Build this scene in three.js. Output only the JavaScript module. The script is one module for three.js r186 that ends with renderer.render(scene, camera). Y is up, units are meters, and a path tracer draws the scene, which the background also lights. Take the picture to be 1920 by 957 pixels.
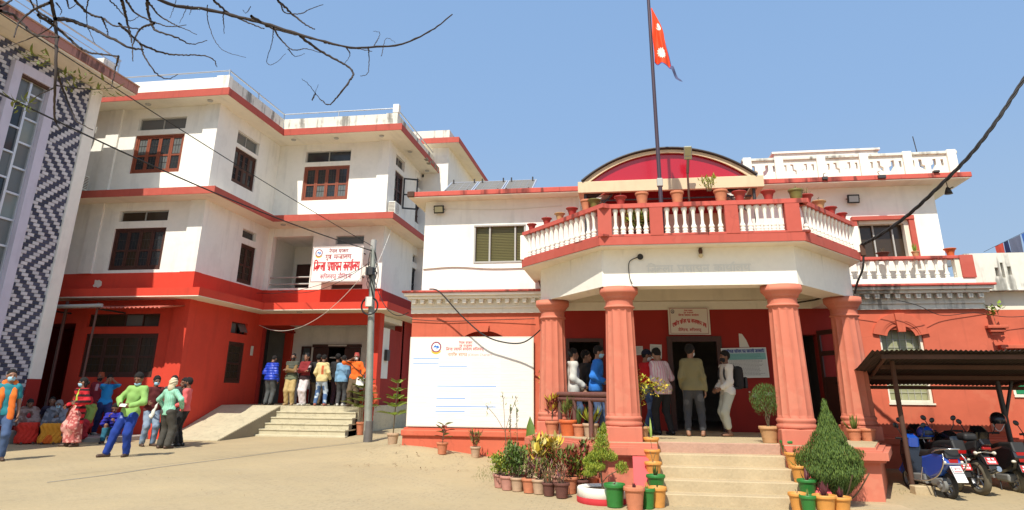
import * as THREE from 'three';
import { mergeGeometries } from 'three/addons/utils/BufferGeometryUtils.js';
import { RoundedBoxGeometry } from 'three/addons/geometries/RoundedBoxGeometry.js';

// ---------------------------------------------------------------- camera, sky, sun, exposure
const scene = new THREE.Scene();
const camera = new THREE.PerspectiveCamera(53.93, 1920 / 1330, 0.1, 4000);
camera.position.set(0, 1.45, 0);
camera.rotation.set(0.32749, 0.161797, 0.008811, 'YXZ');
camera.setViewOffset(1920, 1330, 0, 373, 1920, 957);      // a phone picture cropped at the top
camera.updateProjectionMatrix();

const SUN = new THREE.Vector3(-0.0952, 0.793, 0.601).normalize();
const renderer = new THREE.WebGLRenderer({ antialias: true });
renderer.setSize(1024, 510);
renderer.toneMapping = THREE.LinearToneMapping;
renderer.toneMappingExposure = 1.14;
renderer.shadowMap.enabled = true;

{ // clear hazy spring sky: deeper blue overhead, paler to the horizon, a glow round the sun widened as added fill
  const W = 256, H = 128, d = new Float32Array(W * H * 4);
  const zen = [0.15, 0.295, 0.57], mid = [0.262, 0.42, 0.68], hor = [0.4, 0.525, 0.65];
  for (let j = 0; j < H; j++) for (let i = 0; i < W; i++) {
    const el = ((j + 0.5) / H - 0.5) * Math.PI, az = ((i + 0.5) / W - 0.5) * 2 * Math.PI;
    const x = Math.cos(az) * Math.cos(el), y = Math.sin(el), z = Math.sin(az) * Math.cos(el);
    const c = x * SUN.x + y * SUN.y + z * SUN.z, glow = 0.5 * Math.exp((c - 1) * 3.2) * Math.min(1, Math.max(0, (c + 0.15) * 2));
    const t = Math.max(0, y), o = (j * W + i) * 4;
    for (let k = 0; k < 3; k++) {
      let v = t < 0.35 ? hor[k] + (mid[k] - hor[k]) * (t / 0.35) : mid[k] + (zen[k] - mid[k]) * ((t - 0.35) / 0.65);
      if (y < 0) v = hor[k] * 0.8;
      d[o + k] = v + glow * [1, 0.97, 0.9][k];
    }
    d[o + 3] = 1;
  }
  const sky = new THREE.DataTexture(d, W, H, THREE.RGBAFormat, THREE.FloatType);
  sky.mapping = THREE.EquirectangularReflectionMapping; sky.magFilter = THREE.LinearFilter; sky.wrapS = THREE.RepeatWrapping; sky.needsUpdate = true;
  scene.background = sky; scene.environment = sky;
}
const sun = new THREE.DirectionalLight(new THREE.Color(1.0, 0.945, 0.83), 4.9);
sun.position.copy(SUN).multiplyScalar(60).add(new THREE.Vector3(-4, 0, -18)); sun.target.position.set(-4, 0, -18);
sun.castShadow = true; sun.shadow.mapSize.set(4096, 4096);
Object.assign(sun.shadow.camera, { left: -32, right: 32, top: 32, bottom: -32, near: 1, far: 140 });
scene.add(sun, sun.target);

// ---------------------------------------------------------------- small helpers
let seed_ = 7;
const rnd = () => { seed_ = (seed_ + 0x6d2b79f5) | 0; let t = Math.imul(seed_ ^ (seed_ >>> 15), 1 | seed_); t = (t + Math.imul(t ^ (t >>> 7), 61 | t)) ^ t; return ((t ^ (t >>> 14)) >>> 0) / 4294967296; };
const rr = (a, b) => a + (b - a) * rnd();
const clamp = (x, a = 0, b = 1) => Math.min(b, Math.max(a, x)), mix = (a, b, t) => a + (b - a) * t, sstep = (a, b, x) => { const t = clamp((x - a) / (b - a)); return t * t * (3 - 2 * t); };
const V3 = (x, y, z) => new THREE.Vector3(x, y, z);
const used = new Map();
function numbered(name) { const n = used.get(name) || 0; used.set(name, n + 1); return n ? name + '_' + String(n).padStart(3, '0') : name; }
function thing(name, label, category, [x, y, z] = [0, 0, 0], turn = 0, group) {
  const o = new THREE.Group(); o.name = numbered(name); o.position.set(x, y, z); o.rotation.y = turn;
  o.userData = { label, category }; if (group) o.userData.group = group;
  scene.add(o); return o;
}
const SPLIT = new Set('wall pilaster plinth parapet drain_pipe ceiling_lamp indicator stand balcony_recess lobby_wall dado door fascia floor_slab roof_slab beam bare_plaster screen balcony_door curtain window_surround roof_hook post handrail bracket conduit tube_lamp roof_parapet lintel purlin rafter window_frame door_frame mirror strap gable_strut brace cheek_wall parapet_back'.split(' '));
function part(parent, name, geos, mat, stuff) {
  if (Array.isArray(geos) && geos.length > 1 && SPLIT.has(name)) { let first; for (const g of geos) { const m = part(parent, name, g, mat); first ??= m; } return first; }
  const list = [].concat(geos).map(prep);
  const m = new THREE.Mesh(list.length > 1 ? mergeGeometries(list) : list[0], mat);
  m.name = name; if (stuff) m.userData.kind = 'stuff';
  parent.add(m); return m;
}
function sub(parent, name, x = 0, y = 0, z = 0, ry = 0) { const g = new THREE.Group(); g.name = name; g.position.set(x, y, z); g.rotation.y = ry; parent.add(g); return g; }
function structure(name, geos, mat) { const m = part(scene, numbered(name), geos, mat); m.userData.kind = 'structure'; return m; }
// geometry clean-up: no index, position + normal + uv only; box-projected uv in metres unless the shape brings its own
function prep(g) {
  if (g.userData.ready) return g;
  let q = g.index ? g.toNonIndexed() : g;
  const keepUv = g.userData.uv, keepCol = q.attributes.color;
  for (const k of Object.keys(q.attributes)) if (!['position', 'normal'].includes(k) && !(k === 'uv' && keepUv) && !(k === 'color' && keepCol)) q.deleteAttribute(k);
  if (!q.attributes.normal) q.computeVertexNormals();
  q.clearGroups(); q.morphAttributes = {};
  if (!keepUv) {
    const p = q.attributes.position, n = q.attributes.normal, uv = new Float32Array(p.count * 2);
    const a = V3(), b = V3(), c = V3();
    for (let i = 0; i < p.count; i += 3) {
      a.fromBufferAttribute(p, i); b.fromBufferAttribute(p, i + 1).sub(a); c.fromBufferAttribute(p, i + 2).sub(a); b.cross(c);
      const ax = Math.abs(b.x), ay = Math.abs(b.y), az = Math.abs(b.z);
      for (let k = i; k < i + 3; k++) {
        const x = p.getX(k), y = p.getY(k), z = p.getZ(k);
        if (az >= ax && az >= ay) { uv[2 * k] = x; uv[2 * k + 1] = y; } else if (ax >= ay) { uv[2 * k] = z; uv[2 * k + 1] = y; } else { uv[2 * k] = x; uv[2 * k + 1] = z; }
      }
    }
    q.setAttribute('uv', new THREE.BufferAttribute(uv, 2));
  }
  q.userData = { ready: true, uv: true };
  return q;
}
const B = (x0, x1, y0, y1, z0, z1) => new THREE.BoxGeometry(Math.abs(x1 - x0), Math.abs(y1 - y0), Math.abs(z1 - z0)).translate((x0 + x1) / 2, (y0 + y1) / 2, (z0 + z1) / 2);
function RB(x0, x1, y0, y1, z0, z1, r = 0.01) { const w = Math.abs(x1 - x0), h = Math.abs(y1 - y0), d = Math.abs(z1 - z0); return new RoundedBoxGeometry(w, h, d, 2, Math.min(r, w / 2.2, h / 2.2, d / 2.2)).translate((x0 + x1) / 2, (y0 + y1) / 2, (z0 + z1) / 2); }
const cyl = (r0, r1, h, x, y, z, n = 16) => new THREE.CylinderGeometry(r1, r0, h, n).translate(x, y + h / 2, z);
function bar(a, b, r, n = 8, r2 = r) { // a rod from a to b
  const A = V3(...a), D = V3(...b).sub(A), L = D.length();
  const g = new THREE.CylinderGeometry(r2, r, L, n); g.translate(0, L / 2, 0);
  g.applyQuaternion(new THREE.Quaternion().setFromUnitVectors(V3(0, 1, 0), D.normalize())); return g.translate(A.x, A.y, A.z);
}
function tube(pts, r, n = 24, k = 6) { return new THREE.TubeGeometry(new THREE.CatmullRomCurve3(pts.map((p) => V3(...p))), n, r, k); }
function lathe(profile, n = 20) { return new THREE.LatheGeometry(profile.map(([x, y]) => new THREE.Vector2(x, y)), n); }
function poly(pts, depth, bevel = 0, holes = []) { // extruded outline in xy
  const s = new THREE.Shape(pts.map(([x, y]) => new THREE.Vector2(x, y)));
  for (const h of holes) s.holes.push(new THREE.Path(h.map(([x, y]) => new THREE.Vector2(x, y))));
  return new THREE.ExtrudeGeometry(s, { depth, bevelEnabled: bevel > 0, bevelThickness: bevel, bevelSize: bevel, bevelSegments: 2, curveSegments: 12 });
}
const rectPts = (x0, x1, y0, y1) => [[x0, y0], [x1, y0], [x1, y1], [x0, y1]];
// wall facing +z: front face at z = zf;   wall facing +x: front face at x = xf (holes given in z ranges)
const wallZ = (x0, x1, y0, y1, zf, t, holes = []) => poly(rectPts(x0, x1, y0, y1), t, 0, holes.map((h) => (Array.isArray(h[0]) ? h : rectPts(...h)))).translate(0, 0, zf - t);
const wallX = (z0, z1, y0, y1, xf, t, holes = []) => poly(rectPts(-z0, -z1, y0, y1), t, 0, holes.map(([a, b, c, e]) => rectPts(-a, -b, c, e))).rotateY(Math.PI / 2).translate(xf - t, 0, 0);
const roomBox = (x0, x1, y0, y1, zf, zb, t = 0.1) => [B(x0, x1, y0, y1, zb - t, zb), B(x0 - t, x0, y0, y1, zb - t, zf), B(x1, x1 + t, y0, y1, zb - t, zf), B(x0 - t, x1 + t, y1, y1 + t, zb - t, zf), B(x0 - t, x1 + t, y0 - t, y0, zb - t, zf)]; // closed room behind an opening
// flat slab from a plan outline [x, z], between y0 and y1
function slab(pts, y0, y1) { const g = poly(pts.map(([x, z]) => [x, -z]), y1 - y0).rotateX(-Math.PI / 2); return g.translate(0, y0, 0); }
// strips standing round an outline (open path) : fascia, rails
function strip(pts, y0, y1, t) { // boxes along a path in plan, thickness t centred on the path
  const out = [];
  for (let i = 0; i + 1 < pts.length; i++) {
    const [ax, az] = pts[i], [bx, bz] = pts[i + 1], L = Math.hypot(bx - ax, bz - az);
    const g = new THREE.BoxGeometry(L + (i + 2 < pts.length ? t : 0), y1 - y0, t).translate((i + 2 < pts.length ? t / 2 : 0), 0, 0);
    g.rotateY(-Math.atan2(bz - az, bx - ax)).translate((ax + bx) / 2, (y0 + y1) / 2, (az + bz) / 2); out.push(g);
  }
  return out;
}

// ---------------------------------------------------------------- procedural textures
function hash2(x, y, s) { let h = Math.imul(x, 374761393) ^ Math.imul(y, 668265263) ^ Math.imul(s, 974634777); h = Math.imul(h ^ (h >>> 13), 1274126177); return ((h ^ (h >>> 16)) >>> 0) / 4294967296; }
function pnoise(x, y, px, py, s) {
  const ix = Math.floor(x), iy = Math.floor(y), fx = x - ix, fy = y - iy, u = fx * fx * (3 - 2 * fx), v = fy * fy * (3 - 2 * fy);
  const m = (a, n) => ((a % n) + n) % n;
  const a = hash2(m(ix, px), m(iy, py), s), b = hash2(m(ix + 1, px), m(iy, py), s), c = hash2(m(ix, px), m(iy + 1, py), s), e = hash2(m(ix + 1, px), m(iy + 1, py), s);
  return mix(mix(a, b, u), mix(c, e, u), v);
}
function fbm(u, v, px, py, oct, s) { let a = 0, w = 0.5, t = 0; for (let o = 0; o < oct; o++) { a += w * pnoise(u * px, v * py, px, py, s + o); t += w; w *= 0.55; px *= 2; py *= 2; } return a / t; }
function tex(n, metres, fn, srgb = false) {
  const d = new Uint8Array(n * n * 4);
  for (let j = 0; j < n; j++) for (let i = 0; i < n; i++) {
    const c = fn(i / n, j / n), o = (j * n + i) * 4;
    for (let k = 0; k < 3; k++) d[o + k] = clamp(Array.isArray(c) ? c[k] : c) * 255;
    d[o + 3] = 255;
  }
  const t = new THREE.DataTexture(d, n, n, THREE.RGBAFormat); t.wrapS = t.wrapT = THREE.RepeatWrapping; t.magFilter = THREE.LinearFilter; t.minFilter = THREE.LinearMipmapLinearFilter; t.generateMipmaps = true;
  if (srgb) t.colorSpace = THREE.SRGBColorSpace;
  t.repeat.set(1 / metres, 1 / metres); t.needsUpdate = true; return t;
}
const T = {
  plaster: tex(512, 5.3, (u, v) => { const a = fbm(u, v, 5, 5, 5, 1), b = fbm(u, v, 60, 60, 2, 9), st = fbm(u, v, 26, 3, 3, 21); return 0.9 + 0.11 * a + 0.04 * (b - 0.5) - 0.07 * sstep(0.58, 0.76, st) - 0.05 * sstep(0.55, 0.7, fbm(u, v, 7, 7, 4, 25)); }),
  worn: tex(512, 4.1, (u, v) => { const a = fbm(u, v, 4, 4, 5, 31), b = fbm(u, v, 40, 40, 3, 39), p = sstep(0.6, 0.68, fbm(u, v, 7, 7, 5, 55)), st = sstep(0.56, 0.72, 0.6 * fbm(u, v, 38, 3, 3, 61) + 0.4 * fbm(u, v, 6, 6, 3, 63)), ck = 1 - sstep(0, 0.012, Math.abs(fbm(u, v, 5, 5, 4, 67) - 0.5)); const g = 0.8 + 0.2 * a + 0.08 * (b - 0.5) - 0.13 * st - 0.1 * ck * sstep(0.5, 0.6, a); return [g + 0.03 * p, g - 0.02 + 0.17 * p, g - 0.03 + 0.19 * p]; }),
  mould: tex(512, 3.7, (u, v) => { const s = fbm(u, v, 34, 3, 4, 71), p = fbm(u, v, 8, 8, 4, 77), f = fbm(u, v, 90, 60, 2, 79), k = sstep(0.5, 0.68, 0.55 * s + 0.45 * p), g = 1 - 0.6 * k - 0.12 * f; return [g, g * 0.98, g * 0.93]; }),
  stain: tex(512, 4.7, (u, v) => { const s = fbm(u, v, 30, 3, 4, 171), p = fbm(u, v, 5, 5, 4, 177), f = fbm(u, v, 70, 60, 2, 179), k = sstep(0.56, 0.74, 0.5 * s + 0.5 * p), g = 1 - 0.3 * k - 0.07 * f; return [g, g * 0.985, g * 0.95]; }),
  concrete: tex(256, 1.9, (u, v) => { const a = fbm(u, v, 6, 6, 5, 91), b = fbm(u, v, 64, 64, 2, 97); return 0.72 + 0.24 * a + 0.12 * (b - 0.5); }),
  marble: tex(256, 1.3, (u, v) => { const a = fbm(u, v, 5, 5, 5, 101), r = Math.abs(fbm(u, v, 4, 7, 4, 105) - 0.5); const g = 0.78 + 0.2 * a - 0.16 * (1 - sstep(0, 0.05, r)); return [g, g * 0.985, g * 0.93]; }),
  sand: tex(1024, 7.3, (u, v) => {
    const a = fbm(u, v, 4, 4, 6, 111), b = fbm(u, v, 120, 120, 2, 117), c = fbm(u, v, 14, 14, 4, 119);
    const bx = u * 32, by = v * 64, row = Math.floor(by), fx = (bx + (row & 1) * 0.5) % 1, fy = by % 1;
    const j = Math.min(Math.min(fx, 1 - fx) * 2, Math.min(fy, 1 - fy));
    const joint = (1 - sstep(0.02, 0.12, j)) * sstep(0.45, 0.62, c) * 0.16;
    const sp = sstep(0.7, 0.76, fbm(u, v, 48, 48, 3, 125)); const g = 0.78 + 0.2 * a + 0.08 * (b - 0.5) - joint - 0.05 * sp; return [g, g * (0.985 + 0.02 * (c - 0.5)), g * (0.95 + 0.09 * (c - 0.5))];
  }),
  wood: tex(256, 0.9, (u, v) => { const a = fbm(u, v, 40, 4, 4, 131); return 0.65 + 0.4 * a; }),
  rust: tex(256, 1.7, (u, v) => { const a = fbm(u, v, 7, 7, 5, 141), b = fbm(u, v, 50, 50, 2, 147); return [0.62 + 0.45 * a, 0.6 + 0.42 * a + 0.05 * b, 0.58 + 0.4 * a + 0.07 * b]; }),
  clay: tex(256, 0.6, (u, v) => { const a = fbm(u, v, 6, 6, 4, 151), b = fbm(u, v, 40, 12, 2, 157); return 0.72 + 0.26 * a + 0.12 * (b - 0.5); }),
  weave: tex(128, 0.3, (u, v) => { const a = fbm(u, v, 6, 6, 3, 161); return 0.8 + 0.2 * a + 0.03 * Math.sin(u * 6.283 * 40); }),
  leaf: tex(128, 0.4, (u, v) => { const a = fbm(u, v, 8, 8, 3, 191); return [0.7 + 0.4 * a, 0.75 + 0.3 * a, 0.65 + 0.3 * a]; }),
  bumpFine: tex(256, 0.8, (u, v) => fbm(u, v, 20, 20, 4, 201)),
  bumpSoft: tex(256, 3.1, (u, v) => fbm(u, v, 6, 6, 4, 207)),
};
function mat(r, g, b, o = {}) {
  const m = new (o.physical ? THREE.MeshPhysicalMaterial : THREE.MeshStandardMaterial)({ color: new THREE.Color().setRGB(r, g, b), roughness: o.rough ?? 0.85, metalness: o.metal ?? 0 });
  if (o.map) m.map = o.map;
  if (o.bump) { m.bumpMap = o.bump; m.bumpScale = o.bumpScale ?? 0.004; }
  if (o.vc) m.vertexColors = true;
  if (o.two) m.side = THREE.DoubleSide;
  for (const k of ['clearcoat', 'clearcoatRoughness', 'transmission', 'thickness', 'ior', 'sheen']) if (o[k] !== undefined) m[k] = o[k];
  return m;
}
const bs = { bump: T.bumpSoft, bumpScale: 0.012 };
const M = {
  white: mat(0.88, 0.855, 0.785, { map: T.plaster, ...bs }), whiteOld: mat(0.87, 0.845, 0.77, { map: T.stain, ...bs }), mould: mat(0.74, 0.72, 0.66, { map: T.mould, ...bs }), cream: mat(0.8, 0.74, 0.6, { map: T.plaster }),
  soffit: mat(0.84, 0.77, 0.63, { map: T.plaster, ...bs }), lavender: mat(0.6, 0.57, 0.68, { map: T.plaster }), beamTan: mat(0.72, 0.56, 0.36, { map: T.plaster }),
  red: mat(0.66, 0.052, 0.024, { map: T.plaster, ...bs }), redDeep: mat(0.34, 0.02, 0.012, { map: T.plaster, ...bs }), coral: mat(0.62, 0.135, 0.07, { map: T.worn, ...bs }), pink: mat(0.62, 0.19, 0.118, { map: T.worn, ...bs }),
  trim: mat(0.5, 0.095, 0.066, { map: T.worn, ...bs }), trimOld: mat(0.56, 0.105, 0.08, { map: T.mould, ...bs }), rose: mat(0.72, 0.1, 0.1, { map: T.plaster }), fasciaOld: mat(0.42, 0.2, 0.17, { map: T.mould, ...bs }),
  slabGrey: mat(0.42, 0.39, 0.34, { map: T.concrete, ...bs }), stepTan: mat(0.55, 0.43, 0.26, { map: T.concrete, bump: T.bumpFine, bumpScale: 0.004 }), stepPink: mat(0.52, 0.31, 0.22, { map: T.concrete, bump: T.bumpFine, bumpScale: 0.004 }),
  marble: mat(0.6, 0.545, 0.4, { map: T.marble, rough: 0.45 }), stone: mat(0.3, 0.26, 0.19, { map: T.concrete }),
  ground: mat(0.455, 0.36, 0.215, { map: T.sand, rough: 0.95, bump: T.bumpFine, bumpScale: 0.006 }), dirt: mat(0.33, 0.26, 0.155, { map: T.concrete, rough: 1, bump: T.bumpFine, bumpScale: 0.02 }),
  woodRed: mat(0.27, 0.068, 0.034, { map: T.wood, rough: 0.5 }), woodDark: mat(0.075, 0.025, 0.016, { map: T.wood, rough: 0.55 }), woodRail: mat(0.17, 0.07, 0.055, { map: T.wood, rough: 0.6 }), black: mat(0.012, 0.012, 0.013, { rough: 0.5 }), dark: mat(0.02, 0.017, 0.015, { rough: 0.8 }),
  glass: mat(0.025, 0.03, 0.035, { rough: 0.12 }), glassGrey: mat(0.13, 0.14, 0.14, { rough: 0.2 }), glassOlive: mat(0.15, 0.13, 0.035, { rough: 0.35 }), glassLace: mat(0.36, 0.36, 0.2, { rough: 0.35, map: T.concrete }), glassBrown: mat(0.045, 0.03, 0.018, { rough: 0.2 }),
  alu: mat(0.62, 0.64, 0.68, { rough: 0.35, metal: 0.5 }), frameGrey: mat(0.4, 0.39, 0.36, { rough: 0.6 }), steel: mat(0.5, 0.52, 0.54, { rough: 0.35, metal: 0.8 }), darkSteel: mat(0.06, 0.055, 0.055, { rough: 0.5, metal: 0.4 }), galv: mat(0.38, 0.4, 0.36, { rough: 0.55, metal: 0.35, map: T.rust }),
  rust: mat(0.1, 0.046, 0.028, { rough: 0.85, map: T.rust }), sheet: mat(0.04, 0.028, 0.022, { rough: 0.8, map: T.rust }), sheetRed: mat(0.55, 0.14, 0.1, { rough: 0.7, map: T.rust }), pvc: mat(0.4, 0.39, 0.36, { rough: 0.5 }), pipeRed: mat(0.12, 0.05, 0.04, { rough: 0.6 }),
  plastic: mat(0.7, 0.68, 0.6, { rough: 0.5 }), cable: mat(0.018, 0.016, 0.016, { rough: 0.7 }), cableGrey: mat(0.28, 0.26, 0.25, { rough: 0.7 }),
};
// ---------------------------------------------------------------- lettering: strokes for the Devanagari signs
// every sign is a list of strokes in a cell: x right, y down from the head line (0) to the foot (1)
const GLYPH = {
  ka: [0.85, '.42,0 .42,1;.42,.48 .25,.3 .08,.42 .1,.65 .28,.7 .42,.5 .6,.3 .74,.42 .7,.72'], kha: [0.95, '.1,.0 .3,.1 .12,.35 .3,.6 .12,.85;.75,0 .75,1;.75,.5 .5,.4 .42,.6 .55,.75 .75,.62'], ga: [0.7, '.22,0 .22,.68 .08,.72;.55,0 .55,1'],
  ca: [0.75, '.1,.35 .6,.35;.2,.35 .2,.6 .4,.75 .6,.6;.6,0 .6,1'], ja: [0.75, '.6,0 .6,1;.6,.45 .3,.45;.32,.45 .42,.65 .25,.8 .08,.62'], tta: [0.65, '.35,0 .35,.2 .12,.4 .12,.7 .35,.85 .55,.7'], dda: [0.65, '.35,0 .35,.2 .12,.3 .45,.5 .2,.75 .45,.95'],
  ta: [0.7, '.55,0 .55,1;.55,.42 .28,.42 .14,.6 .3,.88'], da: [0.6, '.35,0 .35,.25 .12,.4 .2,.65 .45,.6 .5,.95'], na: [0.7, '.55,0 .55,1;.55,.52 .25,.52 .14,.42 .1,.58 .22,.64'], pa: [0.72, '.58,0 .58,1;.14,0 .14,.35 .25,.58 .58,.6'], ba: [0.7, '.56,0 .56,1;.56,.4 .3,.3 .12,.48 .3,.7 .56,.6;.2,.62 .48,.38'],
  ma: [0.72, '.58,0 .58,1;.16,0 .16,.62;.16,.6 .06,.56 .08,.72 .16,.66;.16,.58 .58,.58'], ya: [0.74, '.6,0 .6,1;.12,.04 .3,.18 .12,.4 .2,.62 .6,.6'], ra: [0.58, '.2,0 .42,.14 .16,.4 .22,.48 .5,.92'], la: [0.82, '.68,0 .68,1;.68,.38 .48,.3 .42,.55;.42,.48 .28,.3 .1,.48 .18,.74 .3,.8'], va: [0.7, '.56,0 .56,1;.56,.4 .3,.3 .12,.48 .3,.7 .56,.6'],
  sha: [0.82, '.66,0 .66,1;.36,.3 .16,.2 .22,.0 .4,.12 .2,.5 .4,.9;.36,.55 .66,.55'], sa: [0.78, '.64,0 .64,1;.14,0 .34,.14 .12,.38 .2,.46 .44,.88;.26,.52 .64,.52'], ha: [0.66, '.36,0 .36,.16 .14,.26 .46,.38 .44,.52 .18,.56 .16,.72 .44,.76 .4,.96 .26,1.02'], tha: [0.75, '.6,0 .6,1;.12,.1 .3,.05 .25,.3 .14,.5 .35,.66 .6,.56'],
  aa: [0.3, '.16,0 .16,1'], i: [0.26, '.16,0 .16,1;.16,0 .2,-.3 .5,-.36 .8,-.2 .88,0'], ii: [0.3, '.16,0 .16,1;.16,0 .1,-.3 -.22,-.34 -.4,-.1'], e: [0, '-.16,0 -.3,-.3 -.52,-.32'], au: [0.3, '.16,0 .16,1;.16,0 0,-.3 -.25,-.32;.16,0 .06,-.44 -.15,-.5'],
  u: [0, '-.16,1 -.34,1.12 -.2,1.3 .02,1.24'], r: [0, '-.16,1 -.4,1.1 -.3,1.3 -.1,1.32'], rra: [0, '-.16,.62 -.46,.9'], reph: [0, '-.16,0 -.3,-.2 -.1,-.36'], lla: [0.62, '.5,.38 .32,.3 .26,.6;.26,.5 .16,.3 .04,.5 .1,.76'], sta: [0.36, '.14,0 .34,.14 .12,.38 .2,.46 .4,.82'], nta: [0.36, '.36,.52 .18,.52 .08,.44 .06,.6 .18,.62'], ssa: [0.72, '.58,0 .58,1;.14,0 .14,.35 .25,.58 .58,.6;.2,.1 .58,.5'], dha: [0.75, '.6,0 .6,1;.3,.05 .12,.2 .3,.36 .14,.52 .35,.68 .6,.58'], sp: [0.5, ''], '.': [0.2, '.1,.94 .1,1'], ',': [0.3, '.1,.9 .06,1.08'],
};
function wordsWidth(str) { return str.split(' ').reduce((a, k) => a + (GLYPH[k]?.[0] ?? 0.5), 0); }
function nagari(ctx, str, cx, top, size, color, lw, width, arc = 0) { // centred on cx; size is the letter height
  const keys = str.split(' '), total = wordsWidth(str), kx = width ? width / total : size;
  ctx.strokeStyle = color; ctx.lineWidth = lw; ctx.lineCap = 'round'; ctx.lineJoin = 'round';
  const place = (x, y) => { const X = cx + (x - total / 2) * kx, t = (x - total / 2) / (total / 2); return [X, top + y * size + arc * t * t]; };
  let x = 0, w0 = 0;
  const line = (a, b) => { if (b - a < 0.1) return; ctx.beginPath(); for (let q = 0; q <= 8; q++) ctx[q ? 'lineTo' : 'moveTo'](...place(a + ((b - a) * q) / 8, 0)); ctx.stroke(); };
  for (const k of keys) {
    const [w, s] = GLYPH[k] ?? [0.5, ''];
    if (k === 'sp' || k === '.' || k === ',') { line(w0, x); w0 = x + w; }
    for (const st of s.split(';')) { if (!st) continue; ctx.beginPath(); st.split(' ').forEach((p, q) => { const [a, b] = p.split(',').map(Number); ctx[q ? 'lineTo' : 'moveTo'](...place(x + a, b)); }); ctx.stroke(); }
    x += w;
  }
  line(w0, x);
}
function emblem(ctx, x, y, r, mono) { // round government emblem: wreath, snow mountains, red scroll
  const c = (a) => mono || a;
  ctx.lineWidth = r * 0.24; ctx.strokeStyle = c('#8c3a4c'); ctx.beginPath(); ctx.arc(x, y, r * 0.86, 0, 7); ctx.stroke();
  for (let i = 0; i < 22; i++) { const a = (i / 22) * 6.283; ctx.fillStyle = c(i % 2 ? '#b0434a' : '#5b3b62'); ctx.beginPath(); ctx.arc(x + Math.cos(a) * r * 0.9, y + Math.sin(a) * r * 0.9, r * 0.11, 0, 7); ctx.fill(); }
  if (!mono) { ctx.fillStyle = '#f4f7fb'; ctx.beginPath(); ctx.arc(x, y, r * 0.72, 0, 7); ctx.fill(); }
  ctx.fillStyle = c('#2f6fc0'); ctx.beginPath(); ctx.moveTo(x - r * 0.66, y + r * 0.1); ctx.lineTo(x - r * 0.2, y - r * 0.42); ctx.lineTo(x + r * 0.05, y - r * 0.14); ctx.lineTo(x + r * 0.28, y - r * 0.34); ctx.lineTo(x + r * 0.66, y + r * 0.06); ctx.lineTo(x + r * 0.3, y + r * 0.24); ctx.lineTo(x - r * 0.1, y + r * 0.06); ctx.fill();
  ctx.fillStyle = c('#1f3f86'); ctx.beginPath(); ctx.moveTo(x - r * 0.3, y + r * 0.16); ctx.lineTo(x + r * 0.5, y + r * 0.36); ctx.lineTo(x + r * 0.1, y + r * 0.42); ctx.fill();
  ctx.fillStyle = c('#d9b23a'); ctx.beginPath(); ctx.moveTo(x - r, y + r * 0.52); ctx.quadraticCurveTo(x, y + r * 1.35, x + r, y + r * 0.52); ctx.lineTo(x + r * 0.8, y + r * 0.98); ctx.quadraticCurveTo(x, y + r * 1.6, x - r * 0.8, y + r * 0.98); ctx.fill();
}
function canvasTex(w, h, draw) {
  const c = document.createElement('canvas'); c.width = w; c.height = h; draw(c.getContext('2d'), w, h);
  const t = new THREE.CanvasTexture(c); t.colorSpace = THREE.SRGBColorSpace; t.anisotropy = 8; return t;
}
// a flat printed sheet, uv 0..1
function sheetGeo(w, h) { const g = new THREE.PlaneGeometry(w, h); g.userData.uv = true; return g; }
const printed = (t, rough = 0.55) => new THREE.MeshStandardMaterial({ map: t, roughness: rough });
// ---------------------------------------------------------------- ground
function groundY(x, z) {
  const s = sstep(-6, -2, x);
  let y = s * Math.max(-0.22, Math.min(0, -0.04 * (z + 17)));
  if (z < -21) y += 0.03 * Math.min(4, -21 - z) * (1 - s);
  const along = x < -5.3 ? sstep(-7.6, -5.3, x) * 0.9 + 0.1 * sstep(-5.9, -5.3, x) : sstep(-2.75, -5.3, x) + 0.1 * sstep(-2.6, -2.9, x) * (1 - sstep(-2.9, -5.3, x));
  y += 0.26 * along * sstep(-15.0, -16.9, z) * (z < -18 ? sstep(-20.5, -18, z) : 1);
  return y;
}
{
  const xs = [-1500, -400, -120, -60, -40], zs = [1500, 400, 120, 40, 10, 2];
  for (let x = -30; x <= 16; x += 0.4) xs.push(x); xs.push(24, 40, 60, 120, 400, 1500);
  for (let z = -2; z >= -30; z -= 0.35) zs.push(z); zs.push(-40, -60, -120, -400, -1500);
  const p = [], idx = [];
  for (const z of zs) for (const x of xs) p.push(x, groundY(x, z) + (Math.abs(x) < 35 && z > -30 && z < 0 ? 0.008 * (pnoise(x * 0.9, z * 0.9, 999, 999, 3) - 0.5) : 0), z);
  for (let j = 0; j + 1 < zs.length; j++) for (let i = 0; i + 1 < xs.length; i++) { const a = j * xs.length + i, b = a + 1, c = a + xs.length, d = c + 1; idx.push(a, b, c, b, d, c); }
  const g = new THREE.BufferGeometry(); g.setAttribute('position', new THREE.Float32BufferAttribute(p, 3)); g.setIndex(idx); g.computeVertexNormals();
  if (g.attributes.normal.getY(500) < 0) { g.index.array.reverse(); g.computeVertexNormals(); }
  structure('ground', g, M.ground);
}
structure('pavement', [RB(-18.6, -14.6, -0.1, 0.13, -20.9, -19.25, 0.03)], M.slabGrey);
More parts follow.
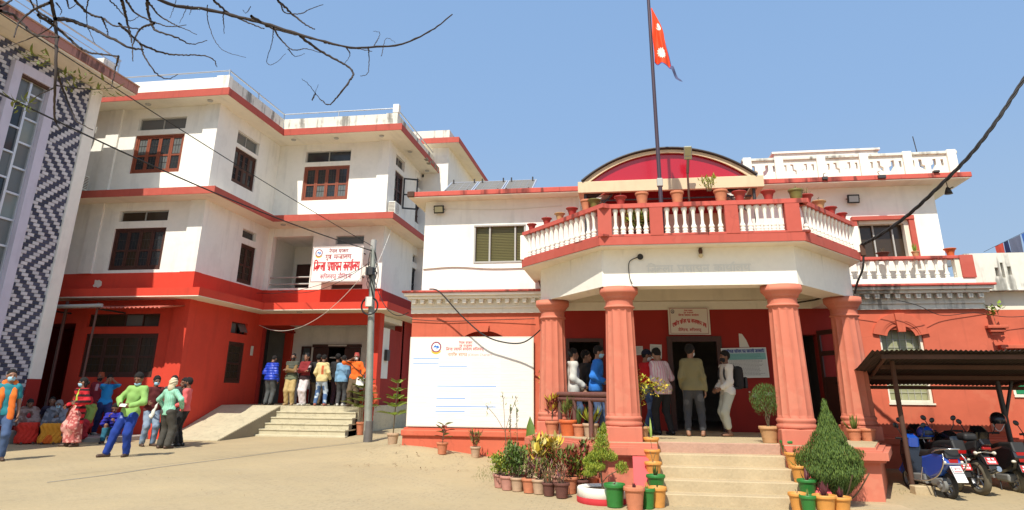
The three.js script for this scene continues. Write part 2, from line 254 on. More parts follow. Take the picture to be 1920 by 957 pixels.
// ---------------------------------------------------------------- windows
// a window sits in a Group at the middle of its sill on the face of the wall, +z outward
const dir = (plane) => (plane === 'x' ? Math.PI / 2 : 0);
function winGroup(parent, name, plane, a0, a1, y0, face) { const m = (a0 + a1) / 2; return plane === 'x' ? sub(parent, name, face, y0, m, Math.PI / 2) : sub(parent, name, m, y0, face); }
function timberWindow(parent, plane, a0, a1, y0, y1, face, { leaves = 4, wood = M.woodRed, glasses = [M.glass], depth = 0.1, open = false } = {}) {
  const g = winGroup(parent, 'window', plane, a0, a1, y0, face), W = Math.abs(a1 - a0), H = y1 - y0, z = -depth;
  part(g, 'frame', [B(-W / 2, -W / 2 + 0.07, 0, H, z - 0.06, z + 0.05), B(W / 2 - 0.07, W / 2, 0, H, z - 0.06, z + 0.05), B(-W / 2 + 0.07, W / 2 - 0.07, H - 0.07, H, z - 0.06, z + 0.05), B(-W / 2 + 0.07, W / 2 - 0.07, 0, 0.08, z - 0.06, z + 0.06)], wood);
  const lw = (W - 0.14) / leaves, top = H - 0.07, bot = 0.08, midY = bot + (top - bot) * 0.46, s = 0.062;
  for (let i = 0; i < leaves; i++) {
    const x0 = -W / 2 + 0.07 + i * lw + 0.004, x1 = x0 + lw - 0.008;
    part(g, 'shutter', [B(x0, x0 + s, bot, top, z - 0.02, z + 0.025), B(x1 - s, x1, bot, top, z - 0.02, z + 0.025), B(x0 + s, x1 - s, top - s, top, z - 0.02, z + 0.022), B(x0 + s, x1 - s, bot, bot + s * 1.3, z - 0.02, z + 0.022), B(x0 + s, x1 - s, midY - s / 2, midY + s / 2, z - 0.02, z + 0.022)], wood);
    for (const [b, t, k] of [[bot + s * 1.3, midY - s / 2, 0], [midY + s / 2, top - s, 1]]) {
      const gm = glasses[(i * 2 + k) % glasses.length];
      part(g, 'pane', B(x0 + s, x1 - s, b, t, z - 0.012, z - 0.004), gm);
    }
    const bars = []; for (let k = 1; k < 4; k++) bars.push(B(x0 + s, x1 - s, mix(bot, top, k / 4) - 0.006, mix(bot, top, k / 4) + 0.006, z - 0.002, z + 0.008));
    for (let k = 1; k < 3; k++) bars.push(B(mix(x0 + s, x1 - s, k / 3) - 0.005, mix(x0 + s, x1 - s, k / 3) + 0.005, bot, top, z - 0.001, z + 0.006));
    part(g, 'grille', bars, M.darkSteel);
  }
  return g;
}
function ventWindow(parent, plane, a0, a1, y0, y1, face, { panes = 2, frame = M.frameGrey, glasses = [M.glass], depth = 0.13, tilt = 0 } = {}) {
  const g = winGroup(parent, 'ventilation_window', plane, a0, a1, y0, face), W = Math.abs(a1 - a0), H = y1 - y0, z = -depth, f = 0.035;
  const fr = [B(-W / 2, W / 2, 0, f, z - 0.05, z + 0.02), B(-W / 2, W / 2, H - f, H, z - 0.05, z + 0.02)];
  for (let i = 0; i <= panes; i++) { const x = mix(-W / 2 + f / 2, W / 2 - f / 2, i / panes); fr.push(B(x - f / 2, x + f / 2, f, H - f, z - 0.05, z + 0.018)); }
  part(g, 'frame', fr, frame);
  for (let i = 0; i < panes; i++) { const p = B(mix(-W / 2, W / 2, i / panes) + f * 0.6, mix(-W / 2, W / 2, (i + 1) / panes) - f * 0.6, f, H - f, -0.006, 0.006); if (tilt && i === 1) p.translate(0, -H, 0).rotateX(-tilt).translate(0, H, 0.02); part(g, 'pane', p.translate(0, 0, z - 0.02), glasses[i % glasses.length]); }
  return g;
}
const hole = (a0, a1, y0, y1) => [Math.min(a0, a1), Math.max(a0, a1), y0, y1];

// ---------------------------------------------------------------- three storey office building (left)
const office = thing('office_building', 'three storey white office block with red floor bands and red ground floor', 'building', [-14, 0, -25]);
{
  const o = office, off = (g) => { const L = [].concat(g); L.forEach((q) => q.translate(14, 0, 25)); return L; };
  const P = (name, g, m, s) => part(o, name, off(g), m, s);
  const LWz = -20.98, LX = -13.93, RWz = -25.45, RX = -9.17;
  // front wall of the left wing
  const v3 = hole(-17.07, -15.2, 10.24, 10.7), w3 = hole(-17.09, -15.17, 8.62, 10.05), v2 = hole(-17.12, -15.28, 6.89, 7.26), w2 = hole(-17.2, -15.26, 5.22, 6.65), v1 = hole(-17.55, -14.95, 3.37, 3.78), w1 = hole(-17.5, -14.9, 1.8, 3.15);
  P('wall', [wallZ(-21, LX, 7.8, 11.07, LWz, 0.3, [v3, w3]), wallZ(-21, LX, 5.12, 7.55, LWz, 0.3, [v2, w2])], M.white);
  P('wall', [wallZ(-21, LX, 4.5, 5.12, LWz, 0.3), wallZ(-21, LX, -0.3, 4.22, LWz, 0.3, [v1, w1, hole(-20.6, -17.95, 0, 3.5)])], M.red);
  P('shade_recess', [B(-20.8, -17.75, -0.2, 3.7, -24.2, -24.0), B(-20.8, -20.62, -0.2, 3.7, -24, LWz - 0.301), B(-17.93, -17.75, -0.2, 3.7, -24, LWz - 0.301), B(-20.6, -17.94, 3.52, 3.7, -24, LWz - 0.301)], M.redDeep);  // recess added at the wall end, dark red inside to deepen the shade
  // pilasters at the corner, a fat step out of the wall
  P('pilaster', [B(-14.45, LX + 0.03, 7.8, 11.07, LWz - 0.28, LWz + 0.09), B(-14.45, LX + 0.03, 5.12, 7.55, LWz - 0.28, LWz + 0.09), B(-18.25, -17.75, 5.12, 7.55, LWz - 0.1, LWz + 0.07), B(-18.25, -17.75, 7.8, 11.07, LWz - 0.1, LWz + 0.07)], M.white);
  P('pilaster', [B(-14.45, LX + 0.03, 4.5, 5.12, LWz - 0.28, LWz + 0.09), B(-14.45, LX + 0.03, -0.3, 4.22, LWz - 0.28, LWz + 0.09)], M.red);
  // side wall of the left wing
  const sv3 = hole(-23.85, -22.26, 10.1, 10.6), sw3 = hole(-23.82, -22.25, 8.62, 9.95), sv2 = hole(-24.46, -23.48, 6.82, 7.14), sw2 = hole(-24.58, -23.5, 5.17, 6.6), sv1 = hole(-24.68, -23.57, 3.37, 3.77), sw1 = hole(-24.6, -23.55, 1.68, 3.08);
  P('wall', [wallX(-25.6, LWz - 0.28, 7.8, 11.07, LX, 0.3, [sv3, sw3]), wallX(-25.6, LWz - 0.28, 5.12, 7.55, LX, 0.3, [sv2, sw2])], M.white);
  P('wall', [wallX(-25.6, LWz - 0.28, 4.5, 5.12, LX, 0.3), wallX(-25.9, LWz - 0.28, -0.3, 4.22, LX, 0.3, [sv1, sw1])], M.red);
  // front wall of the right wing
  const rv3 = hole(-12.75, -10.8, 10.3, 10.78), rw3 = hole(-12.76, -10.8, 8.68, 10.12), bal = hole(-13.75, -12.05, 5.19, 7.23), rv2 = hole(-11.12, -9.96, 6.86, 7.2), slit = hole(-11.13, -9.88, 5.13, 5.3);
  P('wall', [wallZ(LX, RX, 7.8, 11.07, RWz, 0.3, [rv3, rw3]), wallZ(LX, RX, 5.19 - 0.07, 7.55, RWz, 0.3, [[bal[0], bal[1], 5.19, 7.23], rv2, slit])], M.white);
  P('wall', [wallZ(LX, RX, 4.5, 5.12, RWz, 0.3), B(LX, RX, 3.8, 4.22, RWz - 0.3, RWz)], M.red);
  P('column', [B(-13.99, -13.72, 5.13, 7.55, RWz - 0.2, RWz + 0.06)], M.white);
  P('pilaster', [B(-9.62, RX + 0.04, 7.8, 11.07, RWz - 0.28, RWz + 0.07), B(-9.62, RX + 0.04, 5.12, 7.55, RWz - 0.28, RWz + 0.07)], M.white);
  P('pillar', [RB(-9.5, -9.06, -0.3, 4.22, RWz - 0.42, RWz + 0.05, 0.015)], M.red);
  // right side of the right wing
  const gv3 = hole(-27.5, -26.33, 10.35, 10.82), gw3 = hole(-27.47, -26.33, 8.75, 10.13), gv3b = hole(-31, -29.35, 10.3, 10.72), gw3b = hole(-30.9, -29.35, 8.65, 9.45), gv2 = hole(-30.86, -29.35, 6.85, 7.18), gw2 = hole(-30.9, -29.36, 5.3, 6.6);
  P('wall', [wallX(-36, RWz - 0.28, 7.8, 11.07, RX, 0.3, [gv3, gw3, gv3b, gw3b]), wallX(-36, RWz - 0.28, 5.12, 7.55, RX, 0.3, [gv2, gw2])], M.white);
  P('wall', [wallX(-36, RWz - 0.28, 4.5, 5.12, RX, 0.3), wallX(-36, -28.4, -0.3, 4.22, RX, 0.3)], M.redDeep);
  // floor slabs with projecting red edges: pale underneath, red on the edge
  const plan = (cx, cr) => [[-21.5, -20.2], [cx, -20.2], [cx, -24.3], [cr, -24.3], [cr, -36.5], [-21.5, -36.5]];
  P('floor_slab', [slab(plan(-13.23, -8.36), 11.07, 11.335), slab(plan(-13.22, -8.48), 7.55, 7.795), slab(plan(-13.2, -8.46), 4.22, 4.245)], M.soffit);
  P('fascia', strip([[-21.5, -20.2], [-13.24, -20.2], [-13.24, -24.3], [-8.36, -24.3], [-8.36, -36.5]].map(([x, z]) => [x, z]), 11.075, 11.345, 0.05), M.trim);
  P('fascia', strip([[-21.5, -20.2], [-13.22, -20.2], [-13.22, -24.3], [-8.48, -24.3], [-8.48, -36.5]], 7.556, 7.805, 0.05), M.trim);
  P('fascia', [slab(plan(-13.19, -8.44), 4.247, 4.5)], M.red);
  // roof parapet, clean in front and mouldy on the side, with a pipe rail
  P('parapet', [B(-21.5, -13.75, 11.345, 11.86, -20.55, -20.38), RB(-13.85, -13.36, 11.345, 11.9, -20.58, -20.34, 0.01)], M.whiteOld);
  P('parapet', [B(-13.53, -13.38, 11.345, 11.86, -24.5, -20.59), B(-13.37, -9.0, 11.345, 11.86, -24.66, -24.5), RB(-9.05, -8.58, 11.345, 11.88, -24.7, -24.47, 0.01), B(-8.75, -8.6, 11.345, 11.86, -36.4, -24.71)], M.mould);
  const rail = [], RY = 12.12, rp = [[-21.5, -20.45], [-13.45, -20.45], [-13.45, -24.6], [-8.68, -24.6], [-8.68, -36.2]];
  for (let i = 0; i + 1 < rp.length; i++) rail.push(bar([rp[i][0], RY, rp[i][1]], [rp[i + 1][0], RY, rp[i + 1][1]], 0.028));
  for (const [x, z] of [[-13.45, -20.45], [-13.45, -22.5], [-13.45, -24.6], [-11.1, -24.6], [-8.68, -24.6], [-8.68, -28], [-8.68, -32], [-17.6, -20.45]]) rail.push(bar([x, 11.8, z], [x, RY + 0.04, z], 0.03));
  P('handrail', rail, M.steel);
  P('parapet', [RB(-8.8, -8.56, 11.9, 12.26, -24.72, -24.48, 0.02)], M.white);
  P('broken_edge', Array.from({ length: 14 }, (_, i) => RB(-8.46 - 0.08 * hash2(i, 1, 2), -8.32, 11.02 + 0.16 * hash2(i, 2, 2), 11.14 + 0.2 * hash2(i, 3, 2), -28.2 - i * 0.42, -28.0 - i * 0.42 + 0.2 * hash2(i, 4, 2), 0.03)), M.stone, true);
  { const s = []; for (let i = 0; i < 14; i++) { const a = (i / 14) * 6.283, q = 0.14 * (0.7 + 0.5 * hash2(i, 4, 5)); s.push([-17.45 + q * 1.2 * Math.cos(a), 4.78 + q * Math.sin(a)]); } P('bare_plaster', [poly(s, 0.006).translate(0, 0, LWz + 0.001)], M.cream); }
  // windows
  const at = (fn, plane, h, y0, y1, face, opt) => { const g = fn(o, plane, h[0], h[1], y0, y1, face, opt); g.position.x += 14; g.position.z += 25; return g; };
  const lace = [M.glass, M.glassGrey, M.glass, M.glass, M.glassGrey, M.glass];
  at(ventWindow, 'z', v3, v3[2], v3[3], LWz, { glasses: [M.glassGrey, M.glassGrey] }); at(timberWindow, 'z', w3, w3[2], w3[3], LWz, { glasses: lace });
  at(ventWindow, 'z', v2, v2[2], v2[3], LWz, { glasses: [M.glassBrown] }); at(timberWindow, 'z', w2, w2[2], w2[3], LWz, { wood: M.woodDark, glasses: [M.glass, M.glass, M.glassBrown] });
  at(ventWindow, 'z', v1, v1[2], v1[3], LWz, { panes: 4, frame: M.woodDark, glasses: [M.glassBrown, M.glassBrown, M.glassGrey] }); at(timberWindow, 'z', w1, w1[2], w1[3], LWz, { wood: M.woodDark, leaves: 4, glasses: [M.glassBrown] });
  at(ventWindow, 'x', sv3, sv3[2], sv3[3], LX, { glasses: [M.glassGrey] }); at(timberWindow, 'x', sw3, sw3[2], sw3[3], LX, { wood: M.woodDark, glasses: lace });
  at(ventWindow, 'x', sv2, sv2[2], sv2[3], LX, { panes: 1, glasses: [M.glass] }); at(timberWindow, 'x', sw2, sw2[2], sw2[3], LX, { wood: M.woodDark, leaves: 2, glasses: [M.glassBrown] });
  at(ventWindow, 'x', sv1, sv1[2], sv1[3], LX, { glasses: [M.glassGrey, M.glassGrey], frame: M.woodDark, tilt: 0.5 }); at(timberWindow, 'x', sw1, sw1[2], sw1[3], LX, { wood: M.woodDark, leaves: 1, glasses: [M.glassBrown], depth: 0.06 });
  at(ventWindow, 'z', rv3, rv3[2], rv3[3], RWz, {}); at(timberWindow, 'z', rw3, rw3[2], rw3[3], RWz, { glasses: [M.glass, M.glass, M.glassGrey, M.glass] });
  at(ventWindow, 'z', rv2, rv2[2], rv2[3], RWz, { glasses: [M.glassGrey], panes: 1 }); P('pane', B(slit[0], slit[1], slit[2], slit[3], RWz - 0.1, RWz - 0.08), M.woodDark);
  at(ventWindow, 'x', gv3, gv3[2], gv3[3], RX, {}); at(timberWindow, 'x', gw3, gw3[2], gw3[3], RX, { wood: M.woodDark, leaves: 2 });
  at(ventWindow, 'x', gv3b, gv3b[2], gv3b[3], RX, {}); at(timberWindow, 'x', gw3b, gw3b[2], gw3b[3], RX, { wood: M.woodDark, leaves: 4 });
  at(ventWindow, 'x', gv2, gv2[2], gv2[3], RX, {}); at(timberWindow, 'x', gw2, gw2[2], gw2[3], RX, { wood: M.black, leaves: 3 });
  { // the open casement on the right side, swung out
    const c = sub(o, 'casement', RX + 14, 8.75, -27.47 + 25, 0.45), W = 0.62, H = 1.36;
    part(c, 'frame', [B(0, 0.06, 0, H, -0.02, 0.02), B(W - 0.06, W, 0, H, -0.02, 0.02), B(0.06, W - 0.06, H - 0.06, H, -0.018, 0.018), B(0.06, W - 0.06, 0, 0.06, -0.018, 0.018), B(0.06, W - 0.06, 0.6, 0.66, -0.018, 0.018)], M.black);
  }
  // recessed balcony in the right wing
  P('balcony_recess', [B(-14, -11.9, 5.0, 5.14, -28.0, RWz - 0.3), B(-12.05, -11.9, 5.14, 7.3, -28, RWz - 0.3), B(-14.1, -13.99, 5.14, 7.3, -28, RWz - 0.301), B(-14, -11.9, 7.3, 7.5, -28, RWz - 0.3)], M.white);
  P('balcony_recess', [wallZ(-14, -11.9, 5.14, 7.3, -27.9, 0.15, [hole(-13.85, -13.0, 5.16, 6.55)])], M.white);
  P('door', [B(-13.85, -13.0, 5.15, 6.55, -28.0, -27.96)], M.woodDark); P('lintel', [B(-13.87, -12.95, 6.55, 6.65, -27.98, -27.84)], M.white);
  P('handrail', [bar([-13.75, 5.62, RWz - 0.08], [-12.05, 5.62, RWz - 0.08], 0.03), bar([-13.75, 5.36, RWz - 0.08], [-12.05, 5.36, RWz - 0.08], 0.03)], M.frameGrey);
  // ceiling lamps under the soffits
  for (const [x, y, z] of [[-14.1, 11.07, -20.55], [-16.5, 11.07, -20.55], [-13.0, 11.07, -24.75], [-11.2, 11.07, -24.8], [-9.3, 11.07, -24.8], [-8.75, 11.07, -26.8], [-8.75, 11.07, -29.5], [-13.0, 7.55, -24.7], [-12.0, 4.22, -24.8]]) P('ceiling_lamp', cyl(0.09, 0.1, 0.035, x, y - 0.045, z), M.frameGrey);
  // entrance: dim lobby behind the open front, marble steps and a ramp
  const fl = 0.955;
  P('porch_floor', [B(-13.9, -8.95, -0.3, fl, -28.9, -23.6)], M.marble);
  P('lobby_wall', [wallZ(-14.2, RX, fl, 4.2, -28.5, 0.2, [hole(-13.0, -10.9, fl, 3.18), hole(-13.48, -13.1, 1.2, 3.16)])], M.white);
  P('lobby_wall', [B(-13.9, RX, 4.0, 4.2, -28.4, -25.78), B(-9.35, -9.165, 1.9, 3.75, -26.9, -25.9)], M.white); P('lobby_wall', [B(-9.35, -9.165, 1.9, 3.75, -28.4, -26.901)], M.redDeep); P('meter_box', [RB(-9.17, -9.05, 2.55, 2.95, -26.75, -26.4, 0.01)], M.darkSteel);
  P('dado', [B(-12.999 - 0.5, -13.01, fl, 1.5, -28.5, -28.47), B(-10.89, RX - 0.02, fl, 1.5, -28.5, -28.47), B(-9.36, -9.16, fl, 1.9, -28.4, -25.9)], M.redDeep);
  P('room', roomBox(-13.6, -9.6, fl, 3.9, -28.702, -35), M.slabGrey);
  P('door', [B(-12.98, -12.3, fl, 3.15, -28.52, -28.46), B(-11.6, -10.92, fl, 3.15, -28.52, -28.46), B(-13.02, -10.88, 3.16, 3.28, -28.52, -28.42)], M.woodDark);
  P('room', [B(-18.2, -18, fl, 3.9, -29, -25.5), B(-18, LX - 0.31, fl, 3.9, -29, -28.75), B(-18, LX - 0.31, fl, 3.9, -25.7, -25.5), B(-18.2, LX - 0.31, 3.9, 4.0, -29, -25.5), B(-18.2, LX - 0.005, fl - 0.1, fl - 0.002, -29, -25.5)], M.slabGrey); P('wall', [B(LX - 0.3, LX, fl, 4.21, -28.6, -28.3), B(LX - 0.3, LX, 3.73, 4.21, -28.3, -25.9)], M.red);
  P('folding_gate', Array.from({ length: 7 }, (_, i) => B(LX - 0.12, LX - 0.06, fl, 3.7, -25.98 - i * 0.09, -25.95 - i * 0.09)), M.darkSteel, true);
  P('door_frame', [B(-13.94, -13.82, fl, 3.8, -25.93, -25.82), B(-13.94, -13.82, 3.72, 3.8, -28.4, -25.93)], M.redDeep);
  P('cabinet', [B(-13.48, -13.1, 1.2, 3.16, -28.66, -28.6)], M.glassGrey); P('cabinet_frame', [B(-13.5, -13.46, 1.15, 3.2, -28.56, -28.44), B(-13.12, -13.08, 1.15, 3.2, -28.56, -28.44), B(-13.46, -13.12, 3.14, 3.2, -28.56, -28.44), B(-13.46, -13.12, 2.2, 2.26, -28.56, -28.44)], M.woodDark);
  P('tube_lamp', [B(-12.2, -11.6, 2.72, 2.77, -28.45, -28.4), B(-12.3, -11.5, 3.2, 3.26, -28.41, -28.36)], M.plastic);
  P('plinth', [RB(-13.9, -9.5, -0.2, 0.9, -28.4, -25.3, 0.01)], M.marble);
  const steps = sub(o, 'steps', 14, 0, 25);
  for (let k = 0; k < 5; k++) {
    const y1 = 0.09 + (k + 1) * 0.173, z1 = -22.62 - k * 0.27, x0 = mix(-12.1, -11.72, k / 4);
    const n = 4; for (let q = 0; q < n; q++) { const a = mix(x0, -8.98, q / n), b = mix(x0, -8.98, (q + 1) / n); part(steps, 'tile', RB(a + 0.002, b - 0.002, y1 - 0.04, y1, -24.0, z1 + 0.025, 0.006), M.marble); part(steps, 'tile', B(a + 0.002, b - 0.002, y1 - 0.173, y1 - 0.041, z1 - 0.02, z1), M.marble); }
    part(steps, 'step', B(x0 + 0.002, -8.985, -0.3, y1 - 0.042, -24, z1 - 0.022), M.stone);
  }
  part(steps, 'kerb', RB(-12.3, -8.9, -0.2, 0.1, -22.65, -22.45, 0.02), M.marble);
  const ramp = sub(o, 'ramp', 14, 0, 25);
  { // ramp wedge with a ribbed tile face
    const rx = (t) => mix(-12.2, -11.74, t), n = 34;
    const w = poly([[20.75, -0.3], [20.75, 0.02], [23.6, fl - 0.03], [24.2, fl - 0.03], [24.2, -0.3]], 1.98).rotateY(Math.PI / 2).translate(-13.92, 0, 0);
    const p = w.attributes.position; for (let i = 0; i < p.count; i++) if (p.getX(i) > -13) p.setX(i, rx(clamp((-p.getZ(i) - 20.75) / 2.85)) - 0.006);
    part(ramp, 'wedge', w, M.stone);
    for (let k = 0; k < n; k++) { const t = k / n, t2 = (k + 0.94) / n, z = mix(-20.72, -23.6, t), z2 = mix(-20.72, -23.6, t2), y = mix(0.02, fl, t), y2 = mix(0.02, fl, t2), x = rx(t);
      const g = new THREE.BufferGeometry(), q = [[-13.91, y, z], [x, y, z], [x, y2, z2], [-13.91, y2, z2]], lo = 0.035, vs = []; 
      const quad = (a, b, c, d) => vs.push(...a, ...b, ...c, ...a, ...c, ...d); const dn = (v) => [v[0], v[1] - lo, v[2]];
      quad(q[0], q[1], q[2], q[3]); quad(dn(q[0]), dn(q[1]), q[1], q[0]); quad(dn(q[1]), dn(q[2]), q[2], q[1]); quad(q[3], q[2], dn(q[2]), dn(q[3]));
      g.setAttribute('position', new THREE.Float32BufferAttribute(vs, 3)); g.computeVertexNormals(); part(ramp, 'tile', g, M.marble); }
  }
  // corrugated awning over the left windows with a pipe along its lip
  const aw = sub(o, 'awning', 14, 0, 25);
  { const g = new THREE.PlaneGeometry(4.6, 1.25, 92, 1).rotateX(-Math.PI / 2), p = g.attributes.position; for (let i = 0; i < p.count; i++) { const x = p.getX(i), z = p.getZ(i); p.setY(i, 0.028 * Math.sin(x * 44) - 0.16 * (z + 0.62)); } g.computeVertexNormals(); g.rotateY(0.0).translate(-16.35, 4.02, -20.3); part(aw, 'corrugated_sheet', g, Object.assign(M.sheetRed.clone(), { side: THREE.DoubleSide })); }
  part(aw, 'gutter', [bar([-18.9, 3.86, -19.72], [-16.1, 3.9, -19.72], 0.06, 12)], M.pvc);
  part(aw, 'bracket', [bar([-18.2, 3.8, -19.75], [-18.2, 3.8, -20.95], 0.03), bar([-16.2, 3.8, -19.75], [-16.2, 3.8, -20.95], 0.03)], M.darkSteel);
  P('drain_pipe', [bar([-17.75, 0, -20.2], [-17.75, 4.1, -20.2], 0.05, 10), bar([-16.45, 0.1, -19.9], [-16.3, 4.0, -19.8], 0.035, 10)], M.pipeRed);
  P('drain_pipe', [tube([[-19.0, 8.1, -20.6], [-18.6, 9.2, -20.6], [-18.45, 9.6, -20.6], [-18.4, 10.3, -20.6]], 0.03), tube([[-19.2, 8.0, -20.6], [-18.8, 8.7, -20.6], [-18.5, 9.4, -20.6], [-18.42, 10.0, -20.6]], 0.02)], M.pvc);
  P('rear_wall', [B(-21.5, -21.25, -0.3, 11.06, -36.2, -20.98), B(-21.2, -9.2, -0.3, 11.06, -36.3, -36.05)], M.white);
}
// taller stair block seen behind
const stair = thing('stair_block', 'white stair block with red roof edge rising behind the office block', 'building', [-9.5, 0, -33]);
{
  const P = (n, g, m) => part(stair, n, [].concat(g).map((q) => q.translate(9.5, 0, 33)), m);
  P('wall', [wallZ(-12, -7.9, 0, 12.32, -30, 0.25, [hole(-9.35, -9.05, 10.9, 11.5)]), wallX(-40, -30.25, 0, 12.32, -7.9, 0.25)], M.white);
  P('window', B(-9.35, -9.05, 10.9, 11.5, -30.2, -30.15), M.glass);
  P('roof_slab', [slab([[-12.5, -29.4], [-7.3, -29.4], [-7.3, -40], [-12.5, -40]], 12.32, 12.34)], M.soffit);
  P('fascia', [slab([[-12.5, -29.38], [-7.28, -29.38], [-7.28, -40], [-12.5, -40]], 12.342, 12.6)], M.trim);
  P('parapet', [B(-12, -7.9, 12.6, 13.2, -30.2, -30), B(-8.1, -7.9, 12.6, 13.2, -39, -30.201)], M.mould);
}

// ---------------------------------------------------------------- building with brick facing (far left)
const brickHouse = thing('brick_faced_building', 'tall building faced in grey and white zigzag brick at the left edge', 'building', [-17.2, 0, -19.1]);
{
  const X = -17.2, P = (n, g, m, s) => part(brickHouse, n, [].concat(g).map((q) => q.translate(17.2, 0, 19.1)), m, s);
  P('wall', [wallX(-18.95, -6, 0, 10.95, X - 0.02, 0.3, [hole(-17.05, -15.85, 0.9, 10.2)]), B(-24, X - 0.33, 0, 10.95, -19.0, -18.7)], M.slabGrey);
  P('pilaster', [RB(X - 0.35, X + 0.07, 1.7, 10.95, -19.12, -18.66, 0.01)], M.white);
  P('pilaster', [RB(X - 0.35, X + 0.075, -0.2, 1.7, -19.125, -18.655, 0.01), B(X - 0.3, X + 0.03, -0.2, 0.45, -18.65, -6)], M.redDeep);
  P('window_surround', [RB(X - 0.15, X + 0.16, 0.6, 10.42, -17.3, -16.98, 0.01), RB(X - 0.15, X + 0.16, 0.6, 10.42, -15.92, -15.62, 0.01), RB(X - 0.15, X + 0.158, 10.14, 10.44, -16.98, -15.92, 0.01), RB(X - 0.15, X + 0.158, 0.55, 0.85, -16.98, -15.92, 0.01)], M.lavender);
  P('lintel_strip', [B(X + 0.02, X + 0.1, 10.06, 10.14, -16.97, -15.93)], M.rust);
  const w = sub(brickHouse, 'window', 0, 0, 19.1);
  const fr = [B(-0.06, 0.03, 0.85, 10.06, -16.46, -16.38), B(-0.06, 0.02, 0.85, 10.06, -16.97, -16.92), B(-0.06, 0.02, 0.85, 10.06, -15.98, -15.93)], pan = [M.glass, M.glassGrey, M.glassGrey, mat(0.2, 0.23, 0.22, { rough: 0.12 })];
  for (let k = 0; k < 13; k++) { const y = 9.7 - k * 0.745; if (y < 0.9) continue; fr.push(B(-0.05, 0.018, y - 0.028, y + 0.028, -16.92, -16.46), B(-0.05, 0.018, y - 0.37 - 0.028, y - 0.37 + 0.028, -16.38, -15.98)); }
  part(w, 'frame', fr, M.alu);
  for (let k = 0; k < 13; k++) { const y = 9.7 - k * 0.745, t = k ? y + 0.717 : 10.06; if (y < 0.9) continue; part(w, 'pane', B(-0.04, -0.03, y + 0.028, t, -16.92, -16.46), pan[1 + (k * 7) % 3]); part(w, 'pane', B(-0.04, -0.03, Math.max(0.86, y - 0.342), Math.min(10.06, y + 0.346), -16.38, -15.98), pan[k % 3 ? 0 : 1]); }
  // thin facing bricks, each proud of the mortar, white ones stepping half a brick per course in a zigzag
  const L = 0.24, H = 0.105, geo = prep(new RoundedBoxGeometry(0.024, H - 0.014, L - 0.012, 1, 0.003)); const whites = [0, 1, 2].map((i) => mat(0.60 + i * 0.05, 0.60 + i * 0.05, 0.64 + i * 0.05, { map: T.worn })), greys = [0, 1, 2].map((i) => mat(0.055 + i * 0.018, 0.062 + i * 0.018, 0.105 + i * 0.025, { map: T.concrete }));
  const cuts = new Map(), rest = { w: [], g: [] }; let kept = 0;
  const shift = (r) => { const k = Math.floor(r / 9), m = r % 9; return k % 2 ? 9 - m : m; };
  const lay = (z0, z1, y0, y1, near) => {
    for (let r = 0; r * H < 10.94; r++) {
      const yc = r * H + H / 2; if (yc < y0 || yc > y1) continue; const s = shift(r), first = Math.floor((z0 - 1) / L) - 6;
      for (let i = first; i * L < z1 + 2; i++) {
        let a = i * L + s * L / 2, b = a + L; const isW = (((i % 2) + 2) % 2) === 0; a = Math.max(a, z0); b = Math.min(b, z1); if (b - a < 0.05) continue;
        const zc = (a + b) / 2, len = b - a;
        if (near && isW && kept < 300 && yc > 1.2) { const key = Math.round(len * 50); if (!cuts.has(key)) cuts.set(key, geo.clone().scale(1, 1, (len - 0.012) / (L - 0.012))); const q = cuts.get(key); q.userData = { ready: true, uv: true }; const m = new THREE.Mesh(q, whites[Math.floor(rnd() * 3)]); m.name = numbered('brick'); m.position.set(0, yc, zc + 19.1); brickHouse.add(m); kept++; }
        else (isW ? rest.w : rest.g).push([yc, zc, (len - 0.012) / (L - 0.012)]);
      }
    }
  };
  lay(-18.66, -17.3, 0.45, 10.95, true); lay(-17.3, -15.62, 10.44, 10.95, true); lay(-15.62, -13, 0.45, 10.95, false);
  const mk = (arr, mats) => mats.forEach((m, q) => { const list = arr.filter((_, i) => i % mats.length === q), im = new THREE.InstancedMesh(geo, m, list.length); list.forEach(([y, z, s], i) => im.setMatrixAt(i, new THREE.Matrix4().compose(V3(0, y, z + 19.1), new THREE.Quaternion(), V3(1, 1, s)))); im.name = 'brickwork'; im.userData.kind = 'stuff'; brickHouse.add(im); });
  mk(rest.g, greys); mk(rest.w, whites);
  // roof with a broad flaking fascia
  P('roof_slab', [slab([[-26, -19.56], [-16.26, -19.56], [-16.26, -4], [-26, -4]], 10.95, 11.0)], M.soffit);
  P('fascia', [slab([[-26, -19.6], [-16.22, -19.6], [-16.22, -4], [-26, -4]], 11.003, 11.27)], M.fasciaOld);
  P('roof_edge', [slab([[-26, -19.63], [-16.19, -19.63], [-16.19, -4], [-26, -4]], 11.273, 11.31)], M.stepPink);
  P('handrail', [12.0, 11.78, 11.56].map((y, i) => bar([-16.6, y, -19.0], [-16.6, y, -6], i ? 0.014 : 0.028)).concat([-18.95, -16.2, -13.4, -10.6].map((z) => bar([-16.6, 11.3, z], [-16.6, 12.02, z], 0.028))), M.steel);
  P('roof_box', [RB(-17.4, -16.9, 11.31, 11.95, -19.2, -18.6, 0.02)], M.mould);
}
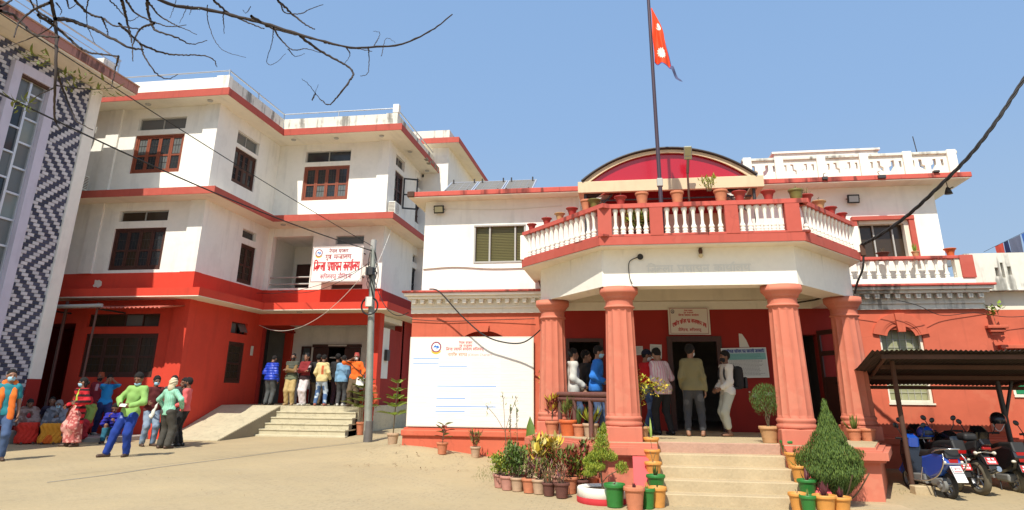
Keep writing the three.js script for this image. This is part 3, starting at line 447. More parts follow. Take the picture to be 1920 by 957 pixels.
// ---------------------------------------------------------------- red and white hall with the columned porch (centre and right)
const hall = thing('hall_building', 'two storey coral and white hall with fluted columns and a balcony', 'building', [1.3, 0, -17.2]);
const hallAt = (name) => sub(hall, name, -1.3, 0, 17.2);
const HP = (n, g, m, s) => part(hall, n, [].concat(g).map((q) => q.translate(-1.3, 0, 17.2)), m, s);
{
  const P = HP, FZ = -17.2, UZ = -17.28;
  const arc = (x0, x1, y, rise, n = 14) => { const out = [], c = (x0 + x1) / 2, h = (x1 - x0) / 2, R = (h * h + rise * rise) / (2 * rise), a0 = Math.asin(h / R); for (let i = 0; i <= n; i++) { const a = mix(a0, -a0, i / n); out.push([c + R * Math.sin(a), y + rise - R + R * Math.cos(a)]); } return out; };
  // ground floor
  const archHole = [[5.58, 1.3], [6.48, 1.3], ...arc(5.58, 6.48, 2.76, 0.1)];
  P('wall', [wallZ(-5.3, -1.95, -0.4, 3.3, FZ, 0.35, [[[-3.95, 2.3], [-3.0, 2.3], ...arc(-3.95, -3.0, 2.74, 0.13)]]), wallZ(4.62, 7.87, -0.4, 3.3, FZ, 0.35, [archHole])], M.coral);
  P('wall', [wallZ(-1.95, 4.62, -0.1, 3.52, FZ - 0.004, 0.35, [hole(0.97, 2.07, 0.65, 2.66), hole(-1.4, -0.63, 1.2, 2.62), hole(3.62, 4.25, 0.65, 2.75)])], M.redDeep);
  P('niche', [B(-4.0, -2.95, 2.2, 2.95, FZ - 0.45, FZ - 0.351)], M.coral);
  P('keystone', [poly([[-3.6, 2.84], [-3.36, 2.84], [-3.33, 2.99], [-3.63, 2.99]], 0.08).translate(0, 0, FZ - 0.01)], M.coral);
  // door, side window and the rest of the porch wall
  P('door_frame', [B(0.9, 1.02, 0.65, 2.72, FZ - 0.2, FZ + 0.04), B(2.02, 2.14, 0.65, 2.72, FZ - 0.2, FZ + 0.04), B(1.02, 2.02, 2.6, 2.72, FZ - 0.2, FZ + 0.04)], M.woodDark);
  P('room', roomBox(-1.9, 4.55, 0.65, 3.45, FZ - 0.356, FZ - 7), M.slabGrey); P('threshold', [B(0.97, 2.07, 0.6, 0.654, FZ - 0.354, FZ + 0.02)], M.stepTan);
  P('window_frame', [B(-1.46, -1.38, 1.15, 2.68, FZ - 0.12, FZ + 0.03), B(-0.66, -0.58, 1.15, 2.68, FZ - 0.12, FZ + 0.03), B(-1.38, -0.66, 2.6, 2.68, FZ - 0.12, FZ + 0.03)], M.woodDark);
  { const c = sub(hall, 'door_leaf', 4.26 - 1.3, 0.68, 0.02, -1.15), W = 0.62, H = 2.15; part(c, 'frame', [B(0, 0.08, 0, H, -0.02, 0.02), B(W - 0.08, W, 0, H, -0.02, 0.02), ...[0, 0.5, 1.05, 1.6, 2.05].map((y) => B(0.08, W - 0.08, y, y + 0.1, -0.018, 0.018)), B(0.08, W - 0.08, 0.1, 1.05, -0.008, 0.008)], M.woodDark); }
  // arched window on the right with moulded hood and keystone
  { const g = hallAt('arched_window'); part(g, 'frame', [B(5.58, 5.63, 1.3, 2.8, FZ - 0.16, FZ - 0.06), B(6.43, 6.48, 1.3, 2.8, FZ - 0.16, FZ - 0.06), B(5.63, 6.43, 1.3, 1.36, FZ - 0.16, FZ - 0.06)], M.cream);
    part(g, 'pane', [B(5.6, 6.46, 1.3, 2.9, FZ - 0.2, FZ - 0.19)], M.glassLace);
    const bars = []; for (let i = 1; i < 6; i++) bars.push(B(5.63 + i * 0.135, 5.638 + i * 0.135, 1.36, 2.85, FZ - 0.17, FZ - 0.16)); for (let i = 1; i < 9; i++) bars.push(B(5.63, 6.43, 1.36 + i * 0.16, 1.368 + i * 0.16, FZ - 0.172, FZ - 0.164)); part(g, 'grille', bars, M.frameGrey);
    const ring = (r0, r1, d) => { const s = [], n = 22, c = 6.03, y = 2.66; for (let i = 0; i <= n; i++) { const a = Math.PI * (0.06 + 0.88 * i / n); s.push([c + r1 * Math.cos(a), y + r1 * 0.92 * Math.sin(a)]); } for (let i = n; i >= 0; i--) { const a = Math.PI * (0.06 + 0.88 * i / n); s.push([c + r0 * Math.cos(a), y + r0 * 0.92 * Math.sin(a)]); } return poly(s, d).translate(0, 0, FZ + 0.001); };
    part(g, 'hood', [ring(0.3, 0.56, 0.035), ring(0.42, 0.6, 0.06), ring(0.38, 0.43, 0.05)], M.coral);
    part(g, 'keystone', [poly([[5.97, 2.8], [6.11, 2.8], [6.14, 3.2], [5.94, 3.2]], 0.1, 0.006).translate(0, 0, FZ)], M.coral);
    part(g, 'sill', [B(5.56, 6.5, 1.265, 1.3, FZ - 0.18, FZ + 0.03)], M.cream); }
  // base course
  const plinth = (x0, x1) => [B(x0, x1, -0.5, 0.46, FZ + 0.001, FZ + 0.2), RB(x0 - 0.03, x1, 0.46, 0.6, FZ + 0.001, FZ + 0.26, 0.03), B(x0, x1, 0.6, 0.64, FZ + 0.001, FZ + 0.12)];
  P('plinth', [...plinth(-5.33, -2.0), ...plinth(4.7, 7.95)], M.coral);
  // cornice with dentils
  const cornice = hallAt('cornice');
  const dent = prep(new RoundedBoxGeometry(0.115, 0.1, 0.16, 1, 0.008)), taper = dent.clone(); { const p = taper.attributes.position; for (let i = 0; i < p.count; i++) if (p.getY(i) < 0) p.setX(i, p.getX(i) * 0.78); }
  taper.userData = { ready: true, uv: true };
  const run = (x0, x1, m) => {
    part(cornice, 'moulding', [B(x0, x1, 3.29, 3.4, FZ, FZ + 0.07), RB(x0, x1, 3.4, 3.46, FZ, FZ + 0.11, 0.02), B(x0, x1, 3.46, 3.62, FZ, FZ + 0.09), RB(x0 - 0.05, x1 + 0.05, 3.62, 3.69, FZ, FZ + 0.29, 0.015), RB(x0 - 0.12, x1 + 0.12, 3.69, 3.765, FZ, FZ + 0.38, 0.02)], m);
    part(cornice, 'capping', [RB(x0 - 0.16, x1 + 0.16, 3.765, 3.815, FZ, FZ + 0.43, 0.012)], M.trimOld);
    const n = Math.round((x1 - x0) / 0.215); for (let i = 0; i < n; i++) { const d = new THREE.Mesh(taper, m); d.name = 'dentil'; d.position.set(mix(x0, x1, (i + 0.5) / n), 3.565, FZ + 0.165); cornice.add(d); }
  };
  run(-5.32, -1.9, M.whiteOld); run(4.62, 7.85, M.mould);
  // upper floor
  P('wall', [wallZ(-5.12, 7.3, 3.82, 6.2, UZ, 0.3, [hole(-3.79, -2.45, 4.55, 5.53), hole(5.48, 6.55, 4.5, 5.32), hole(-0.1, 0.75, 4.2, 6.0), hole(1.9, 2.7, 4.9, 5.9)])], M.white);
  P('wall', [B(7.0, 7.3, 3.82, 6.2, -22, UZ - 0.301), B(-5.12, -4.82, 3.0, 6.2, -22, UZ - 0.301), B(-5.3, -5.0, -0.4, 3.8, -22, FZ - 0.351)], M.white);
  { const g = hallAt('window'); const x = [-3.79, -3.38, -2.72, -2.45]; part(g, 'frame', [B(-3.79, -3.75, 4.55, 5.53, UZ - 0.12, UZ + 0.02), B(-2.49, -2.45, 4.55, 5.53, UZ - 0.12, UZ + 0.02), B(-3.75, -2.49, 4.55, 4.59, UZ - 0.12, UZ + 0.02), B(-3.79, -2.45, 5.49, 5.53, UZ - 0.121, UZ + 0.04), B(-3.4, -3.36, 4.59, 5.49, UZ - 0.1, UZ), B(-2.74, -2.7, 4.59, 5.49, UZ - 0.1, UZ)], M.frameGrey);
    for (let i = 0; i < 3; i++) { part(g, 'pane', B(x[i], x[i + 1], 4.57, 5.51, UZ - 0.1, UZ - 0.09), M.glassOlive); const b = []; for (let k = 0; k < 22; k++) b.push(B(x[i] + 0.03, x[i + 1] - 0.03, 4.6 + k * 0.041, 4.606 + k * 0.041, UZ - 0.09, UZ - 0.078)); part(g, 'blind', b, mat(0.11, 0.095, 0.03, { rough: 0.6 })); } }
  { const g = hallAt('window'); part(g, 'surround', [B(5.36, 6.72, 5.36, 5.45, UZ, UZ + 0.16), B(6.6, 6.72, 4.4, 5.36, UZ, UZ + 0.14), B(5.36, 5.46, 4.4, 5.36, UZ, UZ + 0.14)], M.trim);
    part(g, 'frame', [B(5.46, 5.52, 4.45, 5.36, UZ - 0.12, UZ + 0.03), B(6.5, 6.6, 4.45, 5.36, UZ - 0.12, UZ + 0.06), B(5.52, 6.5, 5.28, 5.36, UZ - 0.12, UZ + 0.06)], M.cream);
    part(g, 'bars', [B(5.84, 5.87, 4.5, 5.3, UZ - 0.13, UZ - 0.08), B(6.26, 6.29, 4.5, 5.3, UZ - 0.13, UZ - 0.08)], M.frameGrey); for (let i = 0; i < 3; i++) part(g, 'pane', B(5.48 + i * 0.36, 5.84 + i * 0.36, 4.5, 5.32, UZ - 0.16, UZ - 0.15), M.glassBrown); }
  P('balcony_door', [B(-0.1, 0.75, 4.2, 6.0, UZ - 0.2, UZ - 0.12)], M.cream); P('curtain', [B(0.0, 0.32, 4.2, 5.9, UZ - 0.11, UZ - 0.07), B(1.9, 2.7, 4.9, 5.9, UZ - 0.2, UZ - 0.14)], M.beamTan);
  P('screen', [B(-0.75, -0.25, 4.2, 5.1, UZ + 0.02, UZ + 0.06), B(0.85, 1.25, 4.2, 5.2, UZ + 0.02, UZ + 0.05), B(2.15, 2.55, 4.2, 5.15, UZ + 0.02, UZ + 0.06)], M.beamTan);
  P('drain_pipe', [bar([-1.06, 4.4, UZ + 0.05], [-1.06, 6.2, UZ + 0.05], 0.03)], M.whiteOld);
  P('conduit', [tube([[-5.1, 4.43, UZ + 0.02], [-4.3, 4.47, UZ + 0.02], [-3.3, 4.41, UZ + 0.02], [-2.0, 4.42, UZ + 0.02]], 0.022), tube([[-4.7, 6.0, UZ + 0.015], [-3.0, 5.93, UZ + 0.015], [-1.5, 5.98, UZ + 0.015]], 0.006)], M.plastic);
  // roof slabs with red edges
  P('roof_slab', [B(-5.45, -0.95, 6.2, 6.215, -22.5, -16.8), B(2.95, 7.93, 6.2, 6.215, -22.5, -16.75), B(-0.95, 2.95, 6.2, 6.215, -22.5, -17.25)], M.soffit);
  P('fascia', [RB(-5.48, -0.93, 6.217, 6.35, -22.5, -16.78, 0.02), RB(2.93, 7.96, 6.217, 6.34, -22.5, -16.73, 0.02), B(-0.93, 2.93, 6.217, 6.35, -22.5, -17.24)], M.trimOld);
  // pierced parapet on the right
  const pp = hallAt('roof_parapet'), slots = [], cut = (x) => [[[x - 0.33, 6.58], [x - 0.29, 6.58], [x - 0.28, 6.74], [x - 0.34, 6.74]], [[x - 0.19, 6.58], [x - 0.06, 6.48], [x - 0.06, 6.6], [x - 0.12, 6.63], [x - 0.12, 6.75], [x - 0.19, 6.76]], [[x + 0.06, 6.48], [x + 0.13, 6.52], [x + 0.19, 6.62], [x + 0.19, 6.76], [x + 0.12, 6.75], [x + 0.12, 6.63], [x + 0.06, 6.6]], [[x + 0.3, 6.58], [x + 0.35, 6.58], [x + 0.35, 6.74], [x + 0.29, 6.74]]];
  for (const x of [3.38, 4.28, 5.27, 6.25, 7.17]) slots.push(...cut(x));
  part(pp, 'panel', [wallZ(3.0, 7.78, 6.35, 6.86, -16.98, 0.12, slots)], M.whiteOld);
  part(pp, 'coping', [RB(2.96, 7.84, 6.86, 6.93, -17.13, -16.93, 0.015)], M.mould);
  for (const x of [3.08, 3.82, 4.79, 5.76, 6.73, 7.7]) part(pp, 'post', [RB(x - 0.1, x + 0.1, 6.35, 6.95, -17.14, -16.9, 0.01)], M.whiteOld);
  P('stair_head', [B(3.98, 6.52, 6.35, 7.4, -19.8, -18.1), B(3.93, 6.57, 7.401, 7.45, -19.85, -18.05)], M.whiteOld); P('broken_edge', Array.from({ length: 9 }, (_, i) => RB(-5.5 + 0.05 * hash2(i, 1, 3), -5.36 + 0.12 * hash2(i, 2, 3), 6.2 + 0.08 * hash2(i, 3, 3), 6.3 + 0.07 * hash2(i, 4, 3), -16.86 - i * 0.12, -16.74 - i * 0.1, 0.02)), M.rust, true);
  P('roof_hook', [tube([[4.74, 6.34, -16.72], [4.74, 6.4, -16.68], [4.78, 6.41, -16.66]], 0.008), tube([[5.97, 6.34, -16.72], [5.94, 6.4, -16.68], [5.99, 6.41, -16.66]], 0.008), RB(4.7, 4.82, 6.26, 6.33, -16.76, -16.66, 0.01), RB(5.93, 6.1, 6.24, 6.32, -16.76, -16.66, 0.01), RB(7.15, 7.28, 6.34, 6.39, -16.8, -16.68, 0.01)], M.darkSteel);
  // terrace rail over the right cornice
  const tr = hallAt('terrace_railing');
  part(tr, 'base', [RB(4.75, 7.66, 3.816, 3.94, -17.1, -16.88, 0.01)], M.whiteOld); part(tr, 'top_rail', [RB(4.75, 7.5, 4.37, 4.44, -17.09, -16.86, 0.012)], M.trimOld); part(tr, 'post', [RB(7.4, 7.68, 3.94, 4.445, -17.1, -16.85, 0.01)], M.trim); part(tr, 'post', [B(7.3, 7.4, 3.94, 4.37, -17.06, -16.89)], M.cream);
  const balGeo = (h) => prep(lathe([[0, 0], [0.052, 0], [0.052, 0.05], [0.036, 0.07], [0.05, 0.1], [0.05, 0.16], [0.036, 0.18], [0.05, 0.21], [0.054, 0.26], [0.044, 0.3], [0.03, 0.36], [0.026, 0.5], [0.032, 0.7], [0.04, 0.83], [0.05, 0.88], [0.056, 0.92], [0.056, 1], [0, 1]].map(([r, y]) => [r, y * h]), 12));
  const b1 = balGeo(0.43); for (let i = 0; i < 13; i++) { const m = new THREE.Mesh(b1, M.whiteOld); m.name = 'baluster'; m.position.set(4.88 + i * 0.205, 3.94, -16.98); tr.add(m); }
  // porch: raised octagon floor
  const grow = (d) => [[-0.42 - d * 0.55, -13.07 + d], [0.42, -13.07 + d], [0.42, -13.5], [2.5, -13.5], [2.5, -13.07 + d], [3.95 + d * 0.6, -13.07 + d], [4.62 + d, -15.0 + d * 0.1], [4.62 + d, -17.15], [-2.02 - d, -17.15], [-2.02 - d, -15.3 + d * 0.2]];
  P('porch_base', [slab(grow(0), -0.5, 0.4195)], M.pink); P('porch_base', [slab(grow(0.16), 0.46, 0.575), slab(grow(0.1), 0.42, 0.4595), slab(grow(0.07), 0.5751, 0.6)], M.pink); P('porch_base', [slab(grow(-0.03), 0.6001, 0.64)], M.pink);
  P('porch_floor', [slab(grow(-0.05), 0.6401, 0.655)], M.stepTan);
  // entrance steps with sloping cheeks
  const st = hallAt('steps');
  for (let k = 0; k < 5; k++) { const y1 = -0.03 + k * 0.17, z1 = -12.22 - 0.3 * k; part(st, 'step', [RB(0.268, 2.712, -0.5, y1, -13.6, z1, 0.018)], k === 4 ? M.stepPink : M.stepTan); if (k === 4) part(st, 'tread', [B(0.29, 2.69, y1, y1 + 0.008, -13.6, z1 - 0.02)], M.stepTan); }
  const cheek = (x0, x1) => poly([[-12.28, -0.4], [-12.28, 0.02], [-13.25, 0.66], [-13.6, 0.66], [-13.6, -0.4]].map(([z, y]) => [-z, y]), x1 - x0, 0.004).rotateY(Math.PI / 2).translate(x0, 0, 0);
  part(st, 'cheek_wall', [cheek(0.0, 0.26)], M.rose); part(st, 'cheek_wall', [cheek(2.72, 2.96)], M.rose);
  part(st, 'kerb', [B(-0.35, 0.45, -0.4, -0.19, -13.0, -12.1), B(2.5, 4.1, -0.4, -0.165, -13.06, -12.3)], M.stepTan);
  // columns
  const shaftGeo = () => { const n = 13, seg = 6, rows = [], pos = [], idx = [], H = 2.1; const K = n * seg;
    for (const t of [0, 0.03, 0.25, 0.5, 0.75, 0.965, 1]) rows.push(t);
    for (const t of rows) for (let i = 0; i <= K; i++) { const a = (i / K) * 6.28319, f = (i % seg) / seg, r = mix(0.302, 0.256, t), fl = t > 0.02 && t < 0.99 ? 0.02 * Math.sin(Math.PI * f) ** 0.8 : 0; pos.push((r - fl) * Math.sin(a), t * H, (r - fl) * Math.cos(a)); }
    for (let j = 0; j + 1 < rows.length; j++) for (let i = 0; i < K; i++) { const a = j * (K + 1) + i, b = a + 1, c = a + K + 1, d = c + 1; idx.push(a, b, c, b, d, c); }
    const g = new THREE.BufferGeometry(); g.setAttribute('position', new THREE.Float32BufferAttribute(pos, 3)); g.setIndex(idx); const q = g.toNonIndexed(); q.computeVertexNormals(); return q; };
  const capG = () => lathe([[0, 0], [0.262, 0], [0.29, 0.015], [0.275, 0.04], [0.255, 0.055], [0.255, 0.16], [0.285, 0.17], [0.285, 0.19], [0.3, 0.215], [0.335, 0.26], [0.355, 0.275], [0.36, 0.3], [0.36, 0.385], [0, 0.385]], 24);
  const footG = () => [lathe([[0, 0], [0.315, 0], [0.33, 0.02], [0.33, 0.05], [0.318, 0.07], [0.312, 0.08], [0.312, 0.1], [0.325, 0.12], [0.325, 0.145], [0.312, 0.16], [0.304, 0.17], [0, 0.17]], 28), RB(-0.315, 0.315, -0.26, 0, -0.315, 0.315, 0.02)];
  const shaft = prep(shaftGeo()), capB = prep(capG()), foot = mergeGeometries(footG().map(prep)); foot.userData = { ready: true, uv: true };
  const cols = [[-0.13, -13.44], [2.8, -13.44], [-1.58, -15.32], [4.36, -15.32]];
  for (const [x, z] of cols) { const c = hallAt('column'); c.position.x += x; c.position.z += z; c.position.y = 0.64; for (const [nm, g, y] of [['base', foot, 0.26], ['shaft', shaft, 0.42], ['capital', capB, 2.5]]) { const m = new THREE.Mesh(g, M.pink); m.name = nm; m.position.y = y - (nm === 'capital' ? 0.195 : nm === 'shaft' ? 0.0 : 0) ; if (nm === 'shaft') m.scale.y = (2.305 - 0.42) / 2.1; c.add(m); } }
  // beams over the columns, cream, and the ceiling
  const ring = (d) => [[-0.42 - d * 0.5, -13.2 + d], [3.06 + d * 0.5, -13.2 + d], [4.6 + d, -15.35 + d * 0.3], [4.6 + d, -17.2], [-1.84 - d, -17.2], [-1.84 - d, -15.35 + d * 0.3]];
  const inner = [[-0.15, -13.65], [2.78, -13.65], [4.2, -15.7], [4.2, -17.19], [-1.45, -17.19], [-1.45, -15.7]];
  { const g = poly(ring(0).map(([x, z]) => [x, -z]), 0.7, 0, [inner.map(([x, z]) => [x, -z])]).rotateX(-Math.PI / 2).translate(0, 3.332, 0); P('beam', [g], M.whiteOld); }
  P('ceiling', [slab(ring(-0.01), 3.98, 4.02)], M.soffit);
  P('inner_beam', [B(-1.9, 4.5, 3.52, 3.98, -17.19, -16.95)], M.cream);
  // balcony slab, rail, balusters
  const BL = [[-2.2, -17.2], [-2.2, -15.05], [-0.42, -12.86], [3.18, -12.86], [4.72, -15.0], [4.72, -17.2]];
  P('balcony_slab', [slab(BL, 4.02, 4.04)], M.soffit);
  P('balcony_slab', [slab(BL.map(([x, z], i) => [x + (i < 3 ? -0.02 : 0.02), z + (i === 2 || i === 3 ? 0.02 : 0)]), 4.042, 4.2)], M.trim);
  const br = hallAt('balcony_railing'), path = BL.slice(1, 5).map(([x, z]) => [x * 0.985 + 0.02, z - 0.05]);
  part(br, 'top_rail', strip([path[0], path[1], path[2], path[3]], 4.735, 4.815, 0.17), M.trimOld);
  part(br, 'bottom_rail', strip([path[0], path[1], path[2], path[3]], 4.2, 4.235, 0.15), M.trimOld);
  const fp = [-0.33, 0.62, 1.97, 3.03];
  fp.forEach((x, i) => part(br, 'post', [RB(x - (i === 1 || i === 2 ? 0.12 : 0.13), x + (i === 1 || i === 2 ? 0.12 : 0.13), 4.2, 4.74, -13.02, -12.83, 0.01)], M.trim));
  for (const q of [path[0], path[3]]) part(br, 'post', [RB(q[0] - 0.1, q[0] + 0.1, 4.2, 4.74, q[1] - 0.16, q[1] + 0.1, 0.01)], M.whiteOld);
  const b2 = balGeo(0.5); const put = (x, z) => { const m = new THREE.Mesh(b2, M.whiteOld); m.name = 'baluster'; m.position.set(x, 4.235, z); br.add(m); };
  const rowOf = (x0, z0, x1, z1, n) => { for (let i = 0; i < n; i++) { const t = (i + 0.5) / n; put(mix(x0, x1, t), mix(z0, z1, t)); } };
  rowOf(-0.2, -12.92, 0.5, -12.92, 5); rowOf(0.74, -12.92, 1.85, -12.92, 7); rowOf(2.09, -12.92, 2.9, -12.92, 6);
  rowOf(path[0][0] + 0.07, path[0][1] + 0.09, path[1][0] - 0.09, path[1][1] - 0.11, 14); rowOf(path[2][0] + 0.09, path[2][1] - 0.13, path[3][0] - 0.06, path[3][1] + 0.09, 13);
  // ghost lettering left by removed letters on the beam
  // barrel canopy over the balcony
  const cn = hallAt('canopy'), cx0 = -0.86, cx1 = 2.92, cz = -15.2, cy = 5.96, rise = 0.7;
  const arcPts = arc(cx0, cx1, cy, rise, 30);
  { const out = [...arcPts.map(([x, y]) => [mix(1.03, x, 1.012), y + 0.035]), ...arcPts.slice().reverse()]; part(cn, 'roof_sheet', [poly(out, 2.1).translate(0, 0, cz - 2.0)], M.sheet); }
  { const out = [...arcPts.map(([x, y]) => [x, y - 0.012]), ...arcPts.slice().reverse().map(([x, y]) => [mix(1.03, x, 0.965), Math.max(cy + 0.0, y - 0.085)])]; part(cn, 'arch_band', [poly(out, 0.05).translate(0, 0, cz + 0.0)], M.beamTan); }
  { const rib = []; arcPts.forEach(([x, y], i) => { if (i % 1 === 0 && i) { const [px, py] = arcPts[i - 1]; rib.push(bar([px, py + 0.02, cz + 0.1], [x, y + 0.02, cz + 0.1], 0.022)); } }); part(cn, 'roof_edge', rib, M.darkSteel); }
  part(cn, 'gable_panel', [poly([...arc(cx0 + 0.05, cx1 - 0.05, cy + 0.01, rise - 0.07, 24)], 0.012).translate(0, 0, cz - 0.05)], mat(0.42, 0.008, 0.022, { rough: 0.16, physical: true, clearcoat: 0.6, clearcoatRoughness: 0.15 }));
  part(cn, 'gable_strut', [[-0.35, 5.99, 0.15, 6.5], [0.2, 5.99, 0.9, 6.6], [1.86, 5.99, 1.16, 6.6], [2.4, 5.99, 1.9, 6.5], [1.03, 5.99, 1.03, 6.62]].map(([a, b, c, d]) => bar([a, b, cz - 0.09], [c, d, cz - 0.09], 0.018)), M.darkSteel);
  part(cn, 'beam', [RB(cx0 - 0.1, cx1 + 0.14, 5.7, 5.96, cz - 0.02, cz + 0.08, 0.012)], M.beamTan); part(cn, 'beam', [B(cx0 - 0.1, cx0 + 0.02, 5.72, 5.95, -17.2, cz - 0.021), B(cx1 + 0.02, cx1 + 0.14, 5.72, 5.95, -17.2, cz - 0.021)], M.beamTan);
  part(cn, 'rear_panel', [poly(arc(cx0 + 0.05, cx1 - 0.05, cy - 0.3, rise + 0.2, 20), 0.02).translate(0, 0, -17.22)], mat(0.34, 0.016, 0.022, { rough: 0.4 }));
  part(cn, 'brace', [bar([-0.7, 5.2, -15.3], [-0.2, 5.68, -15.3], 0.02), bar([2.7, 5.2, -15.3], [2.2, 5.68, -15.3], 0.02), bar([-0.8, 4.2, -15.25], [-0.8, 5.7, -15.25], 0.035), bar([2.85, 4.2, -15.25], [2.85, 5.7, -15.25], 0.035), bar([-0.7, 5.55, -15.3], [2.8, 5.55, -15.3], 0.02)], M.darkSteel);
  // timber rail between the left columns
  const hr = hallAt('porch_rail'), A = [-1.55, -15.2], D = [-0.3, -13.55], pt = (t, y) => [mix(A[0], D[0], t), y, mix(A[1], D[1], t)];
  part(hr, 'handrail', [bar(pt(-0.02, 1.42), pt(1.0, 1.42), 0.05, 10), bar(pt(-0.02, 1.33), pt(1, 1.33), 0.04, 10)], M.woodRail);
  for (const t of [0.1, 0.37, 0.64, 0.9]) part(hr, 'baluster', [bar(pt(t, 0.65), pt(t, 1.34), 0.045, 8)], M.woodRail);
  // peeled patches of plaster on the porch wall
  const blot = (x, y, r, k) => { const s = []; for (let i = 0; i < 14; i++) { const a = (i / 14) * 6.283, q = r * (0.7 + 0.5 * hash2(i, k, 5)); s.push([x + q * 1.3 * Math.cos(a), y + q * Math.sin(a)]); } return poly(s, 0.004).translate(0, 0, FZ - 0.003); };
  P('bare_plaster', [blot(2.77, 1.42, 0.045, 1), blot(3.02, 1.45, 0.03, 2), blot(3.1, 1.47, 0.04, 3), blot(2.86, 1.36, 0.02, 4), blot(2.66, 1.5, 0.02, 7)], M.cream);
  P('bracket', [RB(7.78, 8.2, 2.86, 2.93, FZ, FZ + 0.16, 0.015), RB(7.83, 8.15, 2.78, 2.86, FZ, FZ + 0.12, 0.02), RB(7.86, 8.12, 2.72, 2.78, FZ, FZ + 0.07, 0.015)], M.coral);
  P('pad', [RB(7.5, 7.85, 0.75, 1.05, FZ, FZ + 0.03, 0.01)], M.pink);
}
// low annex at the right edge
const annex = thing('annex_wing', 'low coral and cream wing with a slotted parapet at the right edge', 'building', [10, 0, -17.5]);
{
  const P = (n, g, m) => part(annex, n, [].concat(g).map((q) => q.translate(-10, 0, 17.5)), m), Z = -17.5;
  P('wall', [wallZ(7.88, 14, -0.4, 3.3, Z, 0.3, [hole(8.25, 9.3, 1.5, 2.45)])], M.coral);
  P('wall', [wallZ(7.88, 14, 3.3, 3.72, Z, 0.3)], M.cream);
  P('parapet', [wallZ(7.7, 14, 3.72, 4.55, Z + 0.2, 0.2, [hole(8.28, 8.36, 4.02, 4.22), hole(8.41, 8.47, 3.99, 4.33), hole(8.54, 8.62, 4.05, 4.24)]), B(7.7, 14, 3.7, 3.719, Z - 0.1, Z + 0.24)], M.mould);
  P('parapet_back', [B(7.9, 14, 3.72, 4.5, Z - 3.2, Z - 3.0), B(7.3, 7.9, 4.45, 4.62, -18.6, -18.4)], M.whiteOld);
  P('lintel', [RB(8.1, 9.4, 2.45, 2.53, Z, Z + 0.16, 0.01)], M.coral); P('room', roomBox(8.0, 10.5, 0.7, 3.0, Z - 0.301, Z - 4), M.slabGrey); P('window_frame', [B(8.22, 8.27, 1.46, 2.45, Z - 0.1, Z + 0.02), B(8.22, 9.3, 1.44, 1.5, Z - 0.1, Z + 0.03)], M.cream);
  P('shutter', [B(8.28, 8.75, 1.51, 2.0, Z - 0.05, Z - 0.02)], mat(0.01, 0.2, 0.08, { rough: 0.5 }));
  P('plinth', [B(7.96, 14, -0.5, 0.46, Z, Z + 0.2), RB(7.96, 14, 0.46, 0.6, Z, Z + 0.26, 0.03)], M.coral);
}
// ---------------------------------------------------------------- signs
function wire(label, pts, r, m = M.cable, name = 'overhead_wire', n = 40) { const t = thing(name, label, 'wire', pts[0]); part(t, 'strand', [tube(pts.map((p) => p.map((v, i) => v - pts[0][i])), r, n, 6)], m); return t; }
function board(name, label, cat, w, h, pos, tx, { turn = 0, tilt = 0, frame = M.plastic, border = 0.02, d = 0.025 } = {}) {
  const t = thing(name, label, cat, pos, turn); t.rotation.z = tilt;
  part(t, 'panel', [RB(-w / 2, w / 2, -h / 2, h / 2, -d, -0.003, 0.004)], frame);
  const f = part(t, 'print', [sheetGeo(w - border, h - border)], printed(tx)); f.position.z = 0.0015;
  return t;
}
board('office_sign', 'white office name board with red lettering and emblem on the upper storey', 'sign', 2.02, 1.34, [-10.65, 5.95, -24.68], canvasTex(620, 412, (c, w, h) => {
  c.fillStyle = '#efeee6'; c.fillRect(0, 0, w, h); c.strokeStyle = '#7a3038'; c.lineWidth = 5; c.strokeRect(6, 6, w - 12, h - 12);
  emblem(c, 78, 72, 46);
  nagari(c, 'na e pa aa la sp sa ra ka aa ra', 320, 34, 36, '#8a2a3c', 7, 235); nagari(c, 'ga r ha sp ma nta ta rra aa la ya', 320, 98, 46, '#9a2430', 9, 315);
  nagari(c, 'i ja lla la aa sp pa rra sha aa sa na sp ka aa ya aa reph la ya', 308, 188, 92, '#c01e2a', 14, 560); nagari(c, 'ka i pa la va sta ta u sp ta au i la ha va aa', 310, 330, 44, '#b05060', 7, 380);
}), { tilt: 0 });
part(scene.children.at(-1), 'bracket', [bar([-0.8, -0.4, -0.03], [-0.8, -0.4, -0.77], 0.02), bar([0.8, -0.4, -0.03], [0.8, -0.4, -0.77], 0.02), bar([-0.8, 0.5, -0.03], [-0.8, 0.5, -0.77], 0.02), bar([0.8, 0.5, -0.03], [0.8, 0.5, -0.77], 0.02)], M.darkSteel);
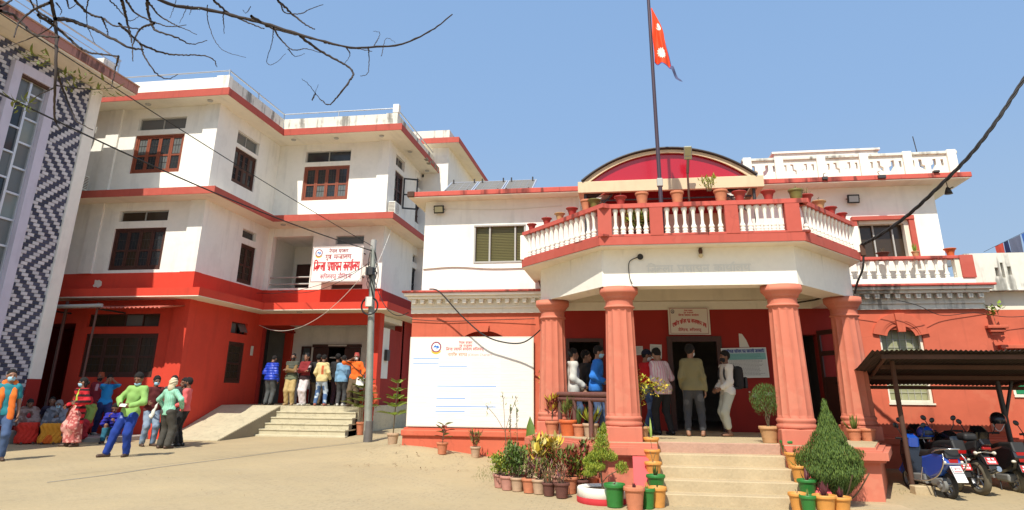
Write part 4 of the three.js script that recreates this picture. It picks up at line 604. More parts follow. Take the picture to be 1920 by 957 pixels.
board('citizen_charter_board', 'large white citizen charter board with round emblem and blue lines on the coral wall', 'notice board', 3.06, 2.06, [-3.75, 1.69, -17.07], canvasTex(1536, 1034, (c, w, h) => {
  c.fillStyle = '#e8e5dc'; c.fillRect(0, 0, w, h); for (let i = 0; i < 2600; i++) { c.fillStyle = `rgba(${150 + rnd() * 60 | 0},${120 + rnd() * 60 | 0},${110 + rnd() * 40 | 0},${0.03 + rnd() * 0.05})`; c.fillRect(rnd() * w, rnd() * h, 14 + rnd() * 60, 2); }
  for (let y = 250; y < 1010; y += 17) for (const [a, b] of [[30, 360], [380, 750], [780, 1120], [1140, 1500]]) if (hash2(y, a, 3) > 0.25) { c.fillStyle = 'rgba(170,120,100,0.13)'; c.fillRect(a, y, (b - a) * (0.4 + 0.6 * hash2(y, a, 9)), 5); }
  c.strokeStyle = '#d9d2c4'; c.lineWidth = 2; for (let y = 240; y < h; y += 66) { c.beginPath(); c.moveTo(10, y); c.lineTo(w - 10, y + 3); c.stroke(); }
  c.lineWidth = 10; c.strokeStyle = '#d8cfc0'; c.strokeRect(5, 5, w - 10, h - 10);
  emblem(c, 330, 118, 66);
  nagari(c, 'na e pa aa la sp sa ra ka aa ra', 700, 54, 26, '#b8504e', 5, 170); nagari(c, 'ga r ha sp ma nta ta rra aa la ya', 700, 92, 24, '#b8504e', 5, 160); nagari(c, 'i ja lla la aa sp pa rra sha aa sa na sp ka aa ya aa reph la ya sp ka i pa la va sta ta u', 690, 128, 30, '#b84848', 5, 470);
  nagari(c, 'na aa ga i ra ka sp ba dda aa pa ta rra', 600, 192, 32, '#b07a5a', 5, 240); c.font = '40px sans-serif'; c.fillStyle = '#c06a62'; c.fillText('(Citizen Charter)', 735, 224);
  const L = (a, b, y) => { c.fillStyle = '#bcd8f4'; c.fillRect(a, y - 7, b - a, 14); c.fillStyle = '#3d74c4'; c.fillRect(a, y - 3, b - a, 6); };
  L(45, 370, 252); L(45, 370, 316); L(375, 725, 344); L(360, 1090, 575); L(358, 715, 715); L(352, 1088, 806); L(352, 712, 862);
}), { tilt: 0 });
const inPorch = (c, w, h) => { c.fillStyle = '#d9d0c4'; c.fillRect(0, 0, w, h); };
board('porch_sign', 'cream sign with curved red lettering above the hall door', 'sign', 0.95, 0.63, [1.44, 3.07, -17.14], canvasTex(384, 256, (c, w, h) => {
  inPorch(c, w, h); c.strokeStyle = '#8a2f30'; c.lineWidth = 4; c.strokeRect(14, 8, w - 30, h - 16); emblem(c, 40, 36, 17, '#33304a');
  nagari(c, 'na e pa aa la sp sa ra ka aa ra', 190, 24, 12, '#a83030', 2.5, 80); nagari(c, 'ga r ha sp ma nta ta rra aa la ya', 190, 44, 12, '#a83030', 2.5, 90); nagari(c, 'i ja lla la aa sp pa rra sha aa sa na sp ka aa ya aa reph la ya', 190, 66, 15, '#a83030', 3, 190);
  nagari(c, 'ra aa ssa i tta ya sp pa i ra ca ya sp pa ta rra sp va ya va sta tha aa pa na sp ta tha aa', 192, 112, 34, '#b22a2e', 5.5, 318, 46); nagari(c, 'ta au i la ha va aa , sp ka i pa la va sta ta u', 192, 204, 22, '#a83030', 4, 216);
}), { tilt: -0.01 });
board('notice_poster', 'pale printed notice with a blue heading and green lines by the hall door', 'poster', 1.0, 0.66, [2.61, 2.13, -17.14], canvasTex(512, 340, (c, w, h) => {
  c.fillStyle = '#cfd3cd'; c.fillRect(0, 0, w, h); c.fillStyle = '#7fb8b4'; c.fillRect(8, 60, w - 16, 74); c.fillStyle = '#a9bccb'; c.fillRect(8, 8, w - 16, 50);
  nagari(c, 'ra aa ssa i tta ya ta aa sp pa i ra ca ya sp pa ta rra sp sa ma na dha ii sp ja aa na ka aa ra ii', 256, 20, 30, '#2a3f86', 6, 460);
  for (let y = 68; y < 320; y += 15) { const green = y < 132; c.fillStyle = green ? '#1f6f66' : '#4a4b50'; let x = 22; while (x < w - 40 - hash2(y, 1, 2) * 90) { const q = 6 + hash2(x, y, 4) * 22; c.fillRect(x, y, q, 3); c.fillRect(x + 2, y + 3, 2, 4); x += q + 5; } }
  c.strokeStyle = '#e6e6e2'; c.lineWidth = 8; c.strokeRect(4, 4, w - 8, h - 8);
}), { tilt: 0.02, d: 0.012 });
{
  const paperTex = (s) => canvasTex(96, 128, (c, w, h) => { c.fillStyle = '#cfd0ca'; c.fillRect(0, 0, w, h); for (let y = 18; y < h - 12; y += 7) { c.fillStyle = '#8a8c8a'; c.fillRect(10, y, (w - 20) * (0.5 + 0.5 * hash2(y, s, 1)), 2); } });
  const sheet = (label, x, y, w, h, s, tilt, z = -17.195) => { const t = thing('paper_notice', label, 'paper', [x, y, z]); t.rotation.z = tilt; part(t, 'sheet', [sheetGeo(w, h)], printed(paperTex(s), 0.8)); };
  sheet('white paper sheet on the porch wall nearest the left front column', 0.22, 2.4, 0.25, 0.2, 1, 0.03); sheet('white paper sheet taped on the wall just left of the hall door', 0.64, 2.38, 0.27, 0.32, 2, -0.05);
  const tp = thing('torn_paper', 'torn scrap of pale paper above the blue headed notice', 'paper', [2.63, 2.62, -17.19]); part(tp, 'sheet', [poly([[-0.1, -0.15], [0.12, -0.15], [0.06, 0.02], [-0.02, 0.15], [-0.09, 0.16]], 0.004)], M.plastic);
  const lobby = (label, x, y, w, h, s) => { const t = thing('wall_poster', label, 'poster', [x, y, -28.48]); part(t, 'sheet', [sheetGeo(w, h)], printed(paperTex(s), 0.8)); };
  lobby('wide grey map sheet on the lobby wall left of the cabinet', -13.32 - 0.2 + 0.08, 2.65, 0.1 + 0.1, 0.42, 5);
  const nt = thing('door_notice', 'narrow white notice on the red side wall by the lobby door', 'sign', [-13.91, 2.84, -25.15], Math.PI / 2); part(nt, 'sheet', [RB(-0.09, 0.09, -0.17, 0.17, 0, 0.012, 0.004)], M.plastic);
}
{ // shapes of letters once fixed to the beam, now only paler paint
  const t = thing('faded_lettering', 'faded grey lettering left on the cream beam over the steps', 'lettering', [1.34, 3.66, -13.193]);
  const tx = canvasTex(768, 96, (c, w, h) => { c.clearRect(0, 0, w, h); nagari(c, 'i ja lla la aa sp pa rra sha aa sa na sp ka aa ya aa reph la ya', w / 2, 34, 46, '#e0ded4', 9, 730); });
  const m = printed(tx, 0.85); m.transparent = true; m.alphaTest = 0.4; part(t, 'print', [sheetGeo(1.95, 0.25)], m);
}
// ---------------------------------------------------------------- lamps, cameras, roof fittings
function floodlight(label, x, y, z, s = 1, glass = M.glassGrey) { const t = thing('floodlight', label, 'floodlight', [x, y, z], 0, undefined); part(t, 'housing', [RB(-0.14 * s, 0.14 * s, -0.11 * s, 0.11 * s, 0.02, 0.09, 0.015)], M.black); part(t, 'lens', [B(-0.11 * s, 0.11 * s, -0.075 * s, 0.075 * s, 0.09, 0.096)], glass); part(t, 'bracket', [bar([-0.15 * s, 0, 0.05], [-0.15 * s, 0, -0.02], 0.01), bar([0.15 * s, 0, 0.05], [0.15 * s, 0, -0.02], 0.01)], M.darkSteel); t.rotation.x = 0.25; return t; }
floodlight('black framed floodlight on the white wall under the left roof edge', -4.72, 5.97, -17.2, 0.95, mat(0.45, 0.42, 0.25, { rough: 0.3 }));
floodlight('black framed floodlight under the right roof above the terrace window', 5.46, 5.9, -17.2, 0.95, mat(0.4, 0.42, 0.42, { rough: 0.3 }));
{ const t = thing('bulb_lamp', 'bare bulb lamp with rusty holder hanging under the balcony edge', 'lamp', [1.4, 3.9, -13.15]); part(t, 'holder', [lathe([[0, 0], [0.03, 0], [0.04, 0.05], [0.03, 0.1], [0, 0.1]], 12), bar([0, 0.08, 0], [0, 0.12, -0.06], 0.015)], M.rust); part(t, 'bulb', [new THREE.SphereGeometry(0.042, 14, 10).translate(0, -0.03, 0)], mat(0.6, 0.5, 0.3, { rough: 0.2 })); part(t, 'wire', [tube([[0, 0.1, -0.02], [0.1, 0.16, -0.03], [0.13, 0.33, 0.35], [0.12, 0.4, 0.38]], 0.006)], M.cable); }
{ const t = thing('security_camera', 'black dome camera with trailing wire on the cream beam', 'camera', [0.3, 3.87, -13.18]); part(t, 'housing', [new THREE.SphereGeometry(0.05, 14, 10), cyl(0.055, 0.055, 0.03, 0, 0, 0, 16).rotateX(Math.PI / 2)], M.black); part(t, 'wire', [tube([[-0.04, 0, 0], [-0.16, -0.05, 0.01], [-0.21, -0.1, 0.01], [-0.21, -0.4, 0.01], [-0.17, -0.5, 0.02]], 0.009)], M.cable); }
{ const t = thing('hanging_lamp', 'small black lamp fitting under the right end of the white roof slab', 'lamp', [7.55, 5.98, -17.1]); part(t, 'shade', [lathe([[0, 0.1], [0.03, 0.1], [0.06, 0.04], [0.09, -0.06], [0, -0.06]], 12)], M.black); part(t, 'arm', [bar([0, 0.08, 0], [0, 0.24, 0], 0.01), bar([0, 0.05, 0], [0.12, 0.1, 0.02], 0.012)], M.black); }
{ const t = thing('solar_street_lamp', 'slim pole lamp with a flat head standing on the balcony before the red canopy', 'lamp', [1.4, 4.2, -14.75]); part(t, 'pole', [bar([0, 0, 0], [0.03, 1.78, 0], 0.022), bar([0.03, 1.75, 0], [0.06, 2.05, 0.02], 0.03)], M.rust); const h = part(t, 'lamp_head', [RB(-0.085, 0.085, 0, 0.3, -0.02, 0.02, 0.02)], M.galv); h.position.set(0.06, 2.05, 0.02); h.rotation.x = 0.5; const l = part(t, 'lens', [RB(-0.07, 0.07, 0.09, 0.28, 0.021, 0.026, 0.01), RB(-0.07, 0.07, 0.015, 0.07, 0.021, 0.026, 0.01)], mat(0.33, 0.33, 0.17, { rough: 0.3 })); l.position.copy(h.position); l.rotation.copy(h.rotation); }
{ // solar panels on the left roof
  let first; const labels = ['leftmost tilted grey solar panel on the hall roof', 'middle tilted grey solar panel on the hall roof', 'rightmost tilted grey solar panel on the hall roof'];
  for (let i = 0; i < 3; i++) { const x = -4.38 + i * 0.83; let t;
    if (!first) { t = first = thing('solar_array', labels[0], 'solar panel', [x, 6.5, -18.0], 0, 'solar panels on the hall roof'); const c = sub(t, 'module', 0, 0.26, 0); c.rotation.x = -1.05; part(c, 'frame', [B(-0.4, 0.4, -0.68, -0.65, -0.02, 0.02), B(-0.4, 0.4, 0.65, 0.68, -0.02, 0.02), B(-0.4, -0.37, -0.65, 0.65, -0.02, 0.02), B(0.37, 0.4, -0.65, 0.65, -0.02, 0.02)], M.alu); part(c, 'cell_sheet', [B(-0.37, 0.37, -0.65, 0.65, -0.01, 0.01)], mat(0.2, 0.185, 0.165, { rough: 0.75, map: T.concrete })); const g = []; for (let k = 1; k < 6; k++) g.push(B(-0.37, 0.37, -0.65 + k * 0.217, -0.645 + k * 0.217, 0.01, 0.012)); for (let k = 1; k < 4; k++) g.push(B(-0.37 + k * 0.185, -0.365 + k * 0.185, -0.65, 0.65, 0.0101, 0.0119)); part(c, 'cell_line', g, M.steel); part(t, 'stand', [bar([-0.3, -0.15, -0.45], [-0.3, 0.65, -0.45], 0.02), bar([0.3, -0.15, -0.45], [0.3, 0.65, -0.45], 0.02), bar([-0.3, -0.15, 0.4], [-0.3, 0.1, 0.4], 0.02), bar([0.3, -0.15, 0.4], [0.3, 0.1, 0.4], 0.02)], M.darkSteel); }
    else { t = first.clone(); t.name = numbered('solar_array'); t.userData = { ...first.userData, label: labels[i] }; t.position.x = x; scene.add(t); }
  }
}
function airCon(label, x, y, z, turn) { const t = thing('air_conditioner', label, 'air conditioner', [x, y, z], turn); part(t, 'casing', [RB(-0.4, 0.4, 0, 0.52, 0.02, 0.3, 0.02)], M.plastic); part(t, 'fan_grille', [new THREE.TorusGeometry(0.19, 0.012, 6, 24).translate(-0.1, 0.26, 0.302), new THREE.TorusGeometry(0.11, 0.008, 6, 20).translate(-0.1, 0.26, 0.304), bar([-0.29, 0.26, 0.303], [0.09, 0.26, 0.303], 0.008), bar([-0.1, 0.07, 0.303], [-0.1, 0.45, 0.303], 0.008)], M.frameGrey); part(t, 'vent_slat', Array.from({ length: 8 }, (_, i) => B(0.402, 0.406, 0.06 + i * 0.055, 0.08 + i * 0.055, 0.05, 0.28)).concat(Array.from({ length: 8 }, (_, i) => B(-0.406, -0.402, 0.06 + i * 0.055, 0.08 + i * 0.055, 0.05, 0.28))), M.rust); part(t, 'bracket', [B(-0.3, -0.26, -0.05, -0.002, -0.0, 0.34), B(0.26, 0.3, -0.05, -0.002, -0.0, 0.34)], M.darkSteel); return t; }
airCon('cream air conditioner outside the open window on the right side', -9.12, 8.05, -25.95, Math.PI / 2);
airCon('old air conditioner half hidden behind the corner of the brick faced building', -18.75, 7.95, -20.72, 0);
{ const t = thing('antenna_rod', 'thin antenna rod rising from the right roof', 'antenna', [7.3, 6.3, -17.6]); part(t, 'rod', [bar([0, 0, 0], [-0.09, 1.25, 0], 0.012)], M.darkSteel); part(t, 'foot', [cyl(0.03, 0.03, 0.1, 0, 0, 0, 10)], M.darkSteel); }
// ---------------------------------------------------------------- flag
{
  const t = thing('flagpole', 'tall dark flagpole rising from the middle of the balcony', 'flagpole', [0.735, 4.2, -13.03]);
  part(t, 'pole', [bar([0, 0, 0], [0, 6.2, 0], 0.04, 12, 0.032)], mat(0.075, 0.05, 0.065, { rough: 0.4, metal: 0.3 })); part(t, 'clamp', [RB(-0.055, 0.055, 0.98, 1.14, -0.055, 0.055, 0.015)], M.pvc); part(t, 'base', [RB(-0.1, 0.1, 0, 0.03, -0.1, 0.1, 0.01), cyl(0.055, 0.05, 0.2, 0, 0.03, 0)], M.darkSteel);
  const f = thing('flag', 'limp red pennant flag with white sun and moon and blue edge', 'flag', [0.775, 9.05, -13.03]);
  const nx = 18, ny = 40, P = [], U = [], I = []; const wid = (v) => (v < 0.5 ? mix(0.0, 0.235, sstep(-0.1, 0.5, v)) : mix(0.235, 0.33, (v - 0.5) / 0.5));
  for (let j = 0; j <= ny; j++) for (let i = 0; i <= nx; i++) { const v = j / ny, u = i / nx, w = wid(v) + 0.005; P.push(u * w + 0.008 * Math.sin(v * 9), -1.27 * v - 0.13 * v * (u * u * 0.55 + 0.45 * u) , (0.07 * Math.sin(u * 9 + v * 3.2) * v + 0.02 * Math.sin(u * 17 - v * 5) * v)); U.push(u, 1 - v); }
  for (let j = 0; j < ny; j++) for (let i = 0; i < nx; i++) { const a = j * (nx + 1) + i; I.push(a, a + nx + 1, a + 1, a + 1, a + nx + 1, a + nx + 2); }
  const g = new THREE.BufferGeometry(); g.setAttribute('position', new THREE.Float32BufferAttribute(P, 3)); g.setAttribute('uv', new THREE.Float32BufferAttribute(U, 2)); g.setIndex(I); g.computeVertexNormals(); g.userData.uv = true;
  const tx = canvasTex(192, 512, (c, w, h) => { c.fillStyle = '#e24a1c'; c.fillRect(0, 0, w, h); c.fillStyle = '#34448c'; c.fillRect(0, h - 8, w, 8); c.fillRect(w - 6, 300, 6, h);
    const star = (x, y, rx, ry, n) => { c.beginPath(); for (let i = 0; i < n * 2; i++) { const a = (i / n) * Math.PI, k = i % 2 ? 0.74 : 1; c[i ? 'lineTo' : 'moveTo'](x + rx * k * Math.cos(a), y + ry * k * Math.sin(a)); } c.fill(); };
    c.fillStyle = '#f4e9dc'; star(95, 410, 56, 52, 12); c.save(); c.translate(120, 165); c.beginPath(); c.arc(0, 0, 44, 0.1, Math.PI - 0.1); c.quadraticCurveTo(0, 52, 44, 4); c.fill(); star(4, 4, 34, 30, 8); c.restore(); });
  const m = printed(tx, 0.8); m.side = THREE.DoubleSide; part(f, 'cloth', [g], m);
  const tail = new THREE.PlaneGeometry(0.07, 0.36, 3, 8); { const p = tail.attributes.position; for (let i = 0; i < p.count; i++) { const v = 0.5 - p.getY(i) / 0.36; p.setX(i, p.getX(i) * (1 - 0.3 * v) + v * 0.13 + (v > 0.8 ? 0.05 * (v - 0.8) * 5 : 0)); p.setZ(i, 0.03 * Math.sin(v * 5 + p.getX(i) * 20)); } tail.computeVertexNormals(); }
  part(f, 'tail', [tail.translate(0.325, -1.55, 0.02)], mat(0.07, 0.08, 0.17, { two: true }));
}
// ---------------------------------------------------------------- washing on the roof line of the annex
for (const [label, x, w, h, m, z] of [['red striped cloth hanging on the roof line of the annex', 8.97, 0.2, 0.26, mat(0.4, 0.05, 0.03), -18.3], ['dark blue cloth between the red and grey ones on the roof line', 9.14, 0.1, 0.33, mat(0.01, 0.015, 0.06), -18.31], ['grey blue trousers on the roof line of the annex', 9.34, 0.28, 0.42, mat(0.09, 0.1, 0.15), -18.3], ['bright blue cloth cut off by the right edge on the roof line', 9.62, 0.22, 0.36, mat(0.03, 0.09, 0.3), -18.3]]) {
  const t = thing('hanging_cloth', label, 'cloth', [x, 4.93 + (x - 8.97) * 0.45, z]); const g = new THREE.PlaneGeometry(w, h, 12, 10), p = g.attributes.position; for (let i = 0; i < p.count; i++) { const X = p.getX(i), Y = p.getY(i); p.setZ(i, 0.025 * Math.sin(X * 40 + Y * 4) * (0.6 - Y / h)); p.setY(i, Y - h / 2 + X * 0.45 + 0.02 * Math.sin(X * 30) * (0.5 - Y / h)); } g.computeVertexNormals(); part(t, 'cloth', [g], Object.assign(m, { side: THREE.DoubleSide, roughness: 0.95 }));
}
wire('thin clothes line rising to the right over the annex roof', [[8.6, 4.76, -18.3], [9.0, 4.95, -18.3], [9.5, 5.18, -18.3], [10.2, 5.5, -18.3]], 0.005);
// ---------------------------------------------------------------- utility pole with coil, meter box and wires
{
  const t = thing('utility_pole', 'grey steel utility pole with a cable coil and a white meter box', 'pole', [-7.76, 0, -21.38]);
  const at = (y) => [-0.3 * (y / 6.2), y, -0.05];
  part(t, 'pole', [bar([0, -0.2, 0], at(6.1), 0.125, 16, 0.085)], M.galv); part(t, 'sleeve', [cyl(0.135, 0.13, 0.6, 0, 0, 0, 16)], mat(0.16, 0.15, 0.15, { map: T.rust, metal: 0.2, rough: 0.6 })); part(t, 'cap', [cyl(0.095, 0.095, 0.3, at(6)[0], 5.82, -0.05, 14)], M.pvc);
  part(t, 'cable_coil', [0, 1, 2, 3].map((i) => new THREE.TorusGeometry(0.255 + 0.006 * i, 0.018, 8, 36).translate(-0.2 + 0.004 * i, 3.98, 0.13 + 0.012 * i)), M.cable);
  part(t, 'meter_box', [RB(-0.33, -0.11, 3.96, 4.26, 0.06, 0.2, 0.015)], M.plastic); part(t, 'junction_box', [RB(-0.4, -0.16, 4.95, 5.2, 0.02, 0.2, 0.01)], M.darkSteel);
  const w = []; for (let k = 0; k < 16; k++) { const a = rr(0, 6.28), y0 = rr(4.2, 5.2), y1 = rr(4.9, 5.9); w.push(tube([[at(y0)[0] + 0.12 * Math.cos(a), y0, 0.12 * Math.sin(a)], [at(y0)[0] + 0.17 * Math.cos(a + 0.8), mix(y0, y1, 0.5), 0.17 * Math.sin(a + 0.8)], [at(y1)[0] + 0.1 * Math.cos(a + 2), y1, 0.1 * Math.sin(a + 2)]], rr(0.008, 0.016), 10, 5)); } part(t, 'wire_bundle', w, M.cable);
}
const sagTo = (a, b, s, n = 6) => Array.from({ length: n + 1 }, (_, i) => { const t = i / n; return [mix(a[0], b[0], t), mix(a[1], b[1], t) - s * 4 * t * (1 - t), mix(a[2], b[2], t)]; });
wire('thick overhead wire running from the pole top to the upper left', sagTo([-10.6, 6.36, -7], [-8.05, 5.75, -21.35], 0.28), 0.016);
wire('thinner overhead wire above the thick one running from the pole to the upper left', sagTo([-10.2, 7.5, -7], [-8.05, 5.9, -21.35], 0.1), 0.011);
wire('white wire looping from the pole down to the left wing entrance', sagTo([-8.05, 5.3, -21.35], [-13.6, 3.75, -24.9], 0.9, 8), 0.008, M.plastic);
wire('pale wire from the pole up to the open window', sagTo([-8.0, 5.0, -21.35], [-9.05, 8.6, -26.6], 0.25), 0.008, M.plastic);
wire('dark wire from the pole across to the left wing wall', sagTo([-8.05, 5.35, -21.35], [-13.7, 4.9, -24.6], 0.3), 0.009);
wire('dark wire from the pole to the balcony handrail', sagTo([-8.05, 5.42, -21.35], [-13.2, 5.1, -25.3], 0.45), 0.009);
wire('dark wire slung from the pole to the hall cornice', sagTo([-7.95, 5.0, -21.3], [-5.35, 3.3, -17.0], 0.5), 0.012);
wire('black cable looping across the charter board to the left column', [[-4.75, 3.83, -16.7], [-4.55, 3.8, -16.66], [-3.95, 3.2, -16.78], [-3.35, 2.72, -16.8], [-2.9, 2.57, -16.8], [-2.45, 2.55, -16.7], [-2.0, 2.78, -16.3], [-1.78, 2.95, -15.9]], 0.016);
wire('thin wire drawn along the coral wall under the left cornice', [[-5.3, 3.15, -17.15], [-4.4, 3.1, -17.16], [-3.5, 3.12, -17.16], [-2.2, 3.14, -17.1]], 0.009);
wire('thin wire sagging along the right cornice', [[4.7, 3.6, -16.85], [5.6, 3.52, -16.8], [6.3, 3.35, -16.8], [6.9, 3.15, -17.1], [7.6, 3.2, -17.15], [8.4, 3.12, -17.3], [9.6, 3.25, -17.3]], 0.008);
{ // twisted black service cable to the balcony corner
  const a = [7.6, 7.4, -12.5], pts = [[7.35, 7.05, -12.5], [7.1, 6.75, -12.5], [6.63, 6.11, -12.6], [6.2, 5.55, -12.9], [5.78, 5.1, -13.4], [5.4, 4.72, -14.1], [4.95, 4.42, -14.7], [4.78, 4.35, -14.95]];
  const t = thing('service_cable', 'thick twisted black cable swooping from the upper right to the balcony corner', 'cable', pts[0]); const c = new THREE.CatmullRomCurve3(pts.map((p) => V3(...p).sub(V3(...pts[0]))));
  for (let s = 0; s < 3; s++) { const q = []; for (let i = 0; i <= 90; i++) { const p = c.getPoint(i / 90), an = i * 0.55 + s * 2.1; q.push(V3(p.x + 0.018 * Math.cos(an), p.y + 0.018 * Math.sin(an), p.z + 0.012 * Math.sin(an * 1.1))); } part(t, 'strand', [new THREE.TubeGeometry(new THREE.CatmullRomCurve3(q), 180, 0.018, 6)], M.cable); }
  part(t, 'clamp', [RB(4.74 - pts[0][0], 4.84 - pts[0][0], 4.12 - pts[0][1], 4.36 - pts[0][1], -15.0 - pts[0][2], -14.92 - pts[0][2], 0.02)], M.rust); part(t, 'tail', [tube([[4.79, 4.15, -14.95], [4.76, 3.9, -15.0], [4.66, 3.6, -15.2], [4.62, 3.42, -15.3]].map((p) => p.map((v, i) => v - pts[0][i])), 0.022)], M.cable);
}
wire('thin line running across the sandy yard to the pole foot', [[-7.8, 0.02, -21.2], [-8.15, 0.015, -19.6], [-8.55, 0.015, -17.6], [-8.8, 0.015, -15.6], [-9.05, 0.015, -13.8], [-9.15, 0.012, -12.2], [-9.35, 0.012, -11]], 0.005, M.slabGrey, 'ground_line');  // thin tube laid along a crack line in the yard
wire('bundle of loose black wires behind the left rear column', [[-2.05, 4.0, -16.75], [-1.95, 3.6, -16.7], [-2.0, 3.3, -16.75], [-1.92, 2.8, -16.9], [-2.0, 2.2, -17.0], [-1.95, 1.4, -17.05]], 0.014);
wire('black cable strung under the porch ceiling by the right rear column', [[4.5, 3.5, -15.7], [4.1, 3.42, -16.2], [3.8, 3.44, -17.0]], 0.018);
// ---------------------------------------------------------------- vehicle shelter
{
  const t = thing('vehicle_shelter', 'low rusty corrugated shelter on thin posts over the motorcycles', 'shelter', [4.75, -0.1, -14.2]);
  const g = new THREE.PlaneGeometry(8.2, 3.25, 420, 2).rotateX(-Math.PI / 2), p = g.attributes.position;
  const yAt = (z) => mix(2.19, 1.68, (-13.35 - z) / 3.2);
  for (let i = 0; i < p.count; i++) { const x = p.getX(i) + 4.1 + 4.15, z = p.getZ(i) - 14.97; const xx = x < 4.32 && z < -14 ? x + 0.5 * (z < -16 ? 1 : 0.35) : x; p.setXYZ(i, xx - 4.75, yAt(z) + 0.016 * Math.sin(x * 80) + 0.008 * Math.sin(x * 3 + z) + 0.1, z + 14.2); } g.computeVertexNormals();
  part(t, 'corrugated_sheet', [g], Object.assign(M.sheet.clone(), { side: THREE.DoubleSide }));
  for (const z of [-13.5, -14.4, -15.4, -16.5]) part(t, 'purlin', [B(4.35 + (z < -14 ? 0.25 : 0) + (z < -16 ? 0.2 : 0) - 4.75, 12.2 - 4.75, yAt(z) - 0.01, yAt(z) + 0.06, z + 14.2 - 0.03, z + 14.2 + 0.03)], M.rust);
  part(t, 'rafter', [bar([-0.3, yAt(-13.5) + 0.05, 0.7], [0.15, yAt(-16.5) + 0.05, -2.3], 0.03), bar([3, yAt(-13.5) + 0.05, 0.7], [3, yAt(-16.5) + 0.05, -2.3], 0.03)], M.rust);
  part(t, 'post', [bar([0.02, 0.0, 0], [0.0, yAt(-14.2) + 0.1, 0], 0.042, 10)], M.rust); part(t, 'post', [bar([2.62, 0, -1.95], [2.58, 1.86, -1.95], 0.05, 10), bar([2.6, 1.15, -1.95], [2.85, 1.86, -1.95], 0.035, 8)], M.darkSteel); part(t, 'post', [bar([6.5, 0, -0.2], [6.5, 2.1, -0.2], 0.045, 10)], M.rust);
  const b = thing('concrete_block', 'rough concrete block at the foot of the shelter post', 'block', [4.82, -0.12, -13.95], 0.15); part(b, 'block', [RB(-0.16, 0.16, -0.02, 0.13, -0.1, 0.1, 0.02)], M.stepTan);
}
// ---------------------------------------------------------------- two wheelers; each built nose to -z, rear wheel hub over its base point
const MV = { blue: mat(0.012, 0.075, 0.42, { rough: 0.2, physical: true, clearcoat: 0.9, clearcoatRoughness: 0.1 }), black: mat(0.012, 0.012, 0.014, { rough: 0.22, physical: true, clearcoat: 0.7, clearcoatRoughness: 0.12 }), seat: mat(0.016, 0.015, 0.015, { rough: 0.6 }), tyre: mat(0.035, 0.032, 0.028, { rough: 0.9, map: T.rust }), dustTyre: mat(0.13, 0.11, 0.075, { rough: 0.95, map: T.rust }), rim: mat(0.3, 0.3, 0.31, { rough: 0.35, metal: 0.8 }), chrome: mat(0.62, 0.62, 0.6, { rough: 0.22, metal: 0.9 }), plateRed: mat(0.55, 0.03, 0.02, { rough: 0.5 }), white: mat(0.7, 0.7, 0.7, { rough: 0.5 }), lampRed: mat(0.35, 0.008, 0.008, { rough: 0.15 }), amber: mat(0.65, 0.6, 0.5, { rough: 0.2 }), grey: mat(0.2, 0.2, 0.19, { rough: 0.5 }), mirror: mat(0.02, 0.02, 0.02, { rough: 0.25 }) };
function wheel(t, name, z, R, w, tyre) {
  const g = sub(t, name, 0, R, z);
  const prof = []; for (let i = 0; i <= 12; i++) { const a = (i / 12) * Math.PI; prof.push([R - w * 0.55 + w * 0.55 * Math.sin(a), -w / 2 * Math.cos(a)]); } prof.unshift([R - w * 0.75, -w * 0.35]); prof.push([R - w * 0.75, w * 0.35]);
  part(g, 'tyre', [lathe(prof, 40).rotateZ(Math.PI / 2)], tyre);
  part(g, 'rim', [lathe([[R - w * 0.78, -w * 0.32], [R - w * 0.95, -w * 0.2], [R - w * 0.95, w * 0.2], [R - w * 0.78, w * 0.32]], 30).rotateZ(Math.PI / 2), ...Array.from({ length: 5 }, (_, i) => { const a = (i / 5) * 6.283; return bar([0, 0, 0], [0, (R - w * 0.9) * Math.cos(a), (R - w * 0.9) * Math.sin(a)], 0.018, 6); }), cyl(0.045, 0.045, w * 0.9, 0, -w * 0.45, 0, 14).rotateZ(Math.PI / 2)], MV.rim);
}
// side outline [z, y] given a width, softened
const flank = (pts, w, bevel = 0.03) => { const g = poly(pts.map(([z, y]) => [-z, y]), w - 2 * bevel, bevel); return g.rotateY(Math.PI / 2).translate(-w / 2 + bevel, 0, 0); };
function mirrors(t, y, z, dx, m = MV.mirror) { for (const s of [-1, 1]) { const e = new THREE.SphereGeometry(1, 16, 10).scale(0.062, 0.048, 0.018).rotateZ(s * 0.5).translate(s * (dx + 0.08), y + 0.24, z - 0.02); part(t, 'mirror', [e, tube([[s * dx * 0.9, y, z], [s * (dx + 0.03), y + 0.1, z + 0.02], [s * (dx + 0.07), y + 0.21, z - 0.01]], 0.009, 10)], m); } }
function plate(t, y, z, w, h, base, text, tilt) { const p = part(t, 'number_plate', [RB(-w / 2, w / 2, -h / 2, h / 2, -0.006, 0.006, 0.004)], MV.grey); p.position.set(0, y, z); p.rotation.x = tilt; const q = part(t, 'plate_print', [sheetGeo(w * 0.96, h * 0.94)], printed(canvasTex(160, 96, (c, W, H) => { c.fillStyle = base; c.fillRect(0, 0, W, H); text(c, W, H); }), 0.45)); q.position.set(0, y, z).add(V3(0, 0, 0.009).applyAxisAngle(V3(1, 0, 0), tilt)); q.rotation.x = tilt; }
const redPlate = (c, W, H) => { c.lineWidth = 7; nagari(c, 'ba aa sp pa', W / 2, 14, 26, '#fff', 6, 100); nagari(c, 'ra ga da ta', W / 2, 54, 28, '#fff', 7, 120); };
